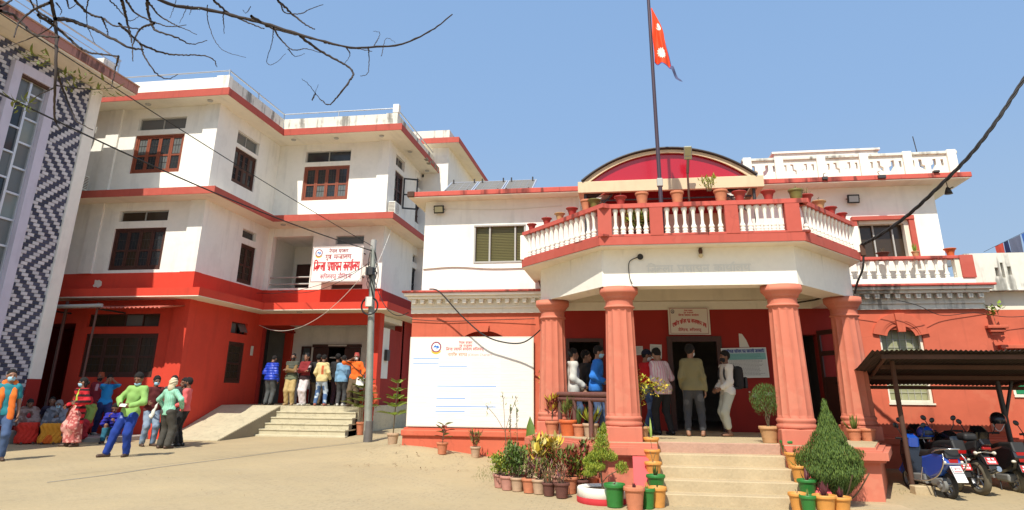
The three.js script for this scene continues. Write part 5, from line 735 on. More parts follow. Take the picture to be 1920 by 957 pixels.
{ // electric blue scooter
  const t = thing('blue_scooter', 'blue scooter with chrome crash bars and a long white mudflap', 'scooter', [5.11, -0.15, -13.56], 0.2); t.scale.setScalar(0.9);
  wheel(t, 'rear_wheel', 0, 0.235, 0.1, MV.tyre); wheel(t, 'front_wheel', -1.22, 0.225, 0.09, MV.tyre);
  part(t, 'body_panel', [flank([[0.22, 0.62], [0.18, 0.74], [-0.1, 0.74], [-0.45, 0.66], [-0.52, 0.42], [-0.3, 0.36], [-0.05, 0.44]], 0.3, 0.05)], MV.blue);
  part(t, 'seat', [flank([[0.24, 0.74], [0.22, 0.82], [-0.1, 0.83], [-0.3, 0.76], [-0.5, 0.77], [-0.55, 0.7], [-0.1, 0.72]], 0.28, 0.035)], MV.seat);
  part(t, 'floorboard', [flank([[-0.45, 0.24], [-0.45, 0.36], [-0.92, 0.34], [-0.96, 0.24]], 0.34, 0.02)], MV.grey);
  part(t, 'front_shield', [flank([[-0.9, 0.26], [-0.86, 0.36], [-1.0, 0.86], [-1.06, 0.9], [-1.12, 0.7], [-1.05, 0.4]], 0.36, 0.03)], MV.black); part(t, 'leg_shield', [flank([[-0.88, 0.34], [-0.85, 0.4], [-0.96, 0.8], [-1.0, 0.82], [-0.93, 0.34]], 0.31, 0.015)], MV.black);
  part(t, 'headlight_cowl', [flank([[-0.92, 0.86], [-0.9, 0.97], [-1.0, 1.02], [-1.12, 0.95], [-1.08, 0.84]], 0.22, 0.04)], MV.blue);
  part(t, 'handlebar', [bar([-0.33, 0.98, -0.9], [0.33, 0.98, -0.9], 0.014), bar([-0.36, 0.985, -0.88], [-0.24, 0.98, -0.9], 0.02), bar([0.24, 0.98, -0.9], [0.36, 0.985, -0.88], 0.02), bar([-0.3, 0.97, -0.95], [-0.15, 0.97, -0.97], 0.007), bar([0.3, 0.97, -0.95], [0.15, 0.97, -0.97], 0.007)], MV.seat);
  mirrors(t, 0.98, -0.93, 0.2);
  part(t, 'front_fender', [flank([[-1.0, 0.4], [-1.1, 0.5], [-1.3, 0.5], [-1.46, 0.36], [-1.4, 0.32], [-1.24, 0.44], [-1.05, 0.38]], 0.13, 0.02)], MV.blue);
  part(t, 'engine', [RB(-0.14, 0.1, 0.2, 0.36, -0.34, 0.02, 0.05), cyl(0.11, 0.11, 0.06, 0, 0, 0, 20).rotateZ(Math.PI / 2).translate(-0.08, 0.235, 0), cyl(0.075, 0.06, 0.05, 0, 0, 0, 20).rotateZ(Math.PI / 2).translate(-0.12, 0.245, -0.03)], MV.grey);
  part(t, 'rear_fender', [flank([[0.3, 0.42], [0.28, 0.52], [0.05, 0.56], [-0.2, 0.5], [-0.2, 0.44], [0.06, 0.5], [0.22, 0.44]], 0.14, 0.02)], MV.black);
  part(t, 'mudflap', [RB(-0.1, 0.1, -0.3, 0, -0.008, 0.008, 0.004).rotateX(-0.55).translate(0, 0.58, 0.27)], MV.white); plate(t, 0.52, 0.325, 0.18, 0.13, '#d4d6d6', (c, W, H) => { nagari(c, 'ba aa pa', W / 2, 24, 30, '#8a4a48', 6, 110); c.fillStyle = '#b0605a'; c.fillRect(12, 66, W - 24, 18); }, -0.55);
  part(t, 'tail_lamp', [RB(-0.09, 0.09, 0.62, 0.7, 0.22, 0.27, 0.02)], MV.lampRed);
  part(t, 'grab_rail', [tube([[-0.14, 0.78, -0.12], [-0.17, 0.84, 0.1], [-0.1, 0.87, 0.34], [0.1, 0.87, 0.34], [0.17, 0.84, 0.1], [0.14, 0.78, -0.12]], 0.013, 30)], MV.chrome);
  part(t, 'crash_bar', [tube([[-0.17, 0.78, 0.24], [-0.21, 0.66, 0.3], [-0.21, 0.46, 0.14], [-0.21, 0.33, -0.12], [-0.21, 0.27, -0.45], [-0.21, 0.27, -0.8], [-0.19, 0.36, -0.92]], 0.013, 40), tube([[0.17, 0.78, 0.24], [0.21, 0.66, 0.3], [0.21, 0.46, 0.14], [0.21, 0.33, -0.12], [0.21, 0.27, -0.45], [0.21, 0.27, -0.8], [0.19, 0.36, -0.92]], 0.013, 40), bar([-0.21, 0.62, 0.28], [0.21, 0.62, 0.28], 0.012), bar([-0.21, 0.27, -0.5], [-0.17, 0.5, -0.45], 0.012)], MV.chrome);
  part(t, 'stand', [bar([-0.12, 0.2, -0.25], [-0.17, 0.0, -0.18], 0.013), bar([0.12, 0.2, -0.25], [0.17, 0.0, -0.18], 0.013)], MV.seat); part(t, 'indicator', [new THREE.SphereGeometry(0.028, 10, 8).translate(-0.16, 0.64, 0.25), new THREE.SphereGeometry(0.028, 10, 8).translate(0.16, 0.64, 0.25)], MV.amber);
}
{ // black motorcycle
  const t = thing('black_motorcycle', 'black motorcycle with round mirror and red rear plate between the two scooters', 'motorcycle', [5.78, -0.13, -14.02], 0.16); t.scale.setScalar(0.92);
  wheel(t, 'rear_wheel', 0, 0.3, 0.13, MV.dustTyre); wheel(t, 'front_wheel', -1.34, 0.3, 0.1, MV.tyre);
  part(t, 'fuel_tank', [flank([[-0.5, 0.78], [-0.55, 0.93], [-0.72, 1.0], [-0.95, 0.95], [-1.0, 0.82], [-0.7, 0.72]], 0.28, 0.07)], MV.black);
  part(t, 'seat', [flank([[0.22, 0.84], [0.24, 0.92], [0.0, 0.88], [-0.15, 0.8], [-0.5, 0.8], [-0.52, 0.74], [-0.1, 0.74]], 0.25, 0.035)], MV.seat);
  part(t, 'tail_cowl', [flank([[0.38, 0.9], [0.34, 0.94], [0.05, 0.84], [-0.3, 0.74], [-0.3, 0.62], [0.1, 0.7]], 0.2, 0.04)], MV.black);
  part(t, 'engine', [RB(-0.15, 0.15, 0.24, 0.55, -0.85, -0.4, 0.05), cyl(0.11, 0.11, 0.34, 0, -0.17, 0, 18).rotateZ(Math.PI / 2).translate(0, 0.36, -0.55), RB(-0.1, 0.1, 0.5, 0.75, -0.85, -0.6, 0.04)], MV.grey);
  part(t, 'exhaust', [tube([[0.13, 0.3, -0.7], [0.16, 0.26, -0.4], [0.17, 0.34, -0.1], [0.17, 0.42, 0.22]], 0.03, 20, 10), bar([0.17, 0.36, -0.08], [0.18, 0.48, 0.34], 0.05, 14)], MV.chrome);
  part(t, 'swing_arm', [bar([-0.1, 0.3, 0], [-0.1, 0.36, -0.5], 0.022), bar([0.1, 0.3, 0], [0.1, 0.36, -0.5], 0.022), bar([-0.12, 0.34, -0.02], [-0.12, 0.7, -0.16], 0.03), bar([0.12, 0.34, -0.02], [0.12, 0.7, -0.16], 0.03)], MV.seat);
  part(t, 'fork', [bar([-0.09, 0.3, -1.34], [-0.09, 0.98, -1.06], 0.025), bar([0.09, 0.3, -1.34], [0.09, 0.98, -1.06], 0.025)], MV.chrome);
  part(t, 'handlebar', [tube([[-0.36, 1.06, -0.88], [-0.2, 1.06, -0.98], [0, 1.02, -1.02], [0.2, 1.06, -0.98], [0.36, 1.06, -0.88]], 0.014, 20), bar([-0.38, 1.06, -0.86], [-0.25, 1.06, -0.95], 0.02), bar([0.25, 1.06, -0.95], [0.38, 1.06, -0.86], 0.02)], MV.seat); mirrors(t, 1.06, -0.96, 0.22);
  part(t, 'headlight', [new THREE.SphereGeometry(0.1, 16, 12).scale(1, 1, 0.8).translate(0, 0.92, -1.18)], MV.black);
  part(t, 'rear_fender', [flank([[0.46, 0.5], [0.42, 0.6], [0.26, 0.72], [0.2, 0.7], [0.38, 0.52]], 0.14, 0.012)], MV.seat); plate(t, 0.62, 0.44, 0.2, 0.13, '#b31d1d', redPlate, -0.5);
  part(t, 'tail_lamp', [RB(-0.08, 0.08, 0.8, 0.86, 0.34, 0.4, 0.02)], MV.lampRed); for (const s of [-1, 1]) part(t, 'indicator', [new THREE.SphereGeometry(1, 12, 8).scale(0.032, 0.032, 0.045).translate(s * 0.17, 0.74, 0.3), bar([0, 0.76, 0.28], [s * 0.15, 0.74, 0.3], 0.012)], MV.amber);
  part(t, 'side_stand', [bar([-0.12, 0.25, -0.5], [-0.24, 0, -0.42], 0.013)], MV.seat); part(t, 'carrier_bag', [RB(-0.13, 0.13, 0.92, 1.06, -0.3, 0.0, 0.06)], MV.seat);
}
function blackScooter(label, pos, turn) {
  const t = thing('black_scooter', label, 'scooter', pos, turn); t.scale.setScalar(0.9);
  wheel(t, 'rear_wheel', 0, 0.225, 0.105, MV.dustTyre); wheel(t, 'front_wheel', -1.24, 0.225, 0.09, MV.tyre);
  part(t, 'body_panel', [flank([[0.3, 0.66], [0.26, 0.78], [0.0, 0.8], [-0.45, 0.7], [-0.55, 0.4], [-0.3, 0.34], [0.0, 0.42], [0.2, 0.5]], 0.3, 0.06)], MV.black);
  part(t, 'seat', [flank([[0.3, 0.78], [0.26, 0.88], [-0.1, 0.86], [-0.4, 0.8], [-0.56, 0.8], [-0.58, 0.7], [-0.1, 0.74]], 0.27, 0.04)], MV.seat);
  part(t, 'floorboard', [flank([[-0.45, 0.24], [-0.45, 0.34], [-0.95, 0.32], [-0.97, 0.24]], 0.34, 0.02)], MV.grey); part(t, 'front_shield', [flank([[-0.92, 0.28], [-0.88, 0.4], [-0.98, 0.9], [-1.06, 0.94], [-1.14, 0.7], [-1.06, 0.4]], 0.4, 0.04)], MV.black);
  part(t, 'headlight_cowl', [flank([[-0.9, 0.92], [-0.86, 1.02], [-1.0, 1.1], [-1.14, 1.0], [-1.1, 0.9]], 0.3, 0.05)], MV.black);
  part(t, 'handlebar', [bar([-0.34, 1.03, -0.9], [0.34, 1.03, -0.9], 0.016), bar([-0.37, 1.03, -0.88], [-0.24, 1.03, -0.9], 0.022), bar([0.24, 1.03, -0.9], [0.37, 1.03, -0.88], 0.022)], MV.seat); mirrors(t, 1.0, -0.93, 0.28);
  part(t, 'front_fender', [flank([[-1.02, 0.4], [-1.12, 0.5], [-1.32, 0.5], [-1.46, 0.34], [-1.38, 0.3], [-1.24, 0.44], [-1.06, 0.36]], 0.13, 0.02)], MV.black);
  part(t, 'tail_lamp', [poly([[-0.09, 0.74], [0.09, 0.74], [0.05, 0.58], [-0.05, 0.58]], 0.03, 0.008).translate(0, 0, 0.315)], MV.lampRed); for (const s of [-1, 1]) part(t, 'indicator', [new THREE.SphereGeometry(1, 12, 8).scale(0.045, 0.026, 0.03).translate(s * 0.14, 0.58, 0.3)], MV.amber);
  part(t, 'rear_fender', [flank([[0.42, 0.3], [0.38, 0.44], [0.22, 0.6], [0.14, 0.56], [0.34, 0.32]], 0.13, 0.012)], MV.seat); plate(t, 0.46, 0.4, 0.2, 0.13, '#b31d1d', redPlate, -0.4);
  part(t, 'engine', [RB(-0.15, 0.06, 0.18, 0.34, -0.4, 0.04, 0.05)], MV.grey); part(t, 'exhaust', [bar([0.14, 0.3, -0.3], [0.16, 0.32, 0.2], 0.05, 14)], MV.grey); part(t, 'stand', [bar([-0.12, 0.2, -0.3], [-0.17, 0, -0.22], 0.013), bar([0.12, 0.2, -0.3], [0.17, 0, -0.22], 0.013)], MV.seat);
  return t;
}
blackScooter('black scooter seen from behind with red plate and a helmet on its mirror', [6.52, -0.12, -14.42], 0.1);
blackScooter('black scooter mostly cut off by the right edge of the picture', [7.35, -0.12, -14.1], 0.1);
function helmet(label, pos, m, turn) {
  const t = thing('helmet', label, 'helmet', pos, turn);
  const g = new THREE.SphereGeometry(0.135, 26, 18, 0, 6.2832, 0, 2.05).scale(1, 1, 1.12), p = g.attributes.position; g.computeVertexNormals(); part(t, 'shell', [g], Object.assign(m.clone(), { side: THREE.DoubleSide }));
  part(t, 'visor', [new THREE.SphereGeometry(0.139, 20, 8, 0.5, 2.1, 1.15, 0.62).scale(1, 1, 1.12)], mat(0.03, 0.03, 0.04, { rough: 0.1, two: true })); part(t, 'rim', [new THREE.TorusGeometry(0.12, 0.011, 6, 30).rotateX(Math.PI / 2).scale(1, 1, 1.12).translate(0, -0.062, 0)], MV.seat); part(t, 'strap', [tube([[-0.1, -0.06, 0], [-0.05, -0.18, 0.01], [0.0, -0.2, 0.02], [0.1, -0.06, 0]], 0.008, 12)], MV.white);
}
helmet('glossy blue helmet hung on a mirror behind the blue scooter', [5.33, 0.8, -14.8], MV.blue, 0.6);
helmet('black helmet hung on the mirror of the black scooter', [6.8, 1.04, -15.25], MV.black, -0.4);
blackScooter('dark scooter parked behind the blue scooter carrying the blue helmet', [5.5, -0.1, -14.3], 0.22);
// ---------------------------------------------------------------- people: distance fields meshed by surface nets
function surfaceNet(f, lo, hi, c, colour) {
  const nx = Math.ceil((hi[0] - lo[0]) / c) + 1, ny = Math.ceil((hi[1] - lo[1]) / c) + 1, nz = Math.ceil((hi[2] - lo[2]) / c) + 1;
  const F = new Float32Array(nx * ny * nz); let o = 0;
  for (let k = 0; k < nz; k++) for (let j = 0; j < ny; j++) for (let i = 0; i < nx; i++) F[o++] = f(lo[0] + i * c, lo[1] + j * c, lo[2] + k * c);
  const id = new Int32Array(nx * ny * nz).fill(-1), P = [], I = [], sx = 1, sy = nx, sz = nx * ny, E = [[0, 1], [2, 3], [4, 5], [6, 7], [0, 2], [1, 3], [4, 6], [5, 7], [0, 4], [1, 5], [2, 6], [3, 7]];
  const v = new Float32Array(8);
  for (let k = 0; k + 1 < nz; k++) for (let j = 0; j + 1 < ny; j++) for (let i = 0; i + 1 < nx; i++) {
    const b = i + j * sy + k * sz; let m = 0;
    for (let q = 0; q < 8; q++) { v[q] = F[b + (q & 1) + ((q >> 1) & 1) * sy + ((q >> 2) & 1) * sz]; if (v[q] < 0) m |= 1 << q; }
    if (m === 0 || m === 255) continue;
    let x = 0, y = 0, z = 0, n = 0;
    for (const [p, q] of E) { if (((m >> p) & 1) === ((m >> q) & 1)) continue; const t = v[p] / (v[p] - v[q]); x += (p & 1) + t * ((q & 1) - (p & 1)); y += ((p >> 1) & 1) + t * (((q >> 1) & 1) - ((p >> 1) & 1)); z += ((p >> 2) & 1) + t * (((q >> 2) & 1) - ((p >> 2) & 1)); n++; }
    id[b] = P.length / 3; P.push(lo[0] + (i + x / n) * c, lo[1] + (j + y / n) * c, lo[2] + (k + z / n) * c);
  }
  for (let k = 1; k + 1 < nz; k++) for (let j = 1; j + 1 < ny; j++) for (let i = 1; i + 1 < nx; i++) {
    const b = i + j * sy + k * sz, s = F[b] < 0;
    for (const [d, u, w] of [[sx, sy, sz], [sy, sz, sx], [sz, sx, sy]]) { if ((F[b + d] < 0) === s) continue; const a = id[b], e = id[b - u], g = id[b - u - w], h = id[b - w]; if (s) I.push(a, e, g, a, g, h); else I.push(a, g, e, a, h, g); }
  }
  const g = new THREE.BufferGeometry(); g.setAttribute('position', new THREE.Float32BufferAttribute(P, 3)); g.setIndex(I); g.computeVertexNormals();
  if (colour) { const C = []; for (let i = 0; i < P.length; i += 3) C.push(...colour(P[i], P[i + 1], P[i + 2])); g.setAttribute('color', new THREE.Float32BufferAttribute(C, 3)); }
  return g;
}
const smin = (a, b, k) => { const h = Math.max(k - Math.abs(a - b), 0) / k; return Math.min(a, b) - h * h * k * 0.25; };
// tapered bone; zs squashes its depth
function bone(a, b, ra, rb, zs = 1) { const dx = b[0] - a[0], dy = b[1] - a[1], dz = (b[2] - a[2]) * zs, L = dx * dx + dy * dy + dz * dz || 1e-9; return (x, y, z) => { const px = x - a[0], py = y - a[1], pz = (z - a[2]) * zs, t = clamp((px * dx + py * dy + pz * dz) / L), ex = px - dx * t, ey = py - dy * t, ez = pz - dz * t; return Math.sqrt(ex * ex + ey * ey + ez * ez) - (ra + (rb - ra) * t); }; }
const join = (list, k) => (x, y, z) => { let d = list[0](x, y, z); for (let i = 1; i < list.length; i++) { const e = list[i](x, y, z); d = e > d + k ? d : smin(d, e, k); } return d; };
const ell = (c, r) => (x, y, z) => { const a = (x - c[0]) / r[0], b = (y - c[1]) / r[1], e = (z - c[2]) / r[2], q = Math.sqrt(a * a + b * b + e * e); return (q - 1) * Math.min(r[0], r[1], r[2]); };
const WHITE = () => [1, 1, 1];
// head, 0 at the chin-neck joint: y up, +z the face
const headField = (() => { const skull = ell([0, 0.135, -0.012], [0.074, 0.092, 0.094]), jaw = ell([0, 0.065, 0.022], [0.053, 0.062, 0.062]), parts = [skull, jaw, bone([0, 0.115, 0.078], [0, 0.082, 0.1], 0.008, 0.014), bone([0, -0.05, -0.02], [0, 0.06, -0.012], 0.052, 0.05), ell([-0.078, 0.105, -0.008], [0.012, 0.03, 0.018]), ell([0.078, 0.105, -0.008], [0.012, 0.03, 0.018]), bone([-0.045, 0.128, 0.066], [0.045, 0.128, 0.066], 0.012, 0.012), bone([-0.02, 0.05, 0.08], [0.02, 0.05, 0.08], 0.009, 0.009), ell([0, 0.02, 0.062], [0.024, 0.018, 0.02])]; const j = join(parts, 0.022), eyes = [ell([-0.031, 0.108, 0.086], [0.015, 0.01, 0.016]), ell([0.031, 0.108, 0.086], [0.015, 0.01, 0.016])]; return (x, y, z) => { let d = j(x, y, z); for (const e of eyes) d = Math.max(d, -e(x, y, z) * 1 - 0.002); return d; }; })();
const HEAD = surfaceNet(headField, [-0.1, -0.03, -0.12], [0.1, 0.24, 0.13], 0.0062, (x, y, z) => { const ax = Math.abs(x); if (z > 0.06 && Math.abs(y - 0.108) < 0.009 && ax > 0.018 && ax < 0.046) return Math.abs(ax - 0.031) < 0.007 ? [0.06, 0.05, 0.05] : [1.9, 1.9, 1.9]; if (z > 0.05 && Math.abs(y - 0.129) < 0.007 && ax > 0.014 && ax < 0.05) return [0.16, 0.13, 0.12]; if (z > 0.07 && Math.abs(y - 0.052) < 0.009 && ax < 0.026) return [0.85, 0.5, 0.5]; return [1, 1, 1]; });
const hairNet = (fn, lo = [-0.13, -0.1, -0.17], hi = [0.13, 0.28, 0.14], c = 0.009) => surfaceNet(fn, lo, hi, c, WHITE);
const wob = (x, y, z, s = 60) => 0.0035 * Math.sin(x * s) * Math.sin(y * s * 1.2 + 1) * Math.sin(z * s * 0.9 + 2);
const HAIR = {
  short: hairNet((x, y, z) => Math.max(ell([0, 0.141, -0.016], [0.081, 0.099, 0.101])(x, y, z) + wob(x, y, z), 0.11 + z * 0.88 - y)),
  full: hairNet((x, y, z) => Math.max(ell([0, 0.146, -0.015], [0.086, 0.104, 0.105])(x, y, z) + 1.3 * wob(x, y, z, 75), 0.104 + z * 0.86 - y)),
  bun: hairNet((x, y, z) => Math.min(Math.max(ell([0, 0.14, -0.016], [0.083, 0.101, 0.102])(x, y, z), 0.1 + z * 0.55 - y), ell([0, 0.1, -0.115], [0.045, 0.045, 0.04])(x, y, z), Math.max(ell([0, 0.07, -0.06], [0.07, 0.1, 0.05])(x, y, z), y - 0.16))),
  cap: hairNet((x, y, z) => Math.min(Math.max(ell([0, 0.145, -0.014], [0.088, 0.105, 0.106])(x, y, z), 0.138 + z * 0.1 - y), ell([0, 0.142, 0.1], [0.06, 0.011, 0.055])(x, y, z))),
  wrap: hairNet((x, y, z) => Math.min(Math.max(ell([0, 0.13, -0.02], [0.098, 0.115, 0.116])(x, y, z) + 0.006 * Math.sin(y * 90 + x * 50), z - 0.05 - (y > 0.14 ? 0.08 : 0)), Math.max(ell([0, 0.02, -0.07], [0.085, 0.1, 0.06])(x, y, z), y - 0.1))),
  topi: hairNet((x, y, z) => Math.min(Math.max(bone([0, 0.14, -0.015], [0, 0.235, -0.01], 0.09, 0.07)(x, y, z), 0.155 - y, y - 0.25), Math.max(ell([0, 0.143, -0.016], [0.085, 0.103, 0.103])(x, y, z), 0.1 + z * 0.62 - y, y - 0.16))),
  shawl: hairNet((x, y, z) => Math.max(Math.min(ell([0, 0.125, -0.025], [0.108, 0.128, 0.125])(x, y, z), ell([0, -0.02, -0.05], [0.13, 0.14, 0.11])(x, y, z)) + 0.005 * Math.sin(y * 60 + x * 40), -(ell([0, 0.085, 0.13], [0.068, 0.09, 0.11])(x, y, z))), [-0.16, -0.16, -0.2], [0.16, 0.28, 0.14]),
  hood: hairNet((x, y, z) => Math.min(Math.max(ell([0, 0.143, -0.016], [0.085, 0.103, 0.103])(x, y, z) + wob(x, y, z), 0.1 + z * 0.62 - y)), [-0.13, -0.1, -0.17], [0.13, 0.28, 0.14]),
};
const MASKS = { up: surfaceNet((x, y, z) => Math.max(Math.min(ell([0, 0.062, 0.028], [0.064, 0.062, 0.068])(x, y, z), ell([0, 0.085, 0.085], [0.022, 0.025, 0.024])(x, y, z)), y - 0.096 - 0.1 * Math.max(0, z - 0.08), 0.012 - z - 0.15 * (0.06 - Math.abs(x)), 0.004 - y), [-0.08, -0.02, -0.02], [0.08, 0.13, 0.13], 0.007, WHITE), chin: surfaceNet((x, y, z) => Math.max(ell([0, 0.03, 0.032], [0.062, 0.05, 0.066])(x, y, z), y - 0.04, 0.005 - z), [-0.08, -0.04, -0.02], [0.08, 0.1, 0.12], 0.007, WHITE) };
// hands: wrist at 0, fingers down -y, palm to +z; thumb on +x
function handGeo(curl) { const L = [bone([-0.018, -0.01, 0], [-0.024, -0.075, 0.0], 0.018, 0.015, 1.35), bone([0.014, -0.01, 0], [0.026, -0.075, 0.0], 0.018, 0.015, 1.35), bone([0, 0.03, 0], [0, -0.05, 0], 0.024, 0.02, 1.3)]; const len = [0.058, 0.072, 0.078, 0.068]; for (let i = 0; i < 4; i++) { let p = [-0.031 + i * 0.0205, -0.078 + (i === 0 ? 0.006 : 0), 0.001], a = 0.1 + curl * 0.5; for (const s of [0.46, 0.3, 0.26]) { const q = [p[0] * 1.01, p[1] - Math.cos(a) * len[i] * s, p[2] + Math.sin(a) * len[i] * s]; L.push(bone(p, q, 0.0088, 0.008)); p = q; a += 0.15 + curl * 0.75; } } const th = [[0.028, -0.022, 0.004], [0.05, -0.048, 0.016 + 0.01 * curl], [0.054, -0.072, 0.024 + 0.02 * curl]]; L.push(bone(th[0], th[1], 0.014, 0.0105), bone(th[1], th[2], 0.0105, 0.0085)); return surfaceNet(join(L, 0.008), [-0.06, -0.18, -0.05], [0.08, 0.05, 0.1], 0.0055, WHITE); }
const HANDS = { relaxed: handGeo(0.35), grip: handGeo(1.0) };
const V = (a) => V3(a[0], a[1], a[2]);
function ik(a, target, l1, l2, pole) { const A = V(a), B0 = V(target), d = B0.clone().sub(A), L = Math.min(d.length(), (l1 + l2) * 0.998), u = d.clone().normalize(), c = clamp((l1 * l1 + L * L - l2 * l2) / (2 * l1 * L), -1, 1), s = Math.sqrt(1 - c * c), p = V(pole).sub(u.clone().multiplyScalar(V(pole).dot(u))).normalize(); const mid = A.clone().addScaledVector(u, l1 * c).addScaledVector(p, l1 * s), end = A.clone().addScaledVector(u, L); return [mid.toArray(), end.toArray()]; }
const skinMats = [mat(0.28, 0.14, 0.085, { rough: 0.55, vc: true }), mat(0.2, 0.095, 0.056, { rough: 0.55, vc: true }), mat(0.36, 0.2, 0.125, { rough: 0.55, vc: true })];
const cloth = (r, g, b, rough = 0.92) => mat(r, g, b, { rough, vc: true });
const MH = { hair: mat(0.009, 0.0075, 0.007, { rough: 0.95, vc: true }), maskBlue: mat(0.32, 0.55, 0.68, { rough: 0.8, vc: true }), maskBlack: mat(0.012, 0.012, 0.014, { rough: 0.85, vc: true }), maskWhite: mat(0.65, 0.65, 0.63, { rough: 0.85, vc: true }) };
/* spec: at, turn, h, skin, lean [x,z], twist, hip (height), feet [[x,z,yaw],[x,z,yaw]] (y optional 4th), hands [[x,y,z],[x,y,z]] or null, head {yaw,pitch,roll}, top {...}, legs {...}, shoe, hair, mask */
function person(label, s, extra) {
  const k = (s.h ?? 1.7) / 1.7, t = thing('person', label, 'person', s.at, s.turn ?? 0); const root = new THREE.Group(); root.name = 'figure';
  const lean = s.lean ?? [0, 0], hipY = s.hip ?? 0.9, hipZ = s.hipZ ?? 0, hipX = s.hipX ?? 0, tw = s.twist ?? 0;
  const rot = (x, z) => [x * Math.cos(tw) + z * Math.sin(tw), -x * Math.sin(tw) + z * Math.cos(tw)];
  const hip = [hipX, hipY, hipZ], sit = s.sit, nk = [hipX + lean[0], hipY + (sit ? 0.49 : 0.525) - 0.25 * (Math.abs(lean[0]) ** 2 + Math.abs(lean[1]) ** 2), hipZ + lean[1]];
  const chest = [mix(hip[0], nk[0], 0.62), mix(hip[1], nk[1], 0.62), mix(hip[2], nk[2], 0.62)];
  const sh = [-1, 1].map((q) => { const [x, z] = rot(q * (s.wide ?? 0.152), 0); return [nk[0] + x, nk[1] - 0.06, nk[2] + z]; });
  const hips = [-1, 1].map((q) => [hip[0] + q * 0.085, hip[1] - 0.02, hip[2]]);
  const feet = s.feet ?? [[-0.1, 0, -0.15], [0.1, 0, 0.15]], hands = s.hands ?? [[-0.26, 0.8, 0.03], [0.26, 0.8, 0.03]];
  const legs = feet.map((f, i) => { const an = [f[0], (f[3] ?? 0) + 0.085, f[1]], [kn, an2] = ik(hips[i], an, 0.42, 0.41, s.knee?.[i] ?? [Math.sin(f[2]) * 0.6, 0, 1]); return { hip: hips[i], kn, an: an2, toe: [an2[0] + Math.sin(f[2]) * 0.16, (f[3] ?? 0) + 0.03, an2[2] + Math.cos(f[2]) * 0.16], heel: [an2[0] - Math.sin(f[2]) * 0.05, (f[3] ?? 0) + 0.04, an2[2] - Math.cos(f[2]) * 0.05] }; });
  const arms = hands.map((w, i) => { const [el, wr] = ik(sh[i], w, 0.285, 0.255, s.elbow?.[i] ?? [i ? 0.35 : -0.35, -0.3, -0.9]); return { sh: sh[i], el, wr }; });
  const hd = s.head ?? {}, headQ = new THREE.Quaternion().setFromEuler(new THREE.Euler(hd.pitch ?? 0, (hd.yaw ?? 0) + tw * 0.5, hd.roll ?? 0, 'YXZ')), headP = V3(nk[0], nk[1] + 0.04, nk[2] + 0.012), headM = new THREE.Matrix4().compose(headP, headQ, V3(1.07, 1.07, 1.07));
  const torso = (e) => [bone([hip[0] - 0.055, hip[1], hip[2]], [hip[0] + 0.055, hip[1], hip[2]], 0.115 + e, 0.115 + e, 1.25), bone([hip[0], hip[1] + 0.08, hip[2]], chest, 0.112 + e, 0.126 + e, 1.3), bone(chest, [nk[0], nk[1] - 0.1, nk[2]], 0.126 + e, 0.1 + e, 1.35), bone([sh[0][0] * 0.93 + nk[0] * 0.07, sh[0][1], sh[0][2]], [sh[1][0] * 0.93 + nk[0] * 0.07, sh[1][1], sh[1][2]], 0.055 + e, 0.055 + e)];
  const armB = (a, e, cut = 1) => { const w = [mix(a.el[0], a.wr[0], cut), mix(a.el[1], a.wr[1], cut), mix(a.el[2], a.wr[2], cut)]; return cut > 0 ? [bone(a.sh, a.el, 0.052 + e, 0.042 + e), bone(a.el, w, 0.042 + e, 0.03 + e * 1.15)] : [bone(a.sh, [mix(a.sh[0], a.el[0], 1 + cut), mix(a.sh[1], a.el[1], 1 + cut), mix(a.sh[2], a.el[2], 1 + cut)], 0.052 + e, 0.046 + e * 1.4)]; };
  const legB = (l, e, cut = 1, e2 = e) => { const a = [mix(l.kn[0], l.an[0], cut), mix(l.kn[1], l.an[1], cut), mix(l.kn[2], l.an[2], cut)]; return [bone(l.hip, l.kn, 0.085 + e, 0.056 + e), bone(l.kn, a, 0.056 + e, 0.036 + e2)]; };
  // bounds
  const pts = [hip, nk, chest, ...sh, ...arms.flatMap((a) => [a.el, a.wr]), ...legs.flatMap((l) => [l.kn, l.an, l.toe, l.heel])];
  const box = (list, m) => [[0, 1, 2].map((i) => Math.min(...list.map((p) => p[i])) - m), [0, 1, 2].map((i) => Math.max(...list.map((p) => p[i])) + m)];
  // body: one continuous surface, hands and head of finer grain merged in
  const skin = skinMats[s.skin ?? 0], body = join([...torso(-0.012), bone([nk[0], nk[1] - 0.06, nk[2]], [headP.x, headP.y + 0.04, headP.z], 0.058, 0.05), ...arms.flatMap((a) => armB(a, -0.004)), ...legs.flatMap((l) => [...legB(l, -0.006), bone(l.an, l.heel, 0.036, 0.032), bone(l.heel, l.toe, 0.032, 0.026)])], 0.03);
  const [lo, hi] = box(pts, 0.22); lo[1] = Math.min(lo[1], -0.02);
  const bits = [surfaceNet(body, lo, hi, 0.019, WHITE), HEAD.clone().applyMatrix4(headM)];
  arms.forEach((a, i) => { const d = V(a.wr).sub(V(a.el)).normalize(), pd = V(s.palm?.[i] ?? [i ? -1 : 1, 0, 0.2]); const y = d.clone().negate(), z = pd.sub(y.clone().multiplyScalar(pd.dot(y))).normalize(), x = V3().crossVectors(y, z); const m = new THREE.Matrix4().makeBasis(x, y, z).setPosition(a.wr[0], a.wr[1], a.wr[2]); const g = (HANDS[s.grip?.[i] ? 'grip' : 'relaxed']).clone(); const ref = V3(1, 0, 0).applyMatrix4(new THREE.Matrix4().extractRotation(m)); if (ref.z < -0.15 || (Math.abs(ref.z) <= 0.15 && ref.y < 0)) { g.scale(-1, 1, 1); const ix = g.index.array; for (let q = 0; q < ix.length; q += 3) { const u = ix[q]; ix[q] = ix[q + 1]; ix[q + 1] = u; } } bits.push(g.applyMatrix4(m)); });
  const bodyMesh = part(t, 'body', bits.map((g) => g.scale(k, k, k)), skin);
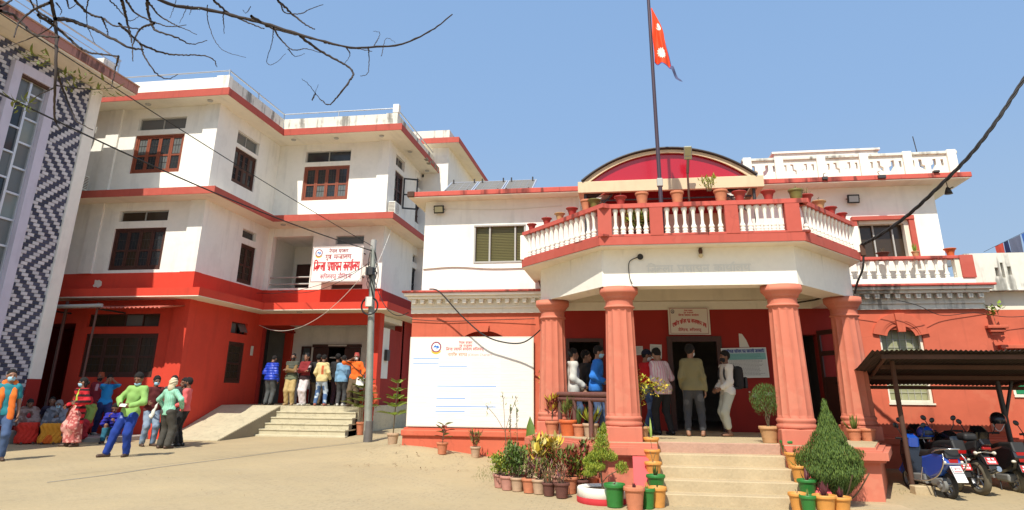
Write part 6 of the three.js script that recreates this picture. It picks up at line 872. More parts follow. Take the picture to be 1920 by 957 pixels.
  const dress = (name, g, m) => part(t, name, [g.scale(k, k, k)], m);
  // hair, mask
  const hg = HAIR[s.hair ?? 'short'].clone().applyMatrix4(headM); dress({ cap: 'cap', wrap: 'head_cloth', topi: 'cap', shawl: 'head_scarf' }[s.hair] ?? 'hair', hg, s.hairMat ?? MH.hair);
  if (s.hair === 'cap' || s.hair === 'wrap') dress('hair', HAIR.short.clone().scale(0.985, 0.97, 0.985).applyMatrix4(headM), MH.hair);
  if (s.mask) dress('face_mask', MASKS[s.maskAt ?? 'up'].clone().applyMatrix4(headM), MH[s.mask]);
  // garments
  const fold = (x, y, z, a) => a * (Math.sin(y * 38 + x * 17 + 2 * Math.sin(z * 21)) * 0.5 + Math.sin(y * 23 - x * 31 + z * 40) * 0.5);
  if (s.legs) { const L = s.legs; let f;
    if (L.skirt) { const hem = L.hem ?? (sit ? 0.03 : 0.09), c = [mix(legs[0].an[0], legs[1].an[0], 0.5), hem, mix(legs[0].an[2], legs[1].an[2], 0.5)], cone = bone([hip[0], hip[1] + 0.02, hip[2]], c, 0.135, L.skirt, 1.15), mid3 = (p, q) => [0, 1, 2].map((i) => (p[i] + q[i]) / 2), lg = join([...legs.flatMap((l) => legB(l, sit ? 0.085 : 0.045, 1, sit ? 0.1 : 0.045)), ...(sit ? [bone(legs[0].kn, legs[1].kn, 0.1, 0.1), bone([legs[0].an[0] - 0.06, legs[0].an[1] + 0.06, legs[0].an[2] - 0.03], [legs[1].an[0] + 0.06, legs[1].an[1] + 0.06, legs[1].an[2] - 0.03], 0.11, 0.11), bone(hip, mid3(legs[0].kn, legs[1].kn), 0.17, 0.13), bone(mid3(legs[0].kn, legs[1].kn), mid3(legs[0].an, legs[1].an), 0.13, 0.15)] : [])], sit ? 0.09 : 0.14); f = (x, y, z) => { const an = Math.atan2(z - c[2], x - c[0]), d = sit ? lg(x, y, z) : smin(cone(x, y, z), lg(x, y, z), 0.06); return Math.max(d + 0.012 * Math.sin(an * 11) * clamp((hip[1] - y) * 2) + (sit ? 0.012 * Math.sin(x * 52 + 3 * Math.sin(y * 14)) : 0) + fold(x, y, z, 0.004), hem - y, y - hip[1] - 0.13); }; }
    else { const e = L.loose ?? 0.02, cut = L.cut ?? 0.96, lf = join([...legs.flatMap((l) => legB(l, e, cut, (L.flare ?? e) + 0.004)), ...torso(0.006).slice(0, 1)], 0.04); f = (x, y, z) => Math.max(lf(x, y, z) + fold(x, y, z, 0.006), y - hip[1] - 0.1); }
    const lp = [hip, ...legs.flatMap((l) => [l.kn, l.an, l.toe])]; const [a, b] = box(lp, 0.3); dress(L.name ?? (L.skirt ? 'skirt' : 'trousers'), surfaceNet(f, a, b, 0.018, L.pattern ? (x, y, z) => L.pattern(x, y, z) : WHITE), L.mat); }
  const topOf = (U, grow = 0) => { const e = (U.loose ?? 0.02) + grow, hem = hip[1] + (U.hem ?? -0.06), tf = torso(e), af = arms.flatMap((a, i) => (U.arms === false ? [] : armB(a, e * 0.75, U.sleeve ?? 0.97)));
    const extraB = []; if (U.hood) extraB.push(bone([nk[0] - 0.07, nk[1] + 0.0, nk[2] - 0.075], [nk[0] + 0.07, nk[1] + 0.0, nk[2] - 0.075], 0.055, 0.055)); if (U.collar) extraB.push(bone([nk[0], nk[1] - 0.02, nk[2]], [nk[0], nk[1] + 0.03, nk[2]], 0.07, 0.062)); if (!sit && (U.hem ?? -0.06) < 0.02) extraB.push(bone([hip[0] - 0.055, hip[1], hip[2]], [hip[0] - 0.055, hem - 0.1, hip[2]], 0.112 + e, 0.112 + e, 1.2), bone([hip[0] + 0.055, hip[1], hip[2]], [hip[0] + 0.055, hem - 0.1, hip[2]], 0.112 + e, 0.112 + e, 1.2));
    const tj = join([...tf, ...af, ...extraB], 0.04); const amp = U.fold ?? 0.006; return (x, y, z) => { let d = tj(x, y, z) + fold(x, y, z, amp) + (U.puff ? 0.008 * Math.sin(y * 70) : 0); if (!U.noCut) { const inT = Math.hypot(x - hip[0], z - hip[2]) < 0.24; if (inT) d = Math.max(d, hem - y); } d = Math.max(d, y - nk[1] - (U.neck ?? 0.02)); if (U.open) { const c = Math.abs(x - hip[0] - lean[0] * 0.5) - U.open * (0.4 + 0.6 * clamp((nk[1] - y) * 3)); if (z - hip[2] > 0.03) d = Math.max(d, -c); } return d; }; };
  const tops = [].concat(s.top ?? []); tops.forEach((U, i) => { const [a, b] = box([hip, nk, ...sh, ...arms.flatMap((q) => [q.el, q.wr]), [hip[0], hip[1] + (U.hem ?? 0) - 0.1, hip[2]]], 0.24); dress(U.name ?? 'shirt', surfaceNet(topOf(U), a, b, 0.0165, U.pattern ? (x, y, z) => U.pattern(x - hip[0], y - hip[1], z - hip[2], x, y, z) : WHITE), U.mat); });
  if (s.drape) for (const D of [].concat(s.drape)) { const pf = join(D.bones.map((q) => bone(...q)), D.k ?? 0.08), [a, b] = box(D.bones.flatMap((q) => [q[0], q[1]]), 0.3); dress(D.name ?? 'shawl', surfaceNet((x, y, z) => Math.max(pf(x, y, z) + (D.fold ?? 0.012) * Math.sin(x * 28 + y * 34 + z * 22 + 2 * Math.sin(y * 13)), D.cut ? D.cut(x, y, z) : -1), a, b, 0.017, D.pattern ?? WHITE), D.mat); }
  if (s.shoe) legs.forEach((l, i) => { const sf = join([bone(l.heel, l.toe, 0.04, 0.036), bone(l.heel, [l.an[0], l.an[1] - 0.02, l.an[2]], 0.04, 0.044)], 0.03), f0 = feet[i][3] ?? 0, [a, b] = box([l.heel, l.toe, l.an], 0.09); dress('shoe', surfaceNet((x, y, z) => Math.max(sf(x, y, z), f0 - 0.0 - y, y - f0 - (s.shoeTop ?? 0.085)), a, b, 0.011, WHITE), s.shoe); });
  const w = (p) => { const q = V3(p[0] * k, p[1] * k, p[2] * k).applyAxisAngle(V3(0, 1, 0), s.turn ?? 0); return [q.x + s.at[0], q.y + s.at[1], q.z + s.at[2]]; };
  return { t, k, wrist: arms.map((a) => w(a.wr)), w, nk, hip, sh };
}
// ---------------------------------------------------------------- the people in the picture
const C = { jeans: cloth(0.06, 0.1, 0.2), jeansPale: cloth(0.2, 0.27, 0.36), blackC: cloth(0.018, 0.017, 0.018), charcoal: cloth(0.05, 0.05, 0.052), brownShoe: cloth(0.08, 0.045, 0.03, 0.6), blackShoe: cloth(0.014, 0.013, 0.013, 0.45), white: cloth(0.7, 0.69, 0.66), royal: cloth(0.01, 0.04, 0.26), khaki: cloth(0.45, 0.33, 0.14), sole: cloth(0.5, 0.48, 0.45) };
const noisy = (a, b, s, th = 0.5) => (x, y, z) => { const n = pnoise(x * s + 50, y * s + 50, 9999, 9999, 3) * 0.6 + pnoise(z * s + 80, y * s * 1.3 + 20, 9999, 9999, 8) * 0.4; return n > th ? a : b; };
const walkFeet = [[-0.12, 0.0, -0.2], [0.12, 0.02, 0.3]], H2 = Math.PI / 2;
const ledge = part(brickHouse, 'ledge', [RB(0.1, 0.5, -0.2, 0.34, -1.2, 3.4, 0.03)], M.slabGrey);

person('man at the left edge in teal shirt and orange scarf with blue mask', { at: [-13.2, 0, -13.9], turn: 0.75, h: 1.82, feet: [[-0.12, -0.05, -0.1], [0.13, 0.05, 0.2]], hands: [[-0.25, 0.85, 0.05], [0.25, 0.85, 0.05]], head: { yaw: 0.25 }, mask: 'maskBlue', skin: 0, top: { mat: cloth(0.02, 0.2, 0.24), sleeve: -0.4 }, legs: { mat: C.jeans }, shoe: C.brownShoe, drape: { name: 'scarf', mat: cloth(0.72, 0.16, 0.02), k: 0.03, fold: 0.004, bones: [[[-0.06, 1.46, -0.06], [0.06, 1.46, -0.06], 0.06, 0.06], [[-0.09, 1.45, 0.0], [-0.1, 1.2, 0.1], 0.055, 0.06, 1.5], [[-0.1, 1.2, 0.1], [-0.12, 0.74, 0.11], 0.06, 0.062, 1.7], [[0.09, 1.45, 0.0], [0.1, 1.2, 0.1], 0.055, 0.06, 1.5], [[0.1, 1.2, 0.1], [0.13, 0.8, 0.11], 0.06, 0.062, 1.7]] } });
const sitFeet = [[-0.1, 0.02, -0.15], [0.1, 0.02, 0.15]];
person('seated woman in a bright red sari with a grey brown shawl by the brick wall', { at: [-16.35, 0, -18.15], turn: 0.95, h: 1.6, sit: true, hip: 0.46, hipZ: -0.42, feet: [[-0.12, 0.05, -0.15], [0.12, 0.1, 0.15]], hands: [[-0.18, 0.55, -0.05], [0.16, 0.56, -0.02]], hair: 'bun', head: { yaw: 0.2, pitch: 0.15 }, skin: 1, legs: { skirt: 0.2, mat: cloth(0.6, 0.03, 0.015), name: 'sari' }, top: { mat: cloth(0.4, 0.02, 0.03), sleeve: 0.3 }, drape: { mat: cloth(0.24, 0.17, 0.15), pattern: noisy([0.7, 0.55, 0.5], [1.1, 1.1, 1.1], 16), bones: [[[-0.16, 0.9, -0.42], [0.16, 0.9, -0.42], 0.12, 0.12], [[-0.17, 0.85, -0.38], [-0.2, 0.58, -0.2], 0.12, 0.11], [[0.17, 0.85, -0.38], [0.2, 0.55, -0.15], 0.12, 0.12], [[-0.15, 0.62, -0.2], [0.18, 0.6, -0.16], 0.1, 0.1]] }, shoe: C.brownShoe });
person('seated person with grey shawl over the head, blue mask and yellow orange skirt', { at: [-15.75, 0, -18.3], turn: 0.55, h: 1.55, sit: true, hip: 0.46, hipZ: -0.42, feet: [[-0.13, 0.05, -0.2], [0.13, 0.05, 0.15]], hands: [[-0.14, 0.58, -0.05], [0.14, 0.58, -0.05]], hair: 'shawl', hairMat: cloth(0.19, 0.17, 0.17), mask: 'maskBlue', head: { pitch: 0.1 }, skin: 1, legs: { skirt: 0.22, mat: cloth(0.72, 0.3, 0.025), name: 'skirt', pattern: noisy([1, 0.45, 0.6], [1, 1, 1], 5, 0.62) }, drape: { mat: cloth(0.16, 0.17, 0.2), pattern: noisy([0.6, 0.6, 0.6], [1.25, 1.2, 1.15], 14), bones: [[[-0.17, 0.92, -0.42], [0.17, 0.92, -0.42], 0.13, 0.13], [[-0.19, 0.85, -0.36], [-0.22, 0.55, -0.15], 0.13, 0.13], [[0.19, 0.85, -0.36], [0.24, 0.52, -0.1], 0.13, 0.14], [[-0.18, 0.62, -0.16], [0.2, 0.6, -0.12], 0.12, 0.12]] }, shoe: C.brownShoe });
person('crouching person in dark plum clothes behind the grey shawled one', { at: [-16.55, 0.02, -18.95], turn: 0.6, h: 1.6, sit: true, hip: 0.5, hipZ: -0.3, feet: sitFeet, hands: [[-0.2, 0.7, 0.1], [0.2, 0.6, 0.1]], lean: [0.05, 0.16], hair: 'short', skin: 1, top: { mat: cloth(0.022, 0.015, 0.035), loose: 0.035 }, legs: { mat: C.blackC, loose: 0.03 }, shoe: C.blackShoe });
person('seated woman in a red head scarf and green wrap behind the striped cardigan', { at: [-15.65, 0.05, -19.2], turn: 0.3, h: 1.55, sit: true, hip: 0.5, hipZ: -0.35, feet: sitFeet, hands: [[-0.15, 0.6, 0], [0.15, 0.6, 0]], hair: 'shawl', hairMat: cloth(0.5, 0.02, 0.03), skin: 1, legs: { skirt: 0.2, mat: cloth(0.35, 0.02, 0.03) }, drape: { mat: cloth(0.22, 0.3, 0.06), bones: [[[-0.15, 0.95, -0.35], [0.15, 0.95, -0.35], 0.12, 0.12], [[-0.18, 0.88, -0.3], [-0.2, 0.6, -0.1], 0.12, 0.12], [[0.18, 0.88, -0.3], [0.2, 0.6, -0.1], 0.12, 0.12]] } });
person('woman in a red and black striped cardigan and pink patterned skirt with gold edged wrap', { at: [-14.55, 0, -17.7], turn: -0.35, h: 1.72, feet: [[-0.13, 0.04, -0.7], [0.1, -0.04, 0.2]], hands: [[-0.3, 1.0, 0.12], [0.25, 1.08, 0.22]], grip: [0, 1], head: { yaw: -0.55, pitch: 0.05 }, hair: 'bun', mask: 'maskBlue', skin: 0, legs: { skirt: 0.23, hem: 0.1, mat: cloth(0.55, 0.22, 0.2), pattern: noisy([1.25, 1.5, 1.4], [0.75, 0.45, 0.45], 22), name: 'skirt' }, top: [{ name: 'tunic', mat: cloth(0.45, 0.52, 0.07), sleeve: 0.2, hem: -0.1, loose: 0.015 }, { name: 'cardigan', mat: cloth(0.5, 0.012, 0.022), loose: 0.045, hem: -0.34, open: 0.07, pattern: (x, y) => ((((y + 0.4) / 0.145) % 1) < 0.42 ? [0.05, 0.3, 0.25] : [1, 1, 1]) }], shoe: C.brownShoe,
  drape: { name: 'wrap', mat: cloth(0.3, 0.03, 0.016), k: 0.06, fold: 0.012, pattern: noisy([1.15, 3.2, 0.8], [1, 1, 1], 20, 0.6), bones: [[[-0.18, 1.4, -0.08], [-0.36, 1.15, -0.12], 0.07, 0.15, 2.2], [[-0.36, 1.15, -0.12], [-0.5, 0.75, -0.14], 0.15, 0.18, 2.2], [[-0.5, 0.75, -0.14], [-0.48, 0.25, -0.14], 0.18, 0.16, 2.2]] } });
person('man in a maroon jacket and patterned cap in the shade behind the striped cardigan', { at: [-16.25, 0.13, -20.45], turn: 0.15, h: 1.78, hair: 'topi', hairMat: cloth(0.3, 0.07, 0.03), mask: 'maskBlack', skin: 1, hands: [[-0.2, 1.02, 0.2], [0.22, 0.95, 0.18]], top: { name: 'jacket', mat: cloth(0.26, 0.018, 0.03), loose: 0.035, hem: -0.1, collar: true, pattern: (x, y, z) => (z > 0.1 && Math.abs(x) < 0.045 && y > 0.3 ? [2.4, 20, 14] : [1, 1, 1]) }, legs: { mat: cloth(0.55, 0.03, 0.03), loose: 0.04 }, shoe: C.blackShoe });
person('man in a bright blue pullover shading his face with both hands', { at: [-15.75, 0.13, -20.2], turn: 0.85, h: 1.72, lean: [0, 0.05], feet: [[-0.1, -0.3, 0.2], [0.12, 0.16, 0.1]], hands: [[-0.06, 1.54, 0.17], [0.07, 1.56, 0.17]], elbow: [[-0.6, -0.7, 0.4], [0.6, -0.7, 0.4]], palm: [[0, 0, -1], [0, 0, -1]], head: { pitch: 0.2 }, skin: 0, top: { mat: cloth(0.015, 0.25, 0.62), loose: 0.025, hem: -0.05 }, legs: { mat: cloth(0.02, 0.035, 0.14), loose: 0.035 }, shoe: C.sole });
person('person in a royal blue jacket sitting on the pavement behind the green shirt', { at: [-14.5, 0.0, -19.0], turn: 0.5, h: 1.66, sit: true, hip: 0.32, hipZ: -0.4, feet: [[-0.14, 0.04, -0.2], [0.14, 0.04, 0.2]], hands: [[-0.1, 0.72, 0.02], [0.1, 0.6, 0.05]], lean: [0, 0.14], head: { pitch: 0.45 }, skin: 1, top: { name: 'jacket', mat: cloth(0.018, 0.02, 0.3), loose: 0.04, puff: true, hem: -0.05 }, legs: { mat: cloth(0.02, 0.13, 0.2), loose: 0.03 }, shoe: C.blackShoe });
const green = person('man in a light green pullover and royal blue track trousers looking at his hands', { at: [-11.4, 0, -15.42], turn: 0.1, h: 1.8, lean: [0.1, 0.03], hipX: 0.06, feet: [[-0.26, 0.1, -0.6], [0.12, 0.0, 0.15]], hands: [[-0.04, 1.06, 0.27], [0.2, 1.03, 0.26]], grip: [1, 1], palm: [[0.4, 0.5, -0.6], [-0.4, 0.5, -0.6]], elbow: [[-0.9, -0.5, -0.2], [0.9, -0.5, -0.2]], head: { pitch: 0.28, yaw: 0.1 }, mask: 'maskBlue', maskAt: 'chin', skin: 1, hair: 'full', top: { mat: cloth(0.25, 0.44, 0.12), loose: 0.03, hem: -0.1, collar: true }, legs: { mat: C.royal, loose: 0.035, pattern: (x, y) => (x < -0.02 && y > 0.77 && y < 0.82 && x > -0.08 ? [20, 6, 2] : [1, 1, 1]) }, shoe: C.brownShoe });
person('man in a maroon sweater and washed jeans talking in the group of five', { at: [-12.85, 0, -18.35], turn: 0.95, h: 1.78, feet: [[-0.12, 0, -0.1], [0.12, 0.06, 0.2]], hands: [[-0.2, 1.05, 0.2], [0.2, 1.08, 0.22]], mask: 'maskBlue', skin: 1, hair: 'full', head: { pitch: 0.12 }, top: { mat: cloth(0.1, 0.014, 0.014), loose: 0.035, hem: -0.06, collar: true }, legs: { mat: C.jeansPale, loose: 0.03, pattern: noisy([1.15, 1.12, 1.1], [0.75, 0.8, 0.9], 14) }, shoe: C.brownShoe });
person('man with blue mask standing behind the maroon sweater', { at: [-12.75, 0, -19.0], turn: 0.55, h: 1.8, mask: 'maskBlue', skin: 0, hair: 'full', head: { yaw: 0.3 }, top: { name: 'jacket', mat: C.charcoal, loose: 0.03, collar: true }, legs: { mat: C.blackC }, shoe: C.blackShoe });
const gs = person('man seen from behind in green striped shirt with a cream cloth round his head', { at: [-11.95, 0, -17.75], turn: 2.95, h: 1.72, feet: [[-0.13, 0, -0.15], [0.13, 0.02, 0.15]], hands: [[-0.3, 0.98, 0.14], [0.3, 0.98, 0.14]], elbow: [[-1, -0.1, -0.4], [1, -0.1, -0.4]], hair: 'wrap', hairMat: cloth(0.62, 0.53, 0.36), head: { roll: 0.1, yaw: 0.35 }, skin: 1, top: { mat: cloth(0.22, 0.52, 0.36), loose: 0.028, hem: -0.1, sleeve: 0.9, pattern: (x) => (Math.sin(x * 150) > 0.2 ? [1.5, 1.15, 1.25] : [1, 1, 1]) }, legs: { mat: cloth(0.06, 0.055, 0.045), loose: 0.045, flare: 0.05 }, shoe: C.brownShoe });
person('dark haired man half hidden between the striped and pink shirts', { at: [-12.25, 0, -18.75], turn: -0.5, h: 1.74, skin: 1, hair: 'full', top: { mat: C.blackC }, legs: { mat: C.blackC }, shoe: C.blackShoe });
person('young man in a salmon pink shirt and black trousers on the right of the group', { at: [-12.0, 0, -18.55], turn: -1.3, h: 1.74, feet: [[-0.1, 0, -0.1], [0.1, 0.05, 0.2]], hands: [[-0.15, 1.02, 0.26], [0.17, 1.0, 0.2]], grip: [1, 1], head: { pitch: 0.08 }, skin: 1, hair: 'full', mask: 'maskBlack', top: { mat: cloth(0.75, 0.13, 0.13), loose: 0.022, hem: -0.03, collar: true }, legs: { mat: C.blackC, loose: 0.012 }, shoe: C.blackShoe });

// queue on the left porch
const PF = 0.958;
person('person seen from behind in a shiny blue puffer jacket at the dark side door', { at: [-12.42, PF, -23.95], turn: 3.0, h: 1.66, lean: [0.02, 0.08], hands: [[-0.2, 0.85, 0.15], [0.2, 0.95, 0.18]], head: { pitch: 0.5 }, skin: 1, top: { name: 'jacket', mat: cloth(0.012, 0.045, 0.42, 0.45), loose: 0.05, puff: true, hem: -0.06, collar: true }, legs: { mat: cloth(0.075, 0.08, 0.08), loose: 0.03 }, shoe: C.blackShoe });
person('man in grey green body warmer and khaki trousers with folded arms on the porch', { at: [-11.7, PF, -24.1], turn: 0.12, h: 1.72, hands: [[0.1, 1.12, 0.2], [-0.1, 1.16, 0.22]], elbow: [[-0.9, -0.6, 0.1], [0.9, -0.6, 0.1]], skin: 1, mask: 'maskBlack', top: [{ mat: cloth(0.2, 0.12, 0.045), loose: 0.02 }, { name: 'body_warmer', mat: cloth(0.075, 0.08, 0.06), loose: 0.05, puff: true, hem: -0.08, arms: false, collar: true, pattern: (x, y) => (y < 0.12 ? [1.9, 2.0, 1.6] : [1, 1, 1]) }], legs: { mat: C.khaki, loose: 0.035 }, shoe: cloth(0.4, 0.28, 0.15) });
person('young man in a dark red varsity jacket with white trousers and folded arms', { at: [-11.2, PF, -24.1], turn: -0.15, h: 1.72, feet: [[-0.05, 0.03, -0.1], [0.05, -0.02, 0.1]], hands: [[0.1, 1.14, 0.2], [-0.1, 1.18, 0.22]], grip: [0, 1], elbow: [[-0.9, -0.6, 0.1], [0.9, -0.6, 0.1]], skin: 0, hair: 'topi', hairMat: C.blackC, top: { name: 'jacket', mat: cloth(0.2, 0.015, 0.018), loose: 0.035, pattern: (x, y, z) => (Math.abs(x) > 0.2 ? (y > 0.33 && y < 0.4 ? [4, 45, 38] : [0.1, 0.9, 0.8]) : y < 0.08 ? [0.15, 1, 1] : [1, 1, 1]) }, legs: { mat: cloth(0.62, 0.55, 0.56), loose: 0.018 }, shoe: C.sole });
person('man in a dark coat and brown trousers half hidden behind the varsity jacket', { at: [-10.95, PF, -24.55], turn: 3.1, h: 1.72, skin: 1, top: { name: 'coat', mat: C.blackC, loose: 0.04, hem: -0.15 }, legs: { mat: cloth(0.13, 0.1, 0.06), loose: 0.035 }, shoe: C.blackShoe });
person('man seen from behind in a cream shirt with a bag strap and ripped pale jeans', { at: [-10.55, PF, -24.05], turn: 3.2, h: 1.68, feet: [[-0.17, 0, -0.1], [0.17, 0.0, 0.2]], hands: [[-0.25, 0.9, 0.12], [0.22, 0.95, 0.16]], head: { pitch: 0.35 }, skin: 1, top: { mat: cloth(0.62, 0.5, 0.24), loose: 0.03, hem: -0.1, pattern: (x, y, z) => (x < 0.0 && x > -0.075 && z < -0.05 && y > 0.14 && y < 0.44 ? [0.8, 0.22, 0.16] : [1, 1, 1]) }, legs: { mat: cloth(0.2, 0.32, 0.46), loose: 0.025, pattern: noisy([2.2, 1.6, 1.25], [0.35, 0.42, 0.6], 11, 0.52) }, shoe: cloth(0.3, 0.1, 0.07) });
person('man in black seen from behind between the cream and the light blue shirts', { at: [-10.25, PF, -24.6], turn: 3.1, h: 1.73, skin: 1, hair: 'full', hands: [[-0.26, 0.8, 0.05], [0.24, 0.95, 0.2]], top: { name: 'jacket', mat: C.blackC, loose: 0.04, hem: -0.12 }, legs: { mat: cloth(0.05, 0.018, 0.03), loose: 0.03 }, shoe: C.blackShoe });
person('man seen from behind in a light blue shirt and charcoal trousers', { at: [-9.83, PF, -24.1], turn: 3.25, h: 1.66, hands: [[-0.18, 1.0, 0.2], [0.24, 0.82, 0.08]], head: { pitch: 0.35 }, skin: 1, top: { mat: cloth(0.17, 0.33, 0.5), loose: 0.028, hem: -0.1, collar: true }, legs: { mat: C.charcoal, loose: 0.025 }, shoe: C.sole });
const orangeMan = person('man in an orange pullover with white mask holding papers beside the red pillar', { at: [-9.3, PF, -23.95], turn: 0.0, h: 1.72, feet: [[-0.13, 0, -0.2], [0.13, 0.03, 0.15]], hands: [[-0.13, 1.5, 0.14], [0.24, 0.92, 0.14]], grip: [1, 1], elbow: [[-1, -0.5, 0.2], [0.7, -0.3, -0.5]], head: { yaw: -0.1 }, skin: 1, mask: 'maskWhite', hair: 'topi', hairMat: cloth(0.4, 0.06, 0.05), top: { mat: cloth(0.78, 0.14, 0.015), loose: 0.035, hem: -0.05, pattern: (x, y, z) => (z > 0.05 && Math.abs(x * 0.8 + y - 0.33) < 0.025 ? [0.12, 0.2, 0.5] : [1, 1, 1]) }, legs: { mat: cloth(0.13, 0.09, 0.05), loose: 0.04 }, shoe: C.brownShoe });
person('man in a dark vest half hidden behind the orange pullover', { at: [-9.62, PF, -24.7], turn: 0.4, h: 1.7, skin: 1, top: { mat: C.charcoal }, legs: { mat: C.blackC }, shoe: C.blackShoe });
person('person in a red shirt standing half hidden behind the utility pole', { at: [-8.85, PF - 0.75, -24.25], turn: 0.2, h: 1.7, skin: 1, top: { mat: cloth(0.6, 0.1, 0.04), loose: 0.03 }, legs: { mat: cloth(0.5, 0.07, 0.03), loose: 0.03 }, shoe: C.blackShoe });

// queue on the columned porch
const QF = 0.658;
person('man in a pale grey hooded jacket by the left rear column looking to the right', { at: [-1.17, QF, -15.5], turn: 1.75, h: 1.68, hands: [[-0.15, 0.95, 0.18], [0.16, 0.9, 0.2]], skin: 0, hair: 'full', head: { yaw: 0.1 }, top: { name: 'hooded_jacket', mat: cloth(0.52, 0.52, 0.48), loose: 0.045, hood: true, hem: -0.1 }, legs: { mat: C.jeans }, shoe: C.blackShoe });
person('man in black between the grey hooded jacket and the blue shirt', { at: [-0.92, QF, -15.9], turn: 2.1, h: 1.66, skin: 0, hair: 'full', head: { yaw: -0.55 }, hands: [[-0.2, 0.85, 0.1], [0.2, 0.85, 0.1]], top: { mat: C.blackC, loose: 0.035, collar: true }, legs: { mat: C.blackC }, shoe: C.blackShoe });
person('man in a bright blue pullover and jeans leaning by the timber rail', { at: [-0.7, QF, -15.3], turn: 1.55, h: 1.72, lean: [0, 0.06], feet: [[-0.1, -0.1, -0.1], [0.12, 0.1, 0.1]], hands: [[-0.16, 1.0, 0.2], [0.2, 0.98, 0.22]], grip: [1, 1], skin: 0, mask: 'maskBlue', hair: 'full', head: { pitch: 0.15 }, top: { mat: cloth(0.02, 0.16, 0.55), loose: 0.04, hem: -0.08, sleeve: 0.75 }, legs: { mat: C.jeans }, shoe: C.blackShoe });
person('man in a red shirt and navy cap behind the yellow leaved plant', { at: [0.36, QF, -15.95], turn: 2.0, h: 1.68, feet: [[-0.1, -0.12, -0.1], [0.1, 0.16, 0.1]], hands: [[-0.12, 1.05, 0.26], [0.14, 1.08, 0.26]], grip: [1, 1], skin: 0, mask: 'maskWhite', maskAt: 'up', hair: 'cap', hairMat: cloth(0.012, 0.014, 0.035), head: { pitch: 0.2, yaw: -0.3 }, top: { mat: cloth(0.6, 0.012, 0.018), loose: 0.03, hem: 0.1 }, legs: { mat: C.jeans, pattern: noisy([2.2, 1.9, 1.6], [1, 1, 1], 9, 0.55) }, shoe: cloth(0.14, 0.05, 0.045) });
person('man in a pink and white striped shirt bending his head by the hall door', { at: [0.68, QF, -15.5], turn: 3.75, h: 1.7, lean: [0.02, 0.07], feet: [[-0.12, -0.05, -0.1], [0.1, 0.12, 0.25]], hands: [[-0.2, 1.0, 0.24], [0.12, 1.08, 0.28]], grip: [0, 1], skin: 2, hair: 'full', head: { pitch: 0.5 }, top: { mat: cloth(0.68, 0.42, 0.46), loose: 0.028, hem: -0.12, sleeve: 0.15, collar: true, pattern: (x) => (Math.sin(x * 120) > 0 ? [1.05, 1.5, 1.4] : [0.95, 0.85, 0.95]) }, legs: { mat: C.blackC, loose: 0.022 }, shoe: C.blackShoe, shoeTop: 0.12 });
const olive = person('barefoot man seen from behind in an olive jacket before the dark door', { at: [1.25, QF, -15.15], turn: 3.05, h: 1.74, feet: [[-0.14, 0, -0.2], [0.14, 0, 0.2]], hands: [[-0.23, 0.84, 0.0], [0.2, 0.9, 0.12]], wide: 0.14, grip: [0, 0], skin: 0, mask: 'maskWhite', hair: 'full', head: { yaw: -0.5 }, top: { name: 'jacket', mat: cloth(0.22, 0.19, 0.09), loose: 0.028, hem: -0.06, collar: true }, legs: { mat: cloth(0.05, 0.052, 0.058), loose: 0.022, cut: 0.86, pattern: noisy([1.9, 1.9, 1.85], [1, 1, 1], 7, 0.6) } });
const hoodie = person('young man in an off white hoodie and rolled pale trousers facing left with a backpack', { at: [1.95, QF, -15.35], turn: -1.25, h: 1.62, feet: [[-0.09, 0.0, -0.1], [0.1, 0.08, 0.2]], hands: [[-0.1, 0.92, 0.22], [0.12, 0.94, 0.22]], grip: [1, 1], skin: 1, mask: 'maskBlack', hair: 'full', top: { name: 'hoodie', mat: cloth(0.68, 0.66, 0.6), loose: 0.035, hood: true, hem: -0.08, sleeve: 0.75 }, legs: { mat: cloth(0.48, 0.49, 0.4), loose: 0.03, cut: 0.72 } });

// things the people carry
function atPerson(p, name, label, cat, off, turn) { const t = thing(name, label, cat, p.w(off), turn); return t; }
{ const t = atPerson(hoodie, 'backpack', 'black backpack on the shoulders of the man in the off white hoodie', 'backpack', [0, 1.18, -0.24], -1.25); part(t, 'bag', [RB(-0.14, 0.14, -0.24, 0.21, -0.1, 0.09, 0.08)], C.blackC.clone()); t.children[0].material.vertexColors = false; part(t, 'front_pocket', [RB(-0.12, 0.12, -0.22, 0.0, -0.17, -0.11, 0.03)], M.black); part(t, 'strap', [-1, 1].map((s) => tube([[s * 0.1, 0.16, 0.06], [s * 0.11, 0.24, 0.16], [s * 0.12, 0.2, 0.29], [s * 0.13, 0.0, 0.34], [s * 0.15, -0.18, 0.2], [s * 0.13, -0.22, 0.06]], 0.018, 20)), M.black); }
function paper(p, hand, label, w, h, rx, ry, dx = 0, dy = 0, dz = 0, n = 'paper_sheet') { const q = p.wrist[hand]; const t = thing(n, label, 'paper', [q[0] + dx, q[1] + dy, q[2] + dz], ry); t.rotation.x = rx; part(t, 'sheet', [RB(-w / 2, w / 2, -h / 2, h / 2, -0.002, 0.002, 0.001)], M.plastic); return t; }
paper(orangeMan, 1, 'pinkish white papers in the lowered hand of the man in orange', 0.26, 0.26, -0.3, 0.2, 0.02, -0.14, 0.06); 
paper(olive, 1, 'folded paper in the right hand of the man in the olive jacket', 0.05, 0.22, 0.1, 0.6, 0.02, -0.12, 0.04);
{ const q = green.w([0.09, 1.04, 0.37]), t = thing('mobile_phone', 'small phone held between the hands of the man in light green', 'phone', q, 0.1); t.rotation.x = -0.6; part(t, 'case', [RB(-0.075, 0.075, -0.037, 0.037, -0.004, 0.004, 0.004)], M.plastic); }
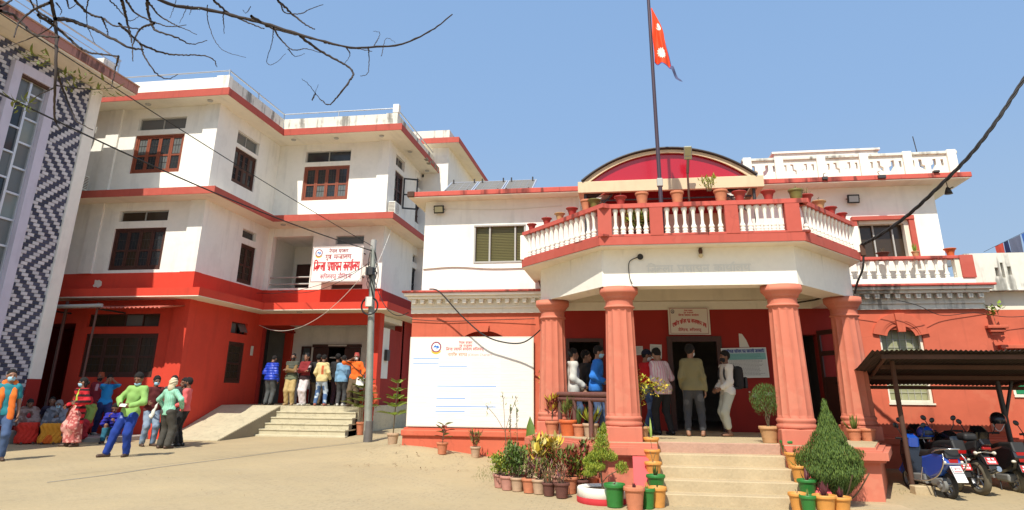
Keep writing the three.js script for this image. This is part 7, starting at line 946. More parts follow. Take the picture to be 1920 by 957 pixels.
{ const t = thing('plastic_bag', 'long white plastic bag hanging at the left side of the green striped shirt', 'bag', [-12.32, 0.92, -17.68], 0.2); t.rotation.z = -0.25; part(t, 'bag', [surfaceNet((x, y, z) => bone([0.02, 0.2, 0], [-0.01, -0.14, 0], 0.018, 0.06, 1.8)(x, y, z) + 0.008 * Math.sin(y * 40 + x * 30), [-0.16, -0.34, -0.14], [0.16, 0.42, 0.14], 0.014)], M.plastic); }
// ---------------------------------------------------------------- plants
const ML = { cypA: mat(0.055, 0.105, 0.016, { two: true, rough: 0.7, map: T.leaf }), cypB: mat(0.08, 0.14, 0.02, { two: true, rough: 0.7, map: T.leaf }), cypC: mat(0.12, 0.18, 0.026, { two: true, rough: 0.7, map: T.leaf }), green: mat(0.1, 0.18, 0.025, { two: true, rough: 0.6, map: T.leaf }), yellowGreen: mat(0.33, 0.36, 0.035, { two: true, rough: 0.6, map: T.leaf }), lime: mat(0.2, 0.29, 0.028, { two: true, rough: 0.6, map: T.leaf }), dark: mat(0.055, 0.095, 0.016, { two: true, rough: 0.6, map: T.leaf }), yellow: mat(0.62, 0.45, 0.05, { two: true, rough: 0.6, map: T.leaf }), pale: mat(0.55, 0.45, 0.16, { two: true, rough: 0.6, map: T.leaf }), purple: mat(0.13, 0.03, 0.04, { two: true, rough: 0.6, map: T.leaf }), redLeaf: mat(0.27, 0.045, 0.03, { two: true, rough: 0.55, map: T.leaf }), dry: mat(0.26, 0.17, 0.09, { two: true, rough: 0.9 }), olive: mat(0.14, 0.17, 0.03, { two: true, rough: 0.7, map: T.leaf }), stem: mat(0.14, 0.1, 0.055, { rough: 0.9 }), bark: mat(0.05, 0.036, 0.03, { rough: 0.95, map: T.rust }), soil: mat(0.2, 0.14, 0.08, { rough: 1, map: T.concrete }) };
const MP = { terra: mat(0.62, 0.22, 0.11, { map: T.clay }), orange: mat(0.75, 0.33, 0.07, { map: T.clay, rough: 0.55 }), bright: mat(0.7, 0.15, 0.04, { map: T.clay, rough: 0.6 }), green: mat(0.03, 0.2, 0.035, { map: T.clay, rough: 0.45 }), beige: mat(0.55, 0.37, 0.24, { map: T.clay }), brown: mat(0.15, 0.055, 0.04, { map: T.clay }), red: mat(0.42, 0.04, 0.03, { map: T.clay, rough: 0.6 }), pinkish: mat(0.55, 0.26, 0.2, { map: T.clay }), oliveGlaze: mat(0.19, 0.16, 0.035, { map: T.clay, rough: 0.5 }), tan: mat(0.56, 0.31, 0.14, { map: T.clay }) };
// pot of mouth radius r and height h, with a rolled rim
function potGeo(r, h, foot = 0.68) { return lathe([[0, 0], [r * foot, 0], [r * (foot + 0.02), h * 0.02], [r * mix(foot, 0.93, 0.3), h * 0.26], [r * mix(foot, 0.93, 0.32) * 1.03, h * 0.28], [r * mix(foot, 0.93, 0.33), h * 0.31], [r * 0.9, h * 0.8], [r * 1.0, h * 0.82], [r * 1.02, h * 0.86], [r * 1.02, h * 0.96], [r * 0.98, h], [r * 0.9, h], [r * 0.88, h * 0.9], [r * 0.8, h * 0.86]], 28); }
const bowlGeo = (r, h) => lathe([[0, 0], [r * 0.52, 0], [r * 0.55, h * 0.05], [r * 0.62, h * 0.4], [r * 0.82, h * 0.8], [r * 1.02, h * 0.86], [r * 1.03, h * 0.97], [r * 0.98, h], [r * 0.86, h * 0.98], [r * 0.8, h * 0.86]], 26);
const LF = (() => { const out = {}; const mk = (L, w, bend, n = 3, fold = 0.15) => { const P = [], I = []; for (let i = 0; i <= n; i++) { const t = i / n, q = w * Math.sin(Math.PI * Math.pow(t, 0.8) * 0.97 + 0.05), y = L * t, z = -bend * t * t; P.push(-q / 2, y, z + q * fold, 0, y, z, q / 2, y, z + q * fold); } for (let i = 0; i < n; i++) { const a = i * 3; I.push(a, a + 1, a + 3, a + 1, a + 4, a + 3, a + 1, a + 2, a + 4, a + 2, a + 5, a + 4); } const g = new THREE.BufferGeometry(); g.setAttribute('position', new THREE.Float32BufferAttribute(P, 3)); g.setIndex(I); g.computeVertexNormals(); return prep(g); }; out.oval = mk(1, 0.42, 0.18); out.strap = mk(1, 0.1, 0.45, 5); out.lance = mk(1, 0.24, 0.25); out.tiny = mk(1, 0.55, 0.1, 2); out.needle = mk(1, 0.22, 0.08, 2, 0.05); return out; })();
const Q = new THREE.Quaternion(), EU = new THREE.Euler();
function leafAt(kind, x, y, z, len, yaw, tilt, roll = 0, wide = 1) { const g = LF[kind].clone(); g.userData = { ready: true, uv: true }; return g.applyMatrix4(new THREE.Matrix4().compose(V3(x, y, z), Q.setFromEuler(EU.set(tilt, yaw, roll, 'YXZ')), V3(len * wide, len, len))).scale(1, 1, 1); }
const ready = (g) => { g.userData = { ready: true, uv: true }; return g; };
// bush: upright stems clad in leaves. returns [stems, leavesA, leavesB]
function bushGeos({ h, r, stems = 6, leaves = 160, kind = 'oval', size = [0.04, 0.07], y0 = 0, low = 0.1, two = 0.5, droop = 0.2, lean = 0.6 }) {
  const st = [], A = [], Bq = [];
  for (let s = 0; s < stems; s++) { const a = rr(0, 6.283), q = r * Math.sqrt(rnd()) * 1.15, H = h * rr(0.7, 1), p0 = [0.25 * q * Math.cos(a), y0, 0.25 * q * Math.sin(a)], p1 = [q * lean * Math.cos(a), y0 + H * 0.55, q * lean * Math.sin(a)], p2 = [q * Math.cos(a), y0 + H, q * Math.sin(a)];
    st.push(tube([p0, p1, p2], 0.005, 8, 4)); const n = Math.round(leaves * 1.7 / stems); const c = new THREE.QuadraticBezierCurve3(V3(...p0), V3(...p1), V3(...p2));
    for (let i = 0; i < n; i++) { const t = low + (1 - low) * Math.pow(rnd(), 0.75), p = c.getPoint(t), ja = rr(0, 6.283), jr = r * 0.5 * rnd(); (rnd() < two ? A : Bq).push(ready(leafAt(kind, p.x + jr * Math.cos(ja), p.y + rr(-0.02, 0.02), p.z + jr * Math.sin(ja), 1.3 * rr(...size), rr(0, 6.283), rr(0.2, 1.2) + droop))); } }
  return [st, A, Bq];
}
function potted(label, at, { r, h, pot = MP.terra, bowl = false, foot, group, turn = 0, name = 'potted_plant' }, grow) {
  const t = thing(name, label, name === 'flower_pot' ? 'flower pot' : 'potted plant', at, turn, group);
  part(t, 'pot', [bowl ? bowlGeo(r, h) : potGeo(r, h, foot)], pot); part(t, 'soil', [cyl(r * 0.86, r * 0.86, 0.01, 0, h * 0.86, 0, 22)], ML.soil);
  if (grow) grow(t, h * 0.87); return t;
}
const leafy = (opt, ma, mb = ma) => (t, y) => { const [s, a, b] = bushGeos({ ...opt, y0: y }); part(t, 'stem', s, ML.stem); if (a.length) part(t, 'foliage', a, ma, true); if (b.length) part(t, 'foliage', b, mb, true); };
const rosette = (n, len, m, tilt = [0.2, 1.1], kind = 'strap', wide = 1, lift = 0) => (t, y) => { const L = []; for (let i = 0; i < n; i++) L.push(ready(leafAt(kind, rr(-0.01, 0.01), y + lift * rnd(), rr(-0.01, 0.01), len * rr(0.7, 1.05), (i / n) * 6.283 * 2.4, rr(...tilt), 0, wide))); part(t, 'leaves', L, m, true); if (lift) part(t, 'stem', [bar([0, y - 0.02, 0], [0, y + lift, 0], 0.008)], ML.stem); };
const twigs = (n, len, m = ML.stem) => (t, y) => { const s = []; for (let i = 0; i < n; i++) { const a = rr(0, 6.283), q = rr(0.05, 0.14) * len * 3; s.push(tube([[0, y - 0.01, 0], [q * 0.4 * Math.cos(a), y + len * 0.5, q * 0.4 * Math.sin(a)], [q * Math.cos(a), y + len * rr(0.7, 1), q * Math.sin(a)]], 0.004, 6, 4)); } part(t, 'twig', s, m); };
const gy = (x, z) => groundY(x, z);
// the crowd of pots at the foot of the left porch wall
const G1 = 'flower pots in the bed left of the round planter';
const bed = (label, x, z, o, g) => potted(label, [x, gy(x, z) + 0.005, z], { h: o.r * 1.75, ...o }, g);
bed('pinkish pot with low yellow green bush at the left end of the front row', -2.34, -13.31, { r: 0.125, pot: MP.pinkish }, leafy({ h: 0.42, r: 0.24, stems: 9, leaves: 330, kind: 'tiny', size: [0.03, 0.05] }, ML.lime, ML.yellowGreen));
bed('pinkish pot second from the left end of the front row under the same low bush', -2.17, -13.1, { r: 0.13, pot: MP.pinkish }, leafy({ h: 0.4, r: 0.2, stems: 8, leaves: 260, kind: 'tiny', size: [0.03, 0.05] }, ML.green, ML.yellowGreen));
bed('beige pot third in the front row with dark green upright bush', -1.98, -13.02, { r: 0.125, pot: MP.beige }, leafy({ h: 0.5, r: 0.22, stems: 9, leaves: 300, kind: 'oval', size: [0.035, 0.06] }, ML.green, ML.dark));
bed('terracotta pot fourth in the front row with dry purple stems', -1.76, -12.9, { r: 0.13, pot: MP.terra }, leafy({ h: 0.4, r: 0.16, stems: 7, leaves: 110, kind: 'lance', size: [0.05, 0.09] }, ML.purple, ML.olive));
bed('cream rimmed pot fifth in the front row', -1.58, -12.83, { r: 0.13, pot: MP.beige }, leafy({ h: 0.34, r: 0.16, stems: 7, leaves: 90, kind: 'lance', size: [0.05, 0.09] }, ML.olive, ML.purple));
bed('dark brown pot sixth in the front row with thin dry sprigs', -1.4, -12.68, { r: 0.115, pot: MP.brown }, leafy({ h: 0.3, r: 0.16, stems: 9, leaves: 50, kind: 'lance', size: [0.04, 0.07] }, ML.dry, ML.olive));
bed('dark brown pot at the right end of the front row with thin dry sprigs', -1.17, -12.53, { r: 0.13, pot: MP.brown }, leafy({ h: 0.3, r: 0.18, stems: 9, leaves: 40, kind: 'lance', size: [0.04, 0.07] }, ML.dry, ML.purple));
bed('large terracotta pot behind the dark brown ones with a bushy red green plant', -1.08, -12.95, { r: 0.15, pot: MP.terra }, leafy({ h: 0.5, r: 0.26, stems: 9, leaves: 260, kind: 'oval', size: [0.05, 0.09] }, ML.olive, ML.redLeaf));
bed('small brown pot beside the white planter with mixed yellow green leaves', -0.86, -13.0, { r: 0.12, pot: MP.brown }, leafy({ h: 0.5, r: 0.22, stems: 8, leaves: 190, kind: 'oval', size: [0.05, 0.08] }, ML.yellowGreen, ML.olive));
bed('pot in the second row with tall leafy green bush against the ledge', -2.0, -13.5, { r: 0.13, pot: MP.pinkish }, leafy({ h: 0.6, r: 0.28, stems: 10, leaves: 420, kind: 'oval', size: [0.035, 0.06], low: 0.25 }, ML.green, ML.olive));
bed('pot in the second row with tall pale yellow leaved croton', -1.55, -13.35, { r: 0.14, pot: MP.terra }, leafy({ h: 0.6, r: 0.24, stems: 7, leaves: 130, kind: 'oval', size: [0.09, 0.15], low: 0.3 }, ML.pale, ML.yellow));
bed('pot in the second row with thin reddish green bush left of the tall croton', -1.3, -13.3, { r: 0.13, pot: MP.pinkish }, leafy({ h: 0.5, r: 0.24, stems: 8, leaves: 230, kind: 'lance', size: [0.06, 0.1] }, ML.olive, ML.redLeaf));
bed('pot half hidden in the back row with leggy dark green plant', -0.72, -13.35, { r: 0.12, pot: MP.terra }, leafy({ h: 0.7, r: 0.18, stems: 5, leaves: 130, kind: 'oval', size: [0.05, 0.08], low: 0.4 }, ML.green, ML.redLeaf));
bed('pot in the back row with two tall slender leafy spires', -2.15, -13.75, { r: 0.12, pot: MP.terra }, (t, y) => { for (const [dx, H] of [[-0.09, 1.15], [0.03, 1.1]]) { const L = []; for (let i = 0; i < 90; i++) { const q = Math.pow(rnd(), 0.8); L.push(ready(leafAt('tiny', dx + 0.02 * Math.sin(q * 9), y + H * q, rr(-0.02, 0.02), rr(0.03, 0.05), rr(0, 6.28), rr(0.5, 1.4)))); } part(t, 'foliage', L, ML.green, true); part(t, 'stem', [tube([[dx * 0.5, y, 0], [dx + 0.02, y + H * 0.5, 0], [dx, y + H, 0]], 0.006)], ML.stem); } });
bed('pot with a bare wispy sapling of three thin stems before the charter board', -2.32, -13.7, { r: 0.11, pot: MP.pinkish }, (t, y) => { const tips = [[-0.38, 1.18], [-0.05, 1.35], [0.22, 1.32]], L = []; part(t, 'stem', [tube([[0, y, 0], [0.02, y + 0.4, 0], [0.0, y + 0.75, 0]], 0.007), ...tips.map(([x, h]) => tube([[0.0, y + 0.7, 0], [x * 0.45, y + 0.72 + (h - 0.7) * 0.5, 0], [x, y + h, 0]], 0.005))], ML.stem); tips.forEach(([x, h]) => { for (let i = 0; i < 14; i++) L.push(ready(leafAt('lance', x * rr(0.75, 1) + rr(-0.05, 0.05), y + h * rr(0.82, 1.02), rr(-0.04, 0.04), rr(0.04, 0.09), rr(0, 6.28), rr(0.4, 2.4)))); }); part(t, 'foliage', L, ML.olive, true); });
{ // banana-like upright leaf at the corner of the plinth
  const t = thing('leaf_plant', 'single tall upright dark green leaf by the corner of the charter board', 'plant', [-2.14, gy(-2.14, -15.9), -15.9]); part(t, 'leaf', [ready(leafAt('oval', 0, 0.4, 0, 0.6, 0.25, 0.03, 0, 0.85))], ML.green); part(t, 'stem', [bar([0, 0, 0], [0, 0.32, 0], 0.012)], ML.stem); }
// round planter with a small clipped tree
{
  const x = -0.48, z = -12.42, t = thing('round_planter', 'low round planter painted white with a red foot', 'planter', [x, gy(x, z), z]);
  part(t, 'ring', [lathe([[0.32, 0], [0.435, 0.07], [0.43, 0.19], [0.415, 0.21], [0.34, 0.21], [0.32, 0.17], [0.31, 0.0]], 40)], M.whiteOld); part(t, 'foot_band', [lathe([[0.33, -0.06], [0.44, -0.06], [0.442, 0.072], [0.33, 0.072]], 40)], mat(0.5, 0.025, 0.03, { map: T.worn })); part(t, 'soil', [cyl(0.325, 0.325, 0.01, 0, 0.16, 0, 28)], ML.soil);
  const p = thing('clipped_shrub', 'loosely clipped yellow green cypress growing from the white round planter', 'shrub', [x - 0.02, gy(x, z) + 0.17, z]); p.scale.set(0.95, 0.77, 0.95);
  part(p, 'trunk', [tube([[0, 0, 0], [-0.02, 0.3, 0], [0.0, 0.7, 0], [0.03, 1.0, 0]], 0.016, 10, 6), tube([[-0.02, 0.1, 0], [0.1, 0.26, 0.02], [0.26, 0.36, 0.04]], 0.009), tube([[-0.01, 0.25, 0], [-0.12, 0.4, 0], [-0.2, 0.5, 0]], 0.009)], ML.stem);
  const A = [], Bq = [], blobs = [[0.02, 1.0, 0, 0.1, 0.2], [0.0, 0.82, 0, 0.15, 0.17], [0.02, 0.66, 0, 0.21, 0.14], [-0.12, 0.62, 0.05, 0.13, 0.1], [0.16, 0.6, 0, 0.12, 0.09], [0.33, 0.4, 0.05, 0.12, 0.13], [-0.1, 0.42, 0.08, 0.17, 0.09], [-0.24, 0.5, 0, 0.1, 0.09], [0.05, 1.16, 0, 0.05, 0.12], [-0.2, 0.3, 0.1, 0.12, 0.07]];
  for (const [bx, by, bz, r, h] of blobs) for (let i = 0; i < 5600 * r; i++) { const a = rr(0, 6.283), e = Math.acos(rr(-1, 1)), q = Math.pow(rnd(), 0.4); (rnd() < 0.55 ? A : Bq).push(ready(leafAt('needle', bx + r * q * Math.sin(e) * Math.cos(a), by + h * q * Math.cos(e), bz + r * q * Math.sin(e) * Math.sin(a), rr(0.035, 0.065), rr(0, 6.28), rr(-0.2, 1.1)))); }
  part(p, 'foliage', A, ML.yellowGreen, true); part(p, 'foliage', Bq, ML.lime, true);
}
// pots round the foot of the steps, left
const step = (x, y, z, label, o, g) => potted(label, [x, y, z], { h: o.r * 1.75, ...o }, g);
step(-0.3, -0.2, -11.95, 'bright green pot in front of the white round planter', { r: 0.165, h: 0.33, pot: MP.green, foot: 0.72 }, twigs(5, 0.06));
step(0.0, -0.21, -11.72, 'salmon terracotta pot with purple sprigs at the foot of the left cheek wall', { r: 0.16, h: 0.33, pot: MP.terra }, rosette(12, 0.1, ML.purple, [0.1, 0.7], 'lance'));
step(0.2, -0.205, -11.9, 'small light green pot between the terracotta and orange ones at the step foot', { r: 0.115, h: 0.29, pot: MP.green }, rosette(9, 0.12, ML.yellowGreen, [0.1, 0.9], 'strap', 1.4));
step(0.35, -0.2, -12.05, 'orange pot on the ground at the left foot of the steps', { r: 0.145, h: 0.29, pot: MP.orange }, twigs(5, 0.08, ML.green));
const stepX = 0.325;
step(stepX + 0.02, -0.03, -12.35, 'green pot with dark spiky plant on the lowest left step', { r: 0.15, h: 0.26, pot: MP.green }, rosette(16, 0.17, ML.dark, [0.1, 0.9], 'strap', 1.6));
step(stepX, 0.14, -12.66, 'orange pot on the second left step below two others', { r: 0.14, h: 0.25, pot: MP.orange }, twigs(2, 0.2));
step(stepX, 0.31, -12.96, 'orange pot on the third left step', { r: 0.14, h: 0.25, pot: MP.orange }, twigs(1, 0.22));
step(stepX, 0.48, -13.26, 'orange pot with one tall pale blade on the fourth left step', { r: 0.14, h: 0.25, pot: MP.orange }, rosette(2, 0.4, ML.lime, [0.02, 0.06], 'strap', 1.2));
potted('brown flared pot with a thin trunked yellow leaved tree by the left front column', [0.17, 0.66, -13.75], { r: 0.16, h: 0.22, pot: MP.tan, foot: 0.6 }, (t, y) => {
  part(t, 'trunk', [tube([[0, y, 0], [0.01, y + 0.4, 0], [-0.01, y + 0.62, 0]], 0.013, 10, 6)], ML.stem); const A = [], Bq = [], br = [];
  for (const [bx, by, r, n] of [[0.0, 0.86, 0.16, 70], [0.16, 0.74, 0.16, 66], [0.42, 0.74, 0.15, 56], [0.28, 0.7, 0.13, 40], [-0.16, 0.62, 0.14, 56], [-0.2, 0.44, 0.12, 44], [0.03, 0.66, 0.14, 50], [-0.1, 0.76, 0.13, 46], [0.02, 0.48, 0.1, 24]]) { br.push(tube([[-0.005, y + 0.45, 0], [bx * 0.6, y + mix(0.6, by, 0.6), 0], [bx, y + by, 0]], 0.006, 6, 4)); for (let i = 0; i < n; i++) { const a = rr(0, 6.28), e = Math.acos(rr(-1, 1)), q = r * Math.cbrt(rnd()); (bx < -0.1 || rnd() < 0.5 ? A : Bq).push(ready(leafAt('oval', bx + q * Math.sin(e) * Math.cos(a), y + by + q * Math.cos(e), q * Math.sin(e) * Math.sin(a), rr(0.06, 0.1), rr(0, 6.28), rr(1.2, 2.7)))); } }
  part(t, 'branch', br, ML.stem); part(t, 'foliage', A, ML.yellow, true); part(t, 'foliage', Bq, ML.yellowGreen, true);
});
// left ledge
potted('terracotta pot with a red and green croton by the left rear column', [-1.58, 0.64, -15.0], { r: 0.14, h: 0.27, pot: MP.terra }, (t, y) => { part(t, 'stem', [bar([0, y, 0], [0.01, y + 0.28, 0], 0.012)], ML.stem); const A = [], Bq = []; for (let i = 0; i < 90; i++) { const a = rr(0, 6.28), q = rr(0.02, 0.16); (rnd() < 0.72 ? A : Bq).push(ready(leafAt('lance', q * Math.cos(a) * 0.6, y + 0.22 + rr(0, 0.24), q * Math.sin(a) * 0.6, rr(0.1, 0.16), -a + 1.57, rr(0.3, 1.1), 0, 1.5))); } part(t, 'foliage', A, ML.redLeaf, true); part(t, 'foliage', Bq, ML.yellow, true); });
potted('largest bright orange pot on the left ledge with grassy dracaena', [-1.22, 0.64, -14.62], { r: 0.185, h: 0.31, pot: MP.bright }, (t, y) => { part(t, 'stem', [bar([0, y, 0], [0.0, y + 0.22, 0], 0.012), bar([0.02, y, 0], [0.1, y + 0.3, 0], 0.01)], ML.stem); const L = []; for (const [x, h] of [[0, 0.22], [0.1, 0.3], [-0.06, 0.16]]) for (let i = 0; i < 26; i++) L.push(ready(leafAt('strap', x, y + h + rr(-0.03, 0.03), 0, rr(0.13, 0.24), rr(0, 6.28), rr(0.2, 1.7)))); part(t, 'leaves', L, ML.olive, true); });
potted('small terracotta pot with dark upright grass on the left ledge', [-1.0, 0.64, -14.5], { r: 0.13, h: 0.24, pot: MP.terra }, rosette(30, 0.34, ML.dark, [0.05, 0.6]));
potted('cream rimmed pot with pale arching palm leaves on the left ledge', [-0.77, 0.64, -14.35], { r: 0.155, h: 0.26, pot: MP.beige }, rosette(44, 0.34, ML.yellowGreen, [0.1, 1.35], 'strap', 1.5, 0.08));
// right side of the steps
potted('tall terracotta pot with a round topped cypress by the right front column', [2.36, 0.66, -13.56], { r: 0.17, h: 0.27, pot: MP.tan }, (t, y) => {
  part(t, 'trunk', Array.from({ length: 7 }, (_, i) => tube([[0, y, 0], [0.04 * Math.cos(i), y + 0.2, 0.04 * Math.sin(i)], [0.12 * Math.cos(i * 2), y + 0.45, 0.12 * Math.sin(i * 2)]], 0.007, 6, 4)), ML.stem);
  const A = [], Bq = []; for (let i = 0; i < 3600; i++) { const a = rr(0, 6.28), e = Math.acos(rr(-1, 1)), q = Math.pow(rnd(), 0.3), R = 0.27 * (1 + 0.08 * Math.sin(a * 4 + e * 5)); const yy = y + 0.45 + 0.29 * q * Math.cos(e); if (Math.cos(e) < -0.75 && rnd() < 0.7) continue; (rnd() < 0.6 ? A : Bq).push(ready(leafAt('needle', R * q * Math.sin(e) * Math.cos(a), yy, R * q * Math.sin(e) * Math.sin(a), rr(0.024, 0.046), rr(0, 6.28), rr(-0.3, 0.6)))); }
  part(t, 'foliage', A, ML.cypA, true); part(t, 'foliage', Bq, ML.cypB, true);
});
const rx = 2.63;
step(rx - 0.03, 0.48, -13.26, 'green pot on the topmost right step under the round topped cypress', { r: 0.14, h: 0.24, pot: MP.green }, twigs(1, 0.28, ML.yellow));
step(rx - 0.03, 0.31, -12.96, 'orange pot on the third right step just below the green one', { r: 0.14, h: 0.25, pot: MP.orange }, rosette(7, 0.2, ML.olive, [0.9, 1.7]));
step(rx - 0.02, 0.14, -12.66, 'orange pot on the second right step', { r: 0.14, h: 0.25, pot: MP.orange }, rosette(8, 0.22, ML.olive, [0.9, 1.7]));
step(rx, -0.03, -12.35, 'green pot with purple spiky plant on the lowest right step', { r: 0.145, h: 0.25, pot: MP.green }, rosette(16, 0.18, ML.purple, [0.1, 0.9], 'strap', 1.8));
step(2.4, -0.2, -12.0, 'orange pot on the ground at the right foot of the steps', { r: 0.135, h: 0.27, pot: MP.orange }, twigs(2, 0.08));
step(2.5, -0.205, -11.8, 'small green pot at the right foot of the steps', { r: 0.12, h: 0.27, pot: MP.green }, rosette(5, 0.14, ML.olive));
step(2.74, -0.2, -11.85, 'orange pot with purple spiky plant right of the small green one', { r: 0.165, h: 0.27, pot: MP.orange }, rosette(26, 0.2, ML.purple, [0.1, 1.1], 'strap', 1.8));
step(2.98, -0.2, -11.95, 'orange pot nearest the big conical shrub with dark leaves', { r: 0.16, h: 0.24, pot: MP.orange }, rosette(16, 0.16, ML.purple, [0.1, 1.0], 'lance'));
potted('terracotta pot with green spiky leaves at the inner end of the right ledge', [4.08, 0.64, -14.75], { r: 0.135, h: 0.22, pot: MP.terra }, rosette(40, 0.28, ML.olive, [0.1, 1.4], 'strap', 1.3));
potted('empty terracotta pot on the right ledge before the rear column', [4.32, 0.64, -14.75], { r: 0.15, h: 0.23, pot: MP.terra, name: 'flower_pot' });
// the big conical cypress
{
  const x = 3.08, z = -12.55, t = thing('conical_cypress', 'large conical cypress shrub with a bulging foot right of the steps', 'shrub', [x, gy(x, z), z]);
  part(t, 'trunk', Array.from({ length: 14 }, (_, i) => { const a = i * 2.4, q = 0.1 + 0.1 * (i % 3); return tube([[0.06 * Math.cos(a), 0, 0.06 * Math.sin(a)], [q * Math.cos(a), 0.2, q * Math.sin(a)], [q * 1.7 * Math.cos(a), 0.5, q * 1.7 * Math.sin(a)]], 0.011, 8, 5); }), ML.stem);
  part(t, 'trunk', [bar([0, 0, 0], [0.02, 1.4, 0], 0.03, 8, 0.006)], ML.stem);
  const rad = (y) => (y < 0.14 ? 0.14 : y < 0.46 ? mix(0.15, 0.54, Math.pow((y - 0.14) / 0.32, 0.7)) : y < 0.74 ? 0.56 : y < 0.9 ? mix(0.56, 0.34, sstep(0.74, 0.9, y)) : y < 1.06 ? mix(0.34, 0.25, (y - 0.9) / 0.16) : mix(0.25, 0.025, Math.pow((y - 1.06) / 0.48, 0.7)));
  const groups = [[], [], []], n = 42000;
  for (let i = 0; i < n; i++) { const y = 0.16 + 1.38 * Math.pow(rnd(), 1.2), a = rr(0, 6.283), clump = 0.66 + 0.34 * pnoise(a * 2.6 + 10, y * 8, 9999, 9999, 5) , R = rad(y) * clump, q = Math.pow(rnd(), 0.28); if (R < 0.012 || rnd() > rad(y) / 0.5) continue; groups[i % 3].push([R * q * Math.cos(a), y, R * q * Math.sin(a), rr(0.028, 0.055), -a + 1.57 + rr(-1, 1), rr(-0.2, 0.5)]); }
  groups.forEach((L, k) => { const im = new THREE.InstancedMesh(LF.lance, [ML.cypA, ML.cypB, ML.cypC][k], L.length); L.forEach(([lx, y, lz, s, yaw, tilt], i) => im.setMatrixAt(i, new THREE.Matrix4().compose(V3(lx, y, lz), Q.setFromEuler(EU.set(tilt, yaw, 0, 'YXZ')), V3(s, s, s)))); im.name = 'foliage'; im.userData.kind = 'stuff'; t.add(im); });
}
// pots on the balcony rail
const RT = 4.816;
const onRail = (label, x, z, r, o, g) => potted(label, [x, RT, z], { r: r * 0.92, h: r * 1.25, bowl: true, name: g ? 'potted_plant' : 'flower_pot', ...o }, g);
const railL = (t) => [mix(-2.15, -0.4, t), mix(-15.1, -12.93, t)], railR = (t) => [mix(3.15, 4.66, t), mix(-12.93, -15.05, t)];
onRail('dark red bowl pot at the far left end of the balcony rail', ...railL(0.1), 0.115, { pot: MP.red }); onRail('red bowl pot with a small sprig, second from the left end of the balcony rail', ...railL(0.32), 0.12, { pot: MP.red }, rosette(3, 0.1, ML.dry)); onRail('brownish bowl pot third from the left end of the balcony rail', ...railL(0.5), 0.12, { pot: MP.tan }); onRail('deep red bowl pot fourth from the left on the sloping rail', ...railL(0.66), 0.13, { pot: MP.red }); onRail('tall terracotta pot before the left corner of the balcony rail', ...railL(0.84), 0.13, { pot: MP.terra, bowl: false, h: 0.21 });
onRail('olive green glazed pot at the left corner of the balcony rail', -0.52, -13.12, 0.14, { pot: MP.oliveGlaze }); onRail('red pot with a stub of stem left of the flagpole', -0.02, -12.92, 0.13, { pot: MP.red }, twigs(1, 0.12)); onRail('terracotta rimmed pot just left of the flagpole', 0.38, -12.92, 0.135, { pot: MP.terra, bowl: false, h: 0.22 }); onRail('terracotta rimmed pot between the flagpole and the lamp pole', 1.03, -12.92, 0.135, { pot: MP.terra, bowl: false, h: 0.22 });
onRail('terracotta rimmed pot with a feathery yellow green plant beside it', 1.82, -12.92, 0.14, { pot: MP.terra, bowl: false, h: 0.22 }, (t, y) => { const [s, a] = bushGeos({ h: 0.3, r: 0.14, stems: 6, leaves: 90, y0: y, two: 1.1, kind: 'lance', size: [0.03, 0.07] }); const mv = (g) => g.translate(-0.2, 0.02, 0); part(t, 'stem', s.map(mv), ML.stem); part(t, 'foliage', a.map(mv), ML.yellowGreen, true); });
onRail('chipped red brown pot right of the feathery plant', 2.15, -12.92, 0.145, { pot: MP.red }, twigs(2, 0.1)); onRail('red bowl pot near the right corner of the balcony rail', 2.66, -12.92, 0.14, { pot: MP.red }); onRail('olive glazed pot on the right corner post of the balcony', 3.16, -12.98, 0.145, { pot: MP.oliveGlaze, bowl: false, h: 0.2 }, rosette(10, 0.12, ML.olive, [0.6, 1.4]));
onRail('red pot with dry grass just past the right corner of the rail', ...railR(0.17), 0.14, { pot: MP.red }, rosette(14, 0.2, ML.dry, [0.3, 1.2])); onRail('red brown bowl pot second past the right corner of the rail', ...railR(0.4), 0.14, { pot: MP.tan }, twigs(2, 0.1)); onRail('dull red bowl pot third past the right corner of the rail', ...railR(0.62), 0.13, { pot: MP.red }); onRail('small red bowl pot at the right end of the balcony rail', ...railR(0.84), 0.115, { pot: MP.red });
// plants hanging through the balusters
for (const [label, x, z] of [['leafy plant behind the left balusters of the balcony front', 0.18, -13.35], ['small leafy plant behind the balusters left of the middle post', 0.42, -13.4]]) potted(label, [x, 4.2, z], { r: 0.13, h: 0.2, pot: MP.brown }, leafy({ h: 0.5, r: 0.15, stems: 6, leaves: 110, kind: 'oval', size: [0.05, 0.09] }, ML.olive, ML.yellowGreen));
// terrace rail on the right
potted('wide shallow clay bowl on the right terrace rail', [5.86, 4.441, -16.97], { r: 0.15, h: 0.11, pot: MP.brown, bowl: true }, twigs(4, 0.14)); potted('small brown pot with spiky aloe on the right terrace rail', [6.55, 4.441, -16.97], { r: 0.085, h: 0.12, pot: MP.tan }, rosette(14, 0.2, ML.lime, [0.1, 0.9], 'strap', 1.4)); potted('bright red bowl pot at the right end of the terrace rail', [7.28, 4.441, -16.97], { r: 0.13, h: 0.17, pot: MP.bright, bowl: true, name: 'flower_pot' });
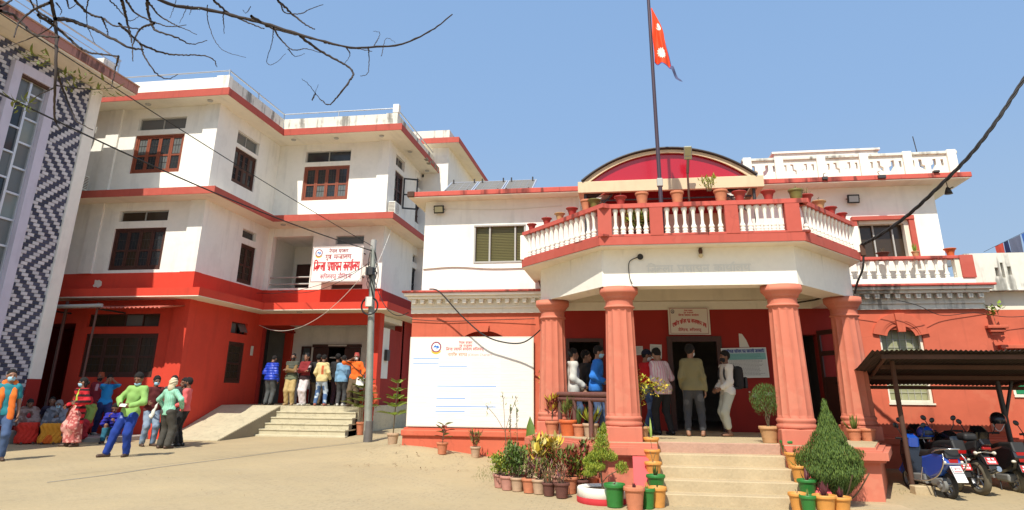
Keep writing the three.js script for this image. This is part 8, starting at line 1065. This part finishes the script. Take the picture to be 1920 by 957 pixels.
// pots along the foot of the left wall
function frond(t, y, x0, yaw, tilt, L, m) { const lv = [], n = 13; const d = V3(Math.sin(yaw) * Math.sin(tilt), Math.cos(tilt), Math.cos(yaw) * Math.sin(tilt)), sd = V3(Math.cos(yaw), 0, -Math.sin(yaw)); const pts = []; for (let i = 0; i <= n; i++) { const q = i / n, p = d.clone().multiplyScalar(L * q).add(V3(x0, y - 0.18 * L * q * q, 0)); pts.push(p.toArray()); if (i > 1) for (const s of [-1, 1]) { const g = leafAt('lance', 0, 0, 0, L * 0.3 * Math.sin(Math.PI * (0.15 + 0.8 * q)), 0, 0, 0, 1.1); const e = sd.clone().multiplyScalar(s).add(d.clone().multiplyScalar(0.55)).normalize(); g.applyQuaternion(new THREE.Quaternion().setFromUnitVectors(V3(0, 1, 0), e)).translate(...p.toArray()); lv.push(ready(g)); } } part(t, 'frond', lv, m, true); return tube(pts, 0.006, 8, 4); }
const araucaria = (H, tiers, L, m) => (t, y) => { const st = [tube([[0, y, 0], [0.02, y + H * 0.5, 0], [0.06, y + H, 0]], 0.016, 10, 6)]; for (let k = 0; k < tiers; k++) { const q = (k + 1) / tiers, yy = y + H * (0.22 + 0.78 * q), n = 5; for (let i = 0; i < n; i++) st.push(frond(t, yy, 0.06 * q, (i / n) * 6.283 + k * 1.1, rr(1.15, 1.5) - 0.35 * q, L * (1.05 - 0.55 * q) * rr(0.8, 1.1), m)); } part(t, 'stem', st, ML.stem); };
potted('pale clay pot with a tiered feathery sapling between the pole and the hall', [-6.57, gy(-6.57, -20.1), -20.1], { r: 0.17, h: 0.34, pot: MP.beige }, araucaria(1.35, 5, 0.62, ML.lime));
potted('pot with a tiered feathery sapling behind the utility pole by the steps', [-8.86, gy(-8.86, -23.6), -23.6], { r: 0.15, h: 0.4, pot: MP.terra }, araucaria(1.3, 5, 0.8, ML.olive));
potted('terracotta pot with a small ferny shrub at the foot of the coral wall', [-4.2, gy(-4.2, -16.4), -16.4], { r: 0.13, h: 0.25, pot: MP.terra }, (t, y) => { const st = [bar([0, y, 0], [0.03, y + 0.36, 0], 0.01)]; for (let i = 0; i < 9; i++) st.push(frond(t, y + 0.08 + 0.26 * (i / 9), 0.02, i * 2.4, rr(0.9, 1.4), rr(0.2, 0.3), i % 2 ? ML.olive : ML.redLeaf)); st.push(frond(t, y + 0.38, 0.03, 1.2, 1.1, 0.26, ML.lime), frond(t, y + 0.38, 0.03, 4.2, 1.1, 0.24, ML.lime)); part(t, 'stem', st, ML.stem); });
potted('greyish pot with thin red stemmed plant right of the ferny one by the coral wall', [-3.48, gy(-3.48, -16.6), -16.6], { r: 0.12, h: 0.23, pot: MP.beige }, leafy({ h: 0.42, r: 0.14, stems: 9, leaves: 80, kind: 'lance', size: [0.05, 0.09] }, ML.redLeaf, ML.olive));
{ const t = thing('wall_plant', 'leafy creeper rooted in the wall top at the right end of the cornice', 'plant', [7.98, 3.2, -17.15]); const L = []; for (let i = 0; i < 26; i++) L.push(ready(leafAt('oval', rr(-0.12, 0.16), rr(-0.08, 0.2), rr(-0.02, 0.1), rr(0.1, 0.16), rr(0, 6.28), rr(1, 2.6), 0, 1.5))); part(t, 'foliage', L, ML.lime, true); part(t, 'stem', [tube([[0, 0.2, 0], [0.05, 0.1, 0.05], [0.08, -0.05, 0.06]], 0.008), tube([[0, 0.0, 0], [0.0, -0.2, 0.03], [0.03, -0.35, 0.02]], 0.006)], ML.stem); }
{ const t = thing('wall_weed', 'small yellow weed growing from the left rear column side', 'plant', [-2.06, 1.75, -16.95]); const L = []; for (let i = 0; i < 18; i++) L.push(ready(leafAt('oval', rr(-0.05, 0.05), rr(-0.16, 0.14), rr(0, 0.06), rr(0.05, 0.09), rr(0, 6.28), rr(0.5, 2.4)))); part(t, 'foliage', L, ML.yellow, true); part(t, 'stem', [bar([0, -0.2, 0], [0, 0.12, 0.02], 0.005)], ML.stem); }
{ // tufts at the kerbs
  const L = []; const tuft = (cx, cz, n, s) => { for (let i = 0; i < n; i++) { const x = cx + rr(-0.25, 0.25), z = cz + rr(-0.25, 0.25); L.push(ready(leafAt('strap', x, gy(x, z), z, rr(0.5, 1) * s, rr(0, 6.28), rr(0.1, 1.1), 0, 1.4))); } }; tuft(4.5, -14.0, 30, 0.045); for (let i = 0; i < 9; i++) tuft(-2.62 + rr(-0.2, 0.2), -14.2 + rr(-0.6, 0.5), 26, 0.04); for (let i = 0; i < 7; i++) tuft(-2.95 + i * 0.05, -15.3 + i * 0.15, 30, 0.045);
  const t = part(scene, 'grass', L, ML.olive, true); t.userData.label = 'dry grass tufts in the earth by the flower pots'; t.userData.category = 'grass';
}
{ // fallen leaves and scraps on the sand
  const L = []; for (let i = 0; i < 80; i++) { const x = rr(-6, -2.6), z = rr(-17, -14.6); L.push(ready(leafAt('lance', x, gy(x, z) + 0.012, z, rr(0.04, 0.12), rr(0, 6.28), 1.5))); } for (let i = 0; i < 90; i++) { const x = rr(-11, -1.5), z = rr(-15, -10.2); L.push(ready(leafAt('lance', x, gy(x, z) + 0.01, z, rr(0.02, 0.05), rr(0, 6.28), 1.5))); }
  const t = part(scene, 'litter', L, ML.dry, true); t.userData.label = 'dry leaf litter scattered over the sandy yard'; t.userData.category = 'leaf litter';
}
// ---------------------------------------------------------------- bare tree reaching in from above
{
  const F = 1307, cy = 291.9, cam = new THREE.Matrix4().makeRotationFromEuler(new THREE.Euler(0.32749, 0.161797, 0.008811, 'YXZ'));
  const place = (u, v, d) => { const p = V3((u - 960) / F, -(v - cy) / F, -1).multiplyScalar(d).applyMatrix4(cam); return [p.x, p.y + 1.45, p.z]; };
  const t = thing('bare_tree', 'bare dark branched tree reaching in from above the yard', 'tree', [-7.5, 0, -2.6]);
  const mv = (p) => [p[0] + 7.5, p[1], p[2] + 2.6];
  part(t, 'trunk', [tube([[0, -0.2, 0], [0.1, 2, 0.05], [0.3, 4, -0.2], [0.9, 6.2, -0.8]], 0.16, 20, 10)], ML.bark);
  const limb = (pts, r0, r1, kink = 0.007) => { // tapering crooked tube through picture-measured stations
    const c = new THREE.CatmullRomCurve3(pts.map((p) => V3(...mv(p)))), n = pts.length * 9, g = new THREE.TubeGeometry(c, n, 1, 6), p = g.attributes.position, L = c.getLength();
    for (let i = 0; i <= n; i++) { const q = c.getPointAt(i / n), k = mix(r0, r1, i / n) * (1 + 0.25 * Math.sin(i * 2.3) * (i % 3 === 0 ? 1 : 0.3)), ox = kink * (hash2(i, pts.length, 3) - 0.5), oy = kink * (hash2(i, pts.length, 4) - 0.5); for (let j = 0; j <= 6; j++) { const o = i * 7 + j; p.setXYZ(o, q.x + (p.getX(o) - q.x) * k + ox, q.y + (p.getY(o) - q.y) * k + oy, q.z + (p.getZ(o) - q.z) * k); } }
    part(t, 'branch', [g], ML.bark);
  };
  const A = (d, ...uv) => uv.map(([u, v], i) => place(u, v, d + 0.25 * Math.sin(i * 1.3)));
  const fork = [-6.6, 6.2, -3.4];
  limb([fork, place(160, -160, 5.2), ...A(5.4, [300, 0], [390, 18], [500, 45], [580, 70], [650, 88], [700, 88], [755, 82], [800, 62], [832, 40], [848, 26])], 0.027, 0.005);
  limb(A(5.4, [562, 68], [600, 95], [658, 130], [655, 152], [640, 172], [620, 195], [612, 196]), 0.011, 0.004);
  limb(A(5.4, [470, 30], [505, 50], [545, 62], [590, 74]), 0.012, 0.005); limb(A(5.45, [400, 0], [425, 22], [460, 40], [495, 54]), 0.01, 0.004); limb(A(5.4, [512, 52], [525, 72], [545, 92], [575, 92], [600, 98]), 0.007, 0.0025); limb(A(5.5, [520, 0], [548, 26], [570, 44], [590, 55]), 0.01, 0.004); limb(A(5.5, [525, 5], [535, 24], [560, 26], [580, 18], [605, 8]), 0.006, 0.0025);
  limb(A(5.4, [608, 80], [650, 88], [698, 96]), 0.006, 0.003); limb(A(5.4, [690, 88], [692, 105], [690, 135], [676, 143]), 0.005, 0.002); limb(A(5.4, [650, 90], [656, 104], [645, 120]), 0.005, 0.002); limb(A(5.4, [612, 196], [595, 180], [580, 160], [566, 148]), 0.004, 0.0015); limb(A(5.4, [592, 175], [585, 187], [597, 158]), 0.004, 0.0015); limb(A(5.4, [512, 55], [510, 80], [500, 115], [520, 116], [535, 100]), 0.004, 0.0015); limb(A(5.4, [388, 10], [390, 40], [402, 75], [430, 100], [460, 107]), 0.004, 0.0015); limb(A(5.4, [418, 22], [420, 64]), 0.005, 0.002); limb(A(5.4, [700, 88], [712, 62], [700, 58]), 0.004, 0.0015); limb(A(5.4, [715, 105], [725, 72], [742, 80]), 0.003, 0.0015); limb(A(5.4, [540, 92], [555, 106], [572, 100]), 0.004, 0.0015); limb(A(5.4, [470, 12], [460, 25], [455, 18]), 0.003, 0.0015); limb(A(5.4, [330, 0], [320, 30], [318, 33]), 0.003, 0.0015); limb(A(5.4, [352, 10], [336, 44]), 0.003, 0.0015); limb(A(5.4, [360, 12], [355, 28]), 0.004, 0.0015);
  limb([fork, place(60, -220, 4.8), ...A(4.9, [95, -5], [100, 25], [105, 60], [104, 110], [103, 165], [101, 205], [104, 230], [112, 243])], 0.026, 0.006);
  limb(A(4.9, [103, 35], [130, 38], [165, 50], [205, 70], [240, 88], [268, 93]), 0.016, 0.006); limb(A(4.9, [70, 28], [110, 55], [150, 90], [190, 102], [222, 105]), 0.012, 0.005); limb(A(4.9, [222, 105], [216, 130], [208, 164]), 0.008, 0.003); limb(A(4.9, [0, 20], [30, 32], [60, 62], [110, 70]), 0.012, 0.006); limb(A(4.9, [92, 5], [60, 20], [38, 38], [26, 70]), 0.011, 0.004); limb(A(4.9, [103, 120], [115, 160], [135, 210], [150, 232], [173, 243]), 0.009, 0.003);
  limb(A(5.0, [275, 0], [278, 25], [285, 48], [300, 60], [330, 70], [360, 83], [388, 76]), 0.011, 0.003); limb(A(5.0, [140, 0], [165, 25], [190, 33], [215, 48], [245, 52], [268, 55]), 0.01, 0.003); limb(A(5.0, [228, 0], [238, 40], [247, 80]), 0.012, 0.005); limb(A(5.0, [190, 32], [200, 55], [202, 68]), 0.007, 0.003); limb(A(5.0, [235, 0], [255, 25], [290, 42], [330, 50], [348, 46]), 0.008, 0.0025); limb(A(5.0, [288, 44], [262, 55], [250, 78], [249, 115]), 0.009, 0.003); limb(A(5.0, [222, 44], [250, 70], [262, 82], [272, 108], [290, 135], [315, 148], [333, 140]), 0.009, 0.0025); limb(A(5.0, [262, 82], [300, 98], [335, 103], [378, 104], [398, 110], [406, 126]), 0.008, 0.0025); limb(A(5.0, [278, 5], [300, 30], [325, 45], [345, 54], [368, 64]), 0.007, 0.002); limb(A(5.0, [165, 0], [162, 20], [163, 45], [178, 82]), 0.005, 0.002); limb(A(5.0, [105, 160], [140, 165], [180, 167], [215, 165]), 0.006, 0.002); limb(A(5.0, [100, 165], [70, 180], [52, 194]), 0.006, 0.002); limb(A(4.9, [103, 30], [90, 55], [40, 78], [5, 90]), 0.006, 0.002); limb(A(5.0, [205, 0], [225, 20], [240, 38], [262, 30]), 0.005, 0.002); limb(A(5.0, [125, 0], [131, 16], [145, 5]), 0.006, 0.002); limb(A(5.0, [105, 5], [115, 20], [112, 28]), 0.005, 0.002); limb(A(5.0, [0, 12], [22, 0]), 0.01, 0.006); limb(A(5.0, [98, 40], [60, 10], [55, -10]), 0.009, 0.006); limb(A(5.0, [68, 0], [72, 30], [76, 42]), 0.004, 0.002);
  const A1 = []; for (const [u, v, d, n, s] of [[38, 195, 4.9, 26, 22], [72, 110, 4.95, 20, 20], [60, 104, 4.95, 12, 14], [140, 150, 5, 26, 30], [195, 165, 5, 18, 24], [128, 135, 5, 10, 14]]) for (let i = 0; i < n; i++) { const p = mv(place(u + rr(-s, s), v + rr(-s * 0.6, s * 0.6), d + rr(-0.08, 0.08))); A1.push(ready(leafAt('lance', ...p, rr(0.04, 0.085), rr(0, 6.28), rr(0.8, 2.5)))); }
  part(t, 'foliage', A1, ML.olive, true);
}
scene.traverse((o) => { if (o.isMesh) { o.castShadow = true; o.receiveShadow = true; } });
renderer.render(scene, camera);
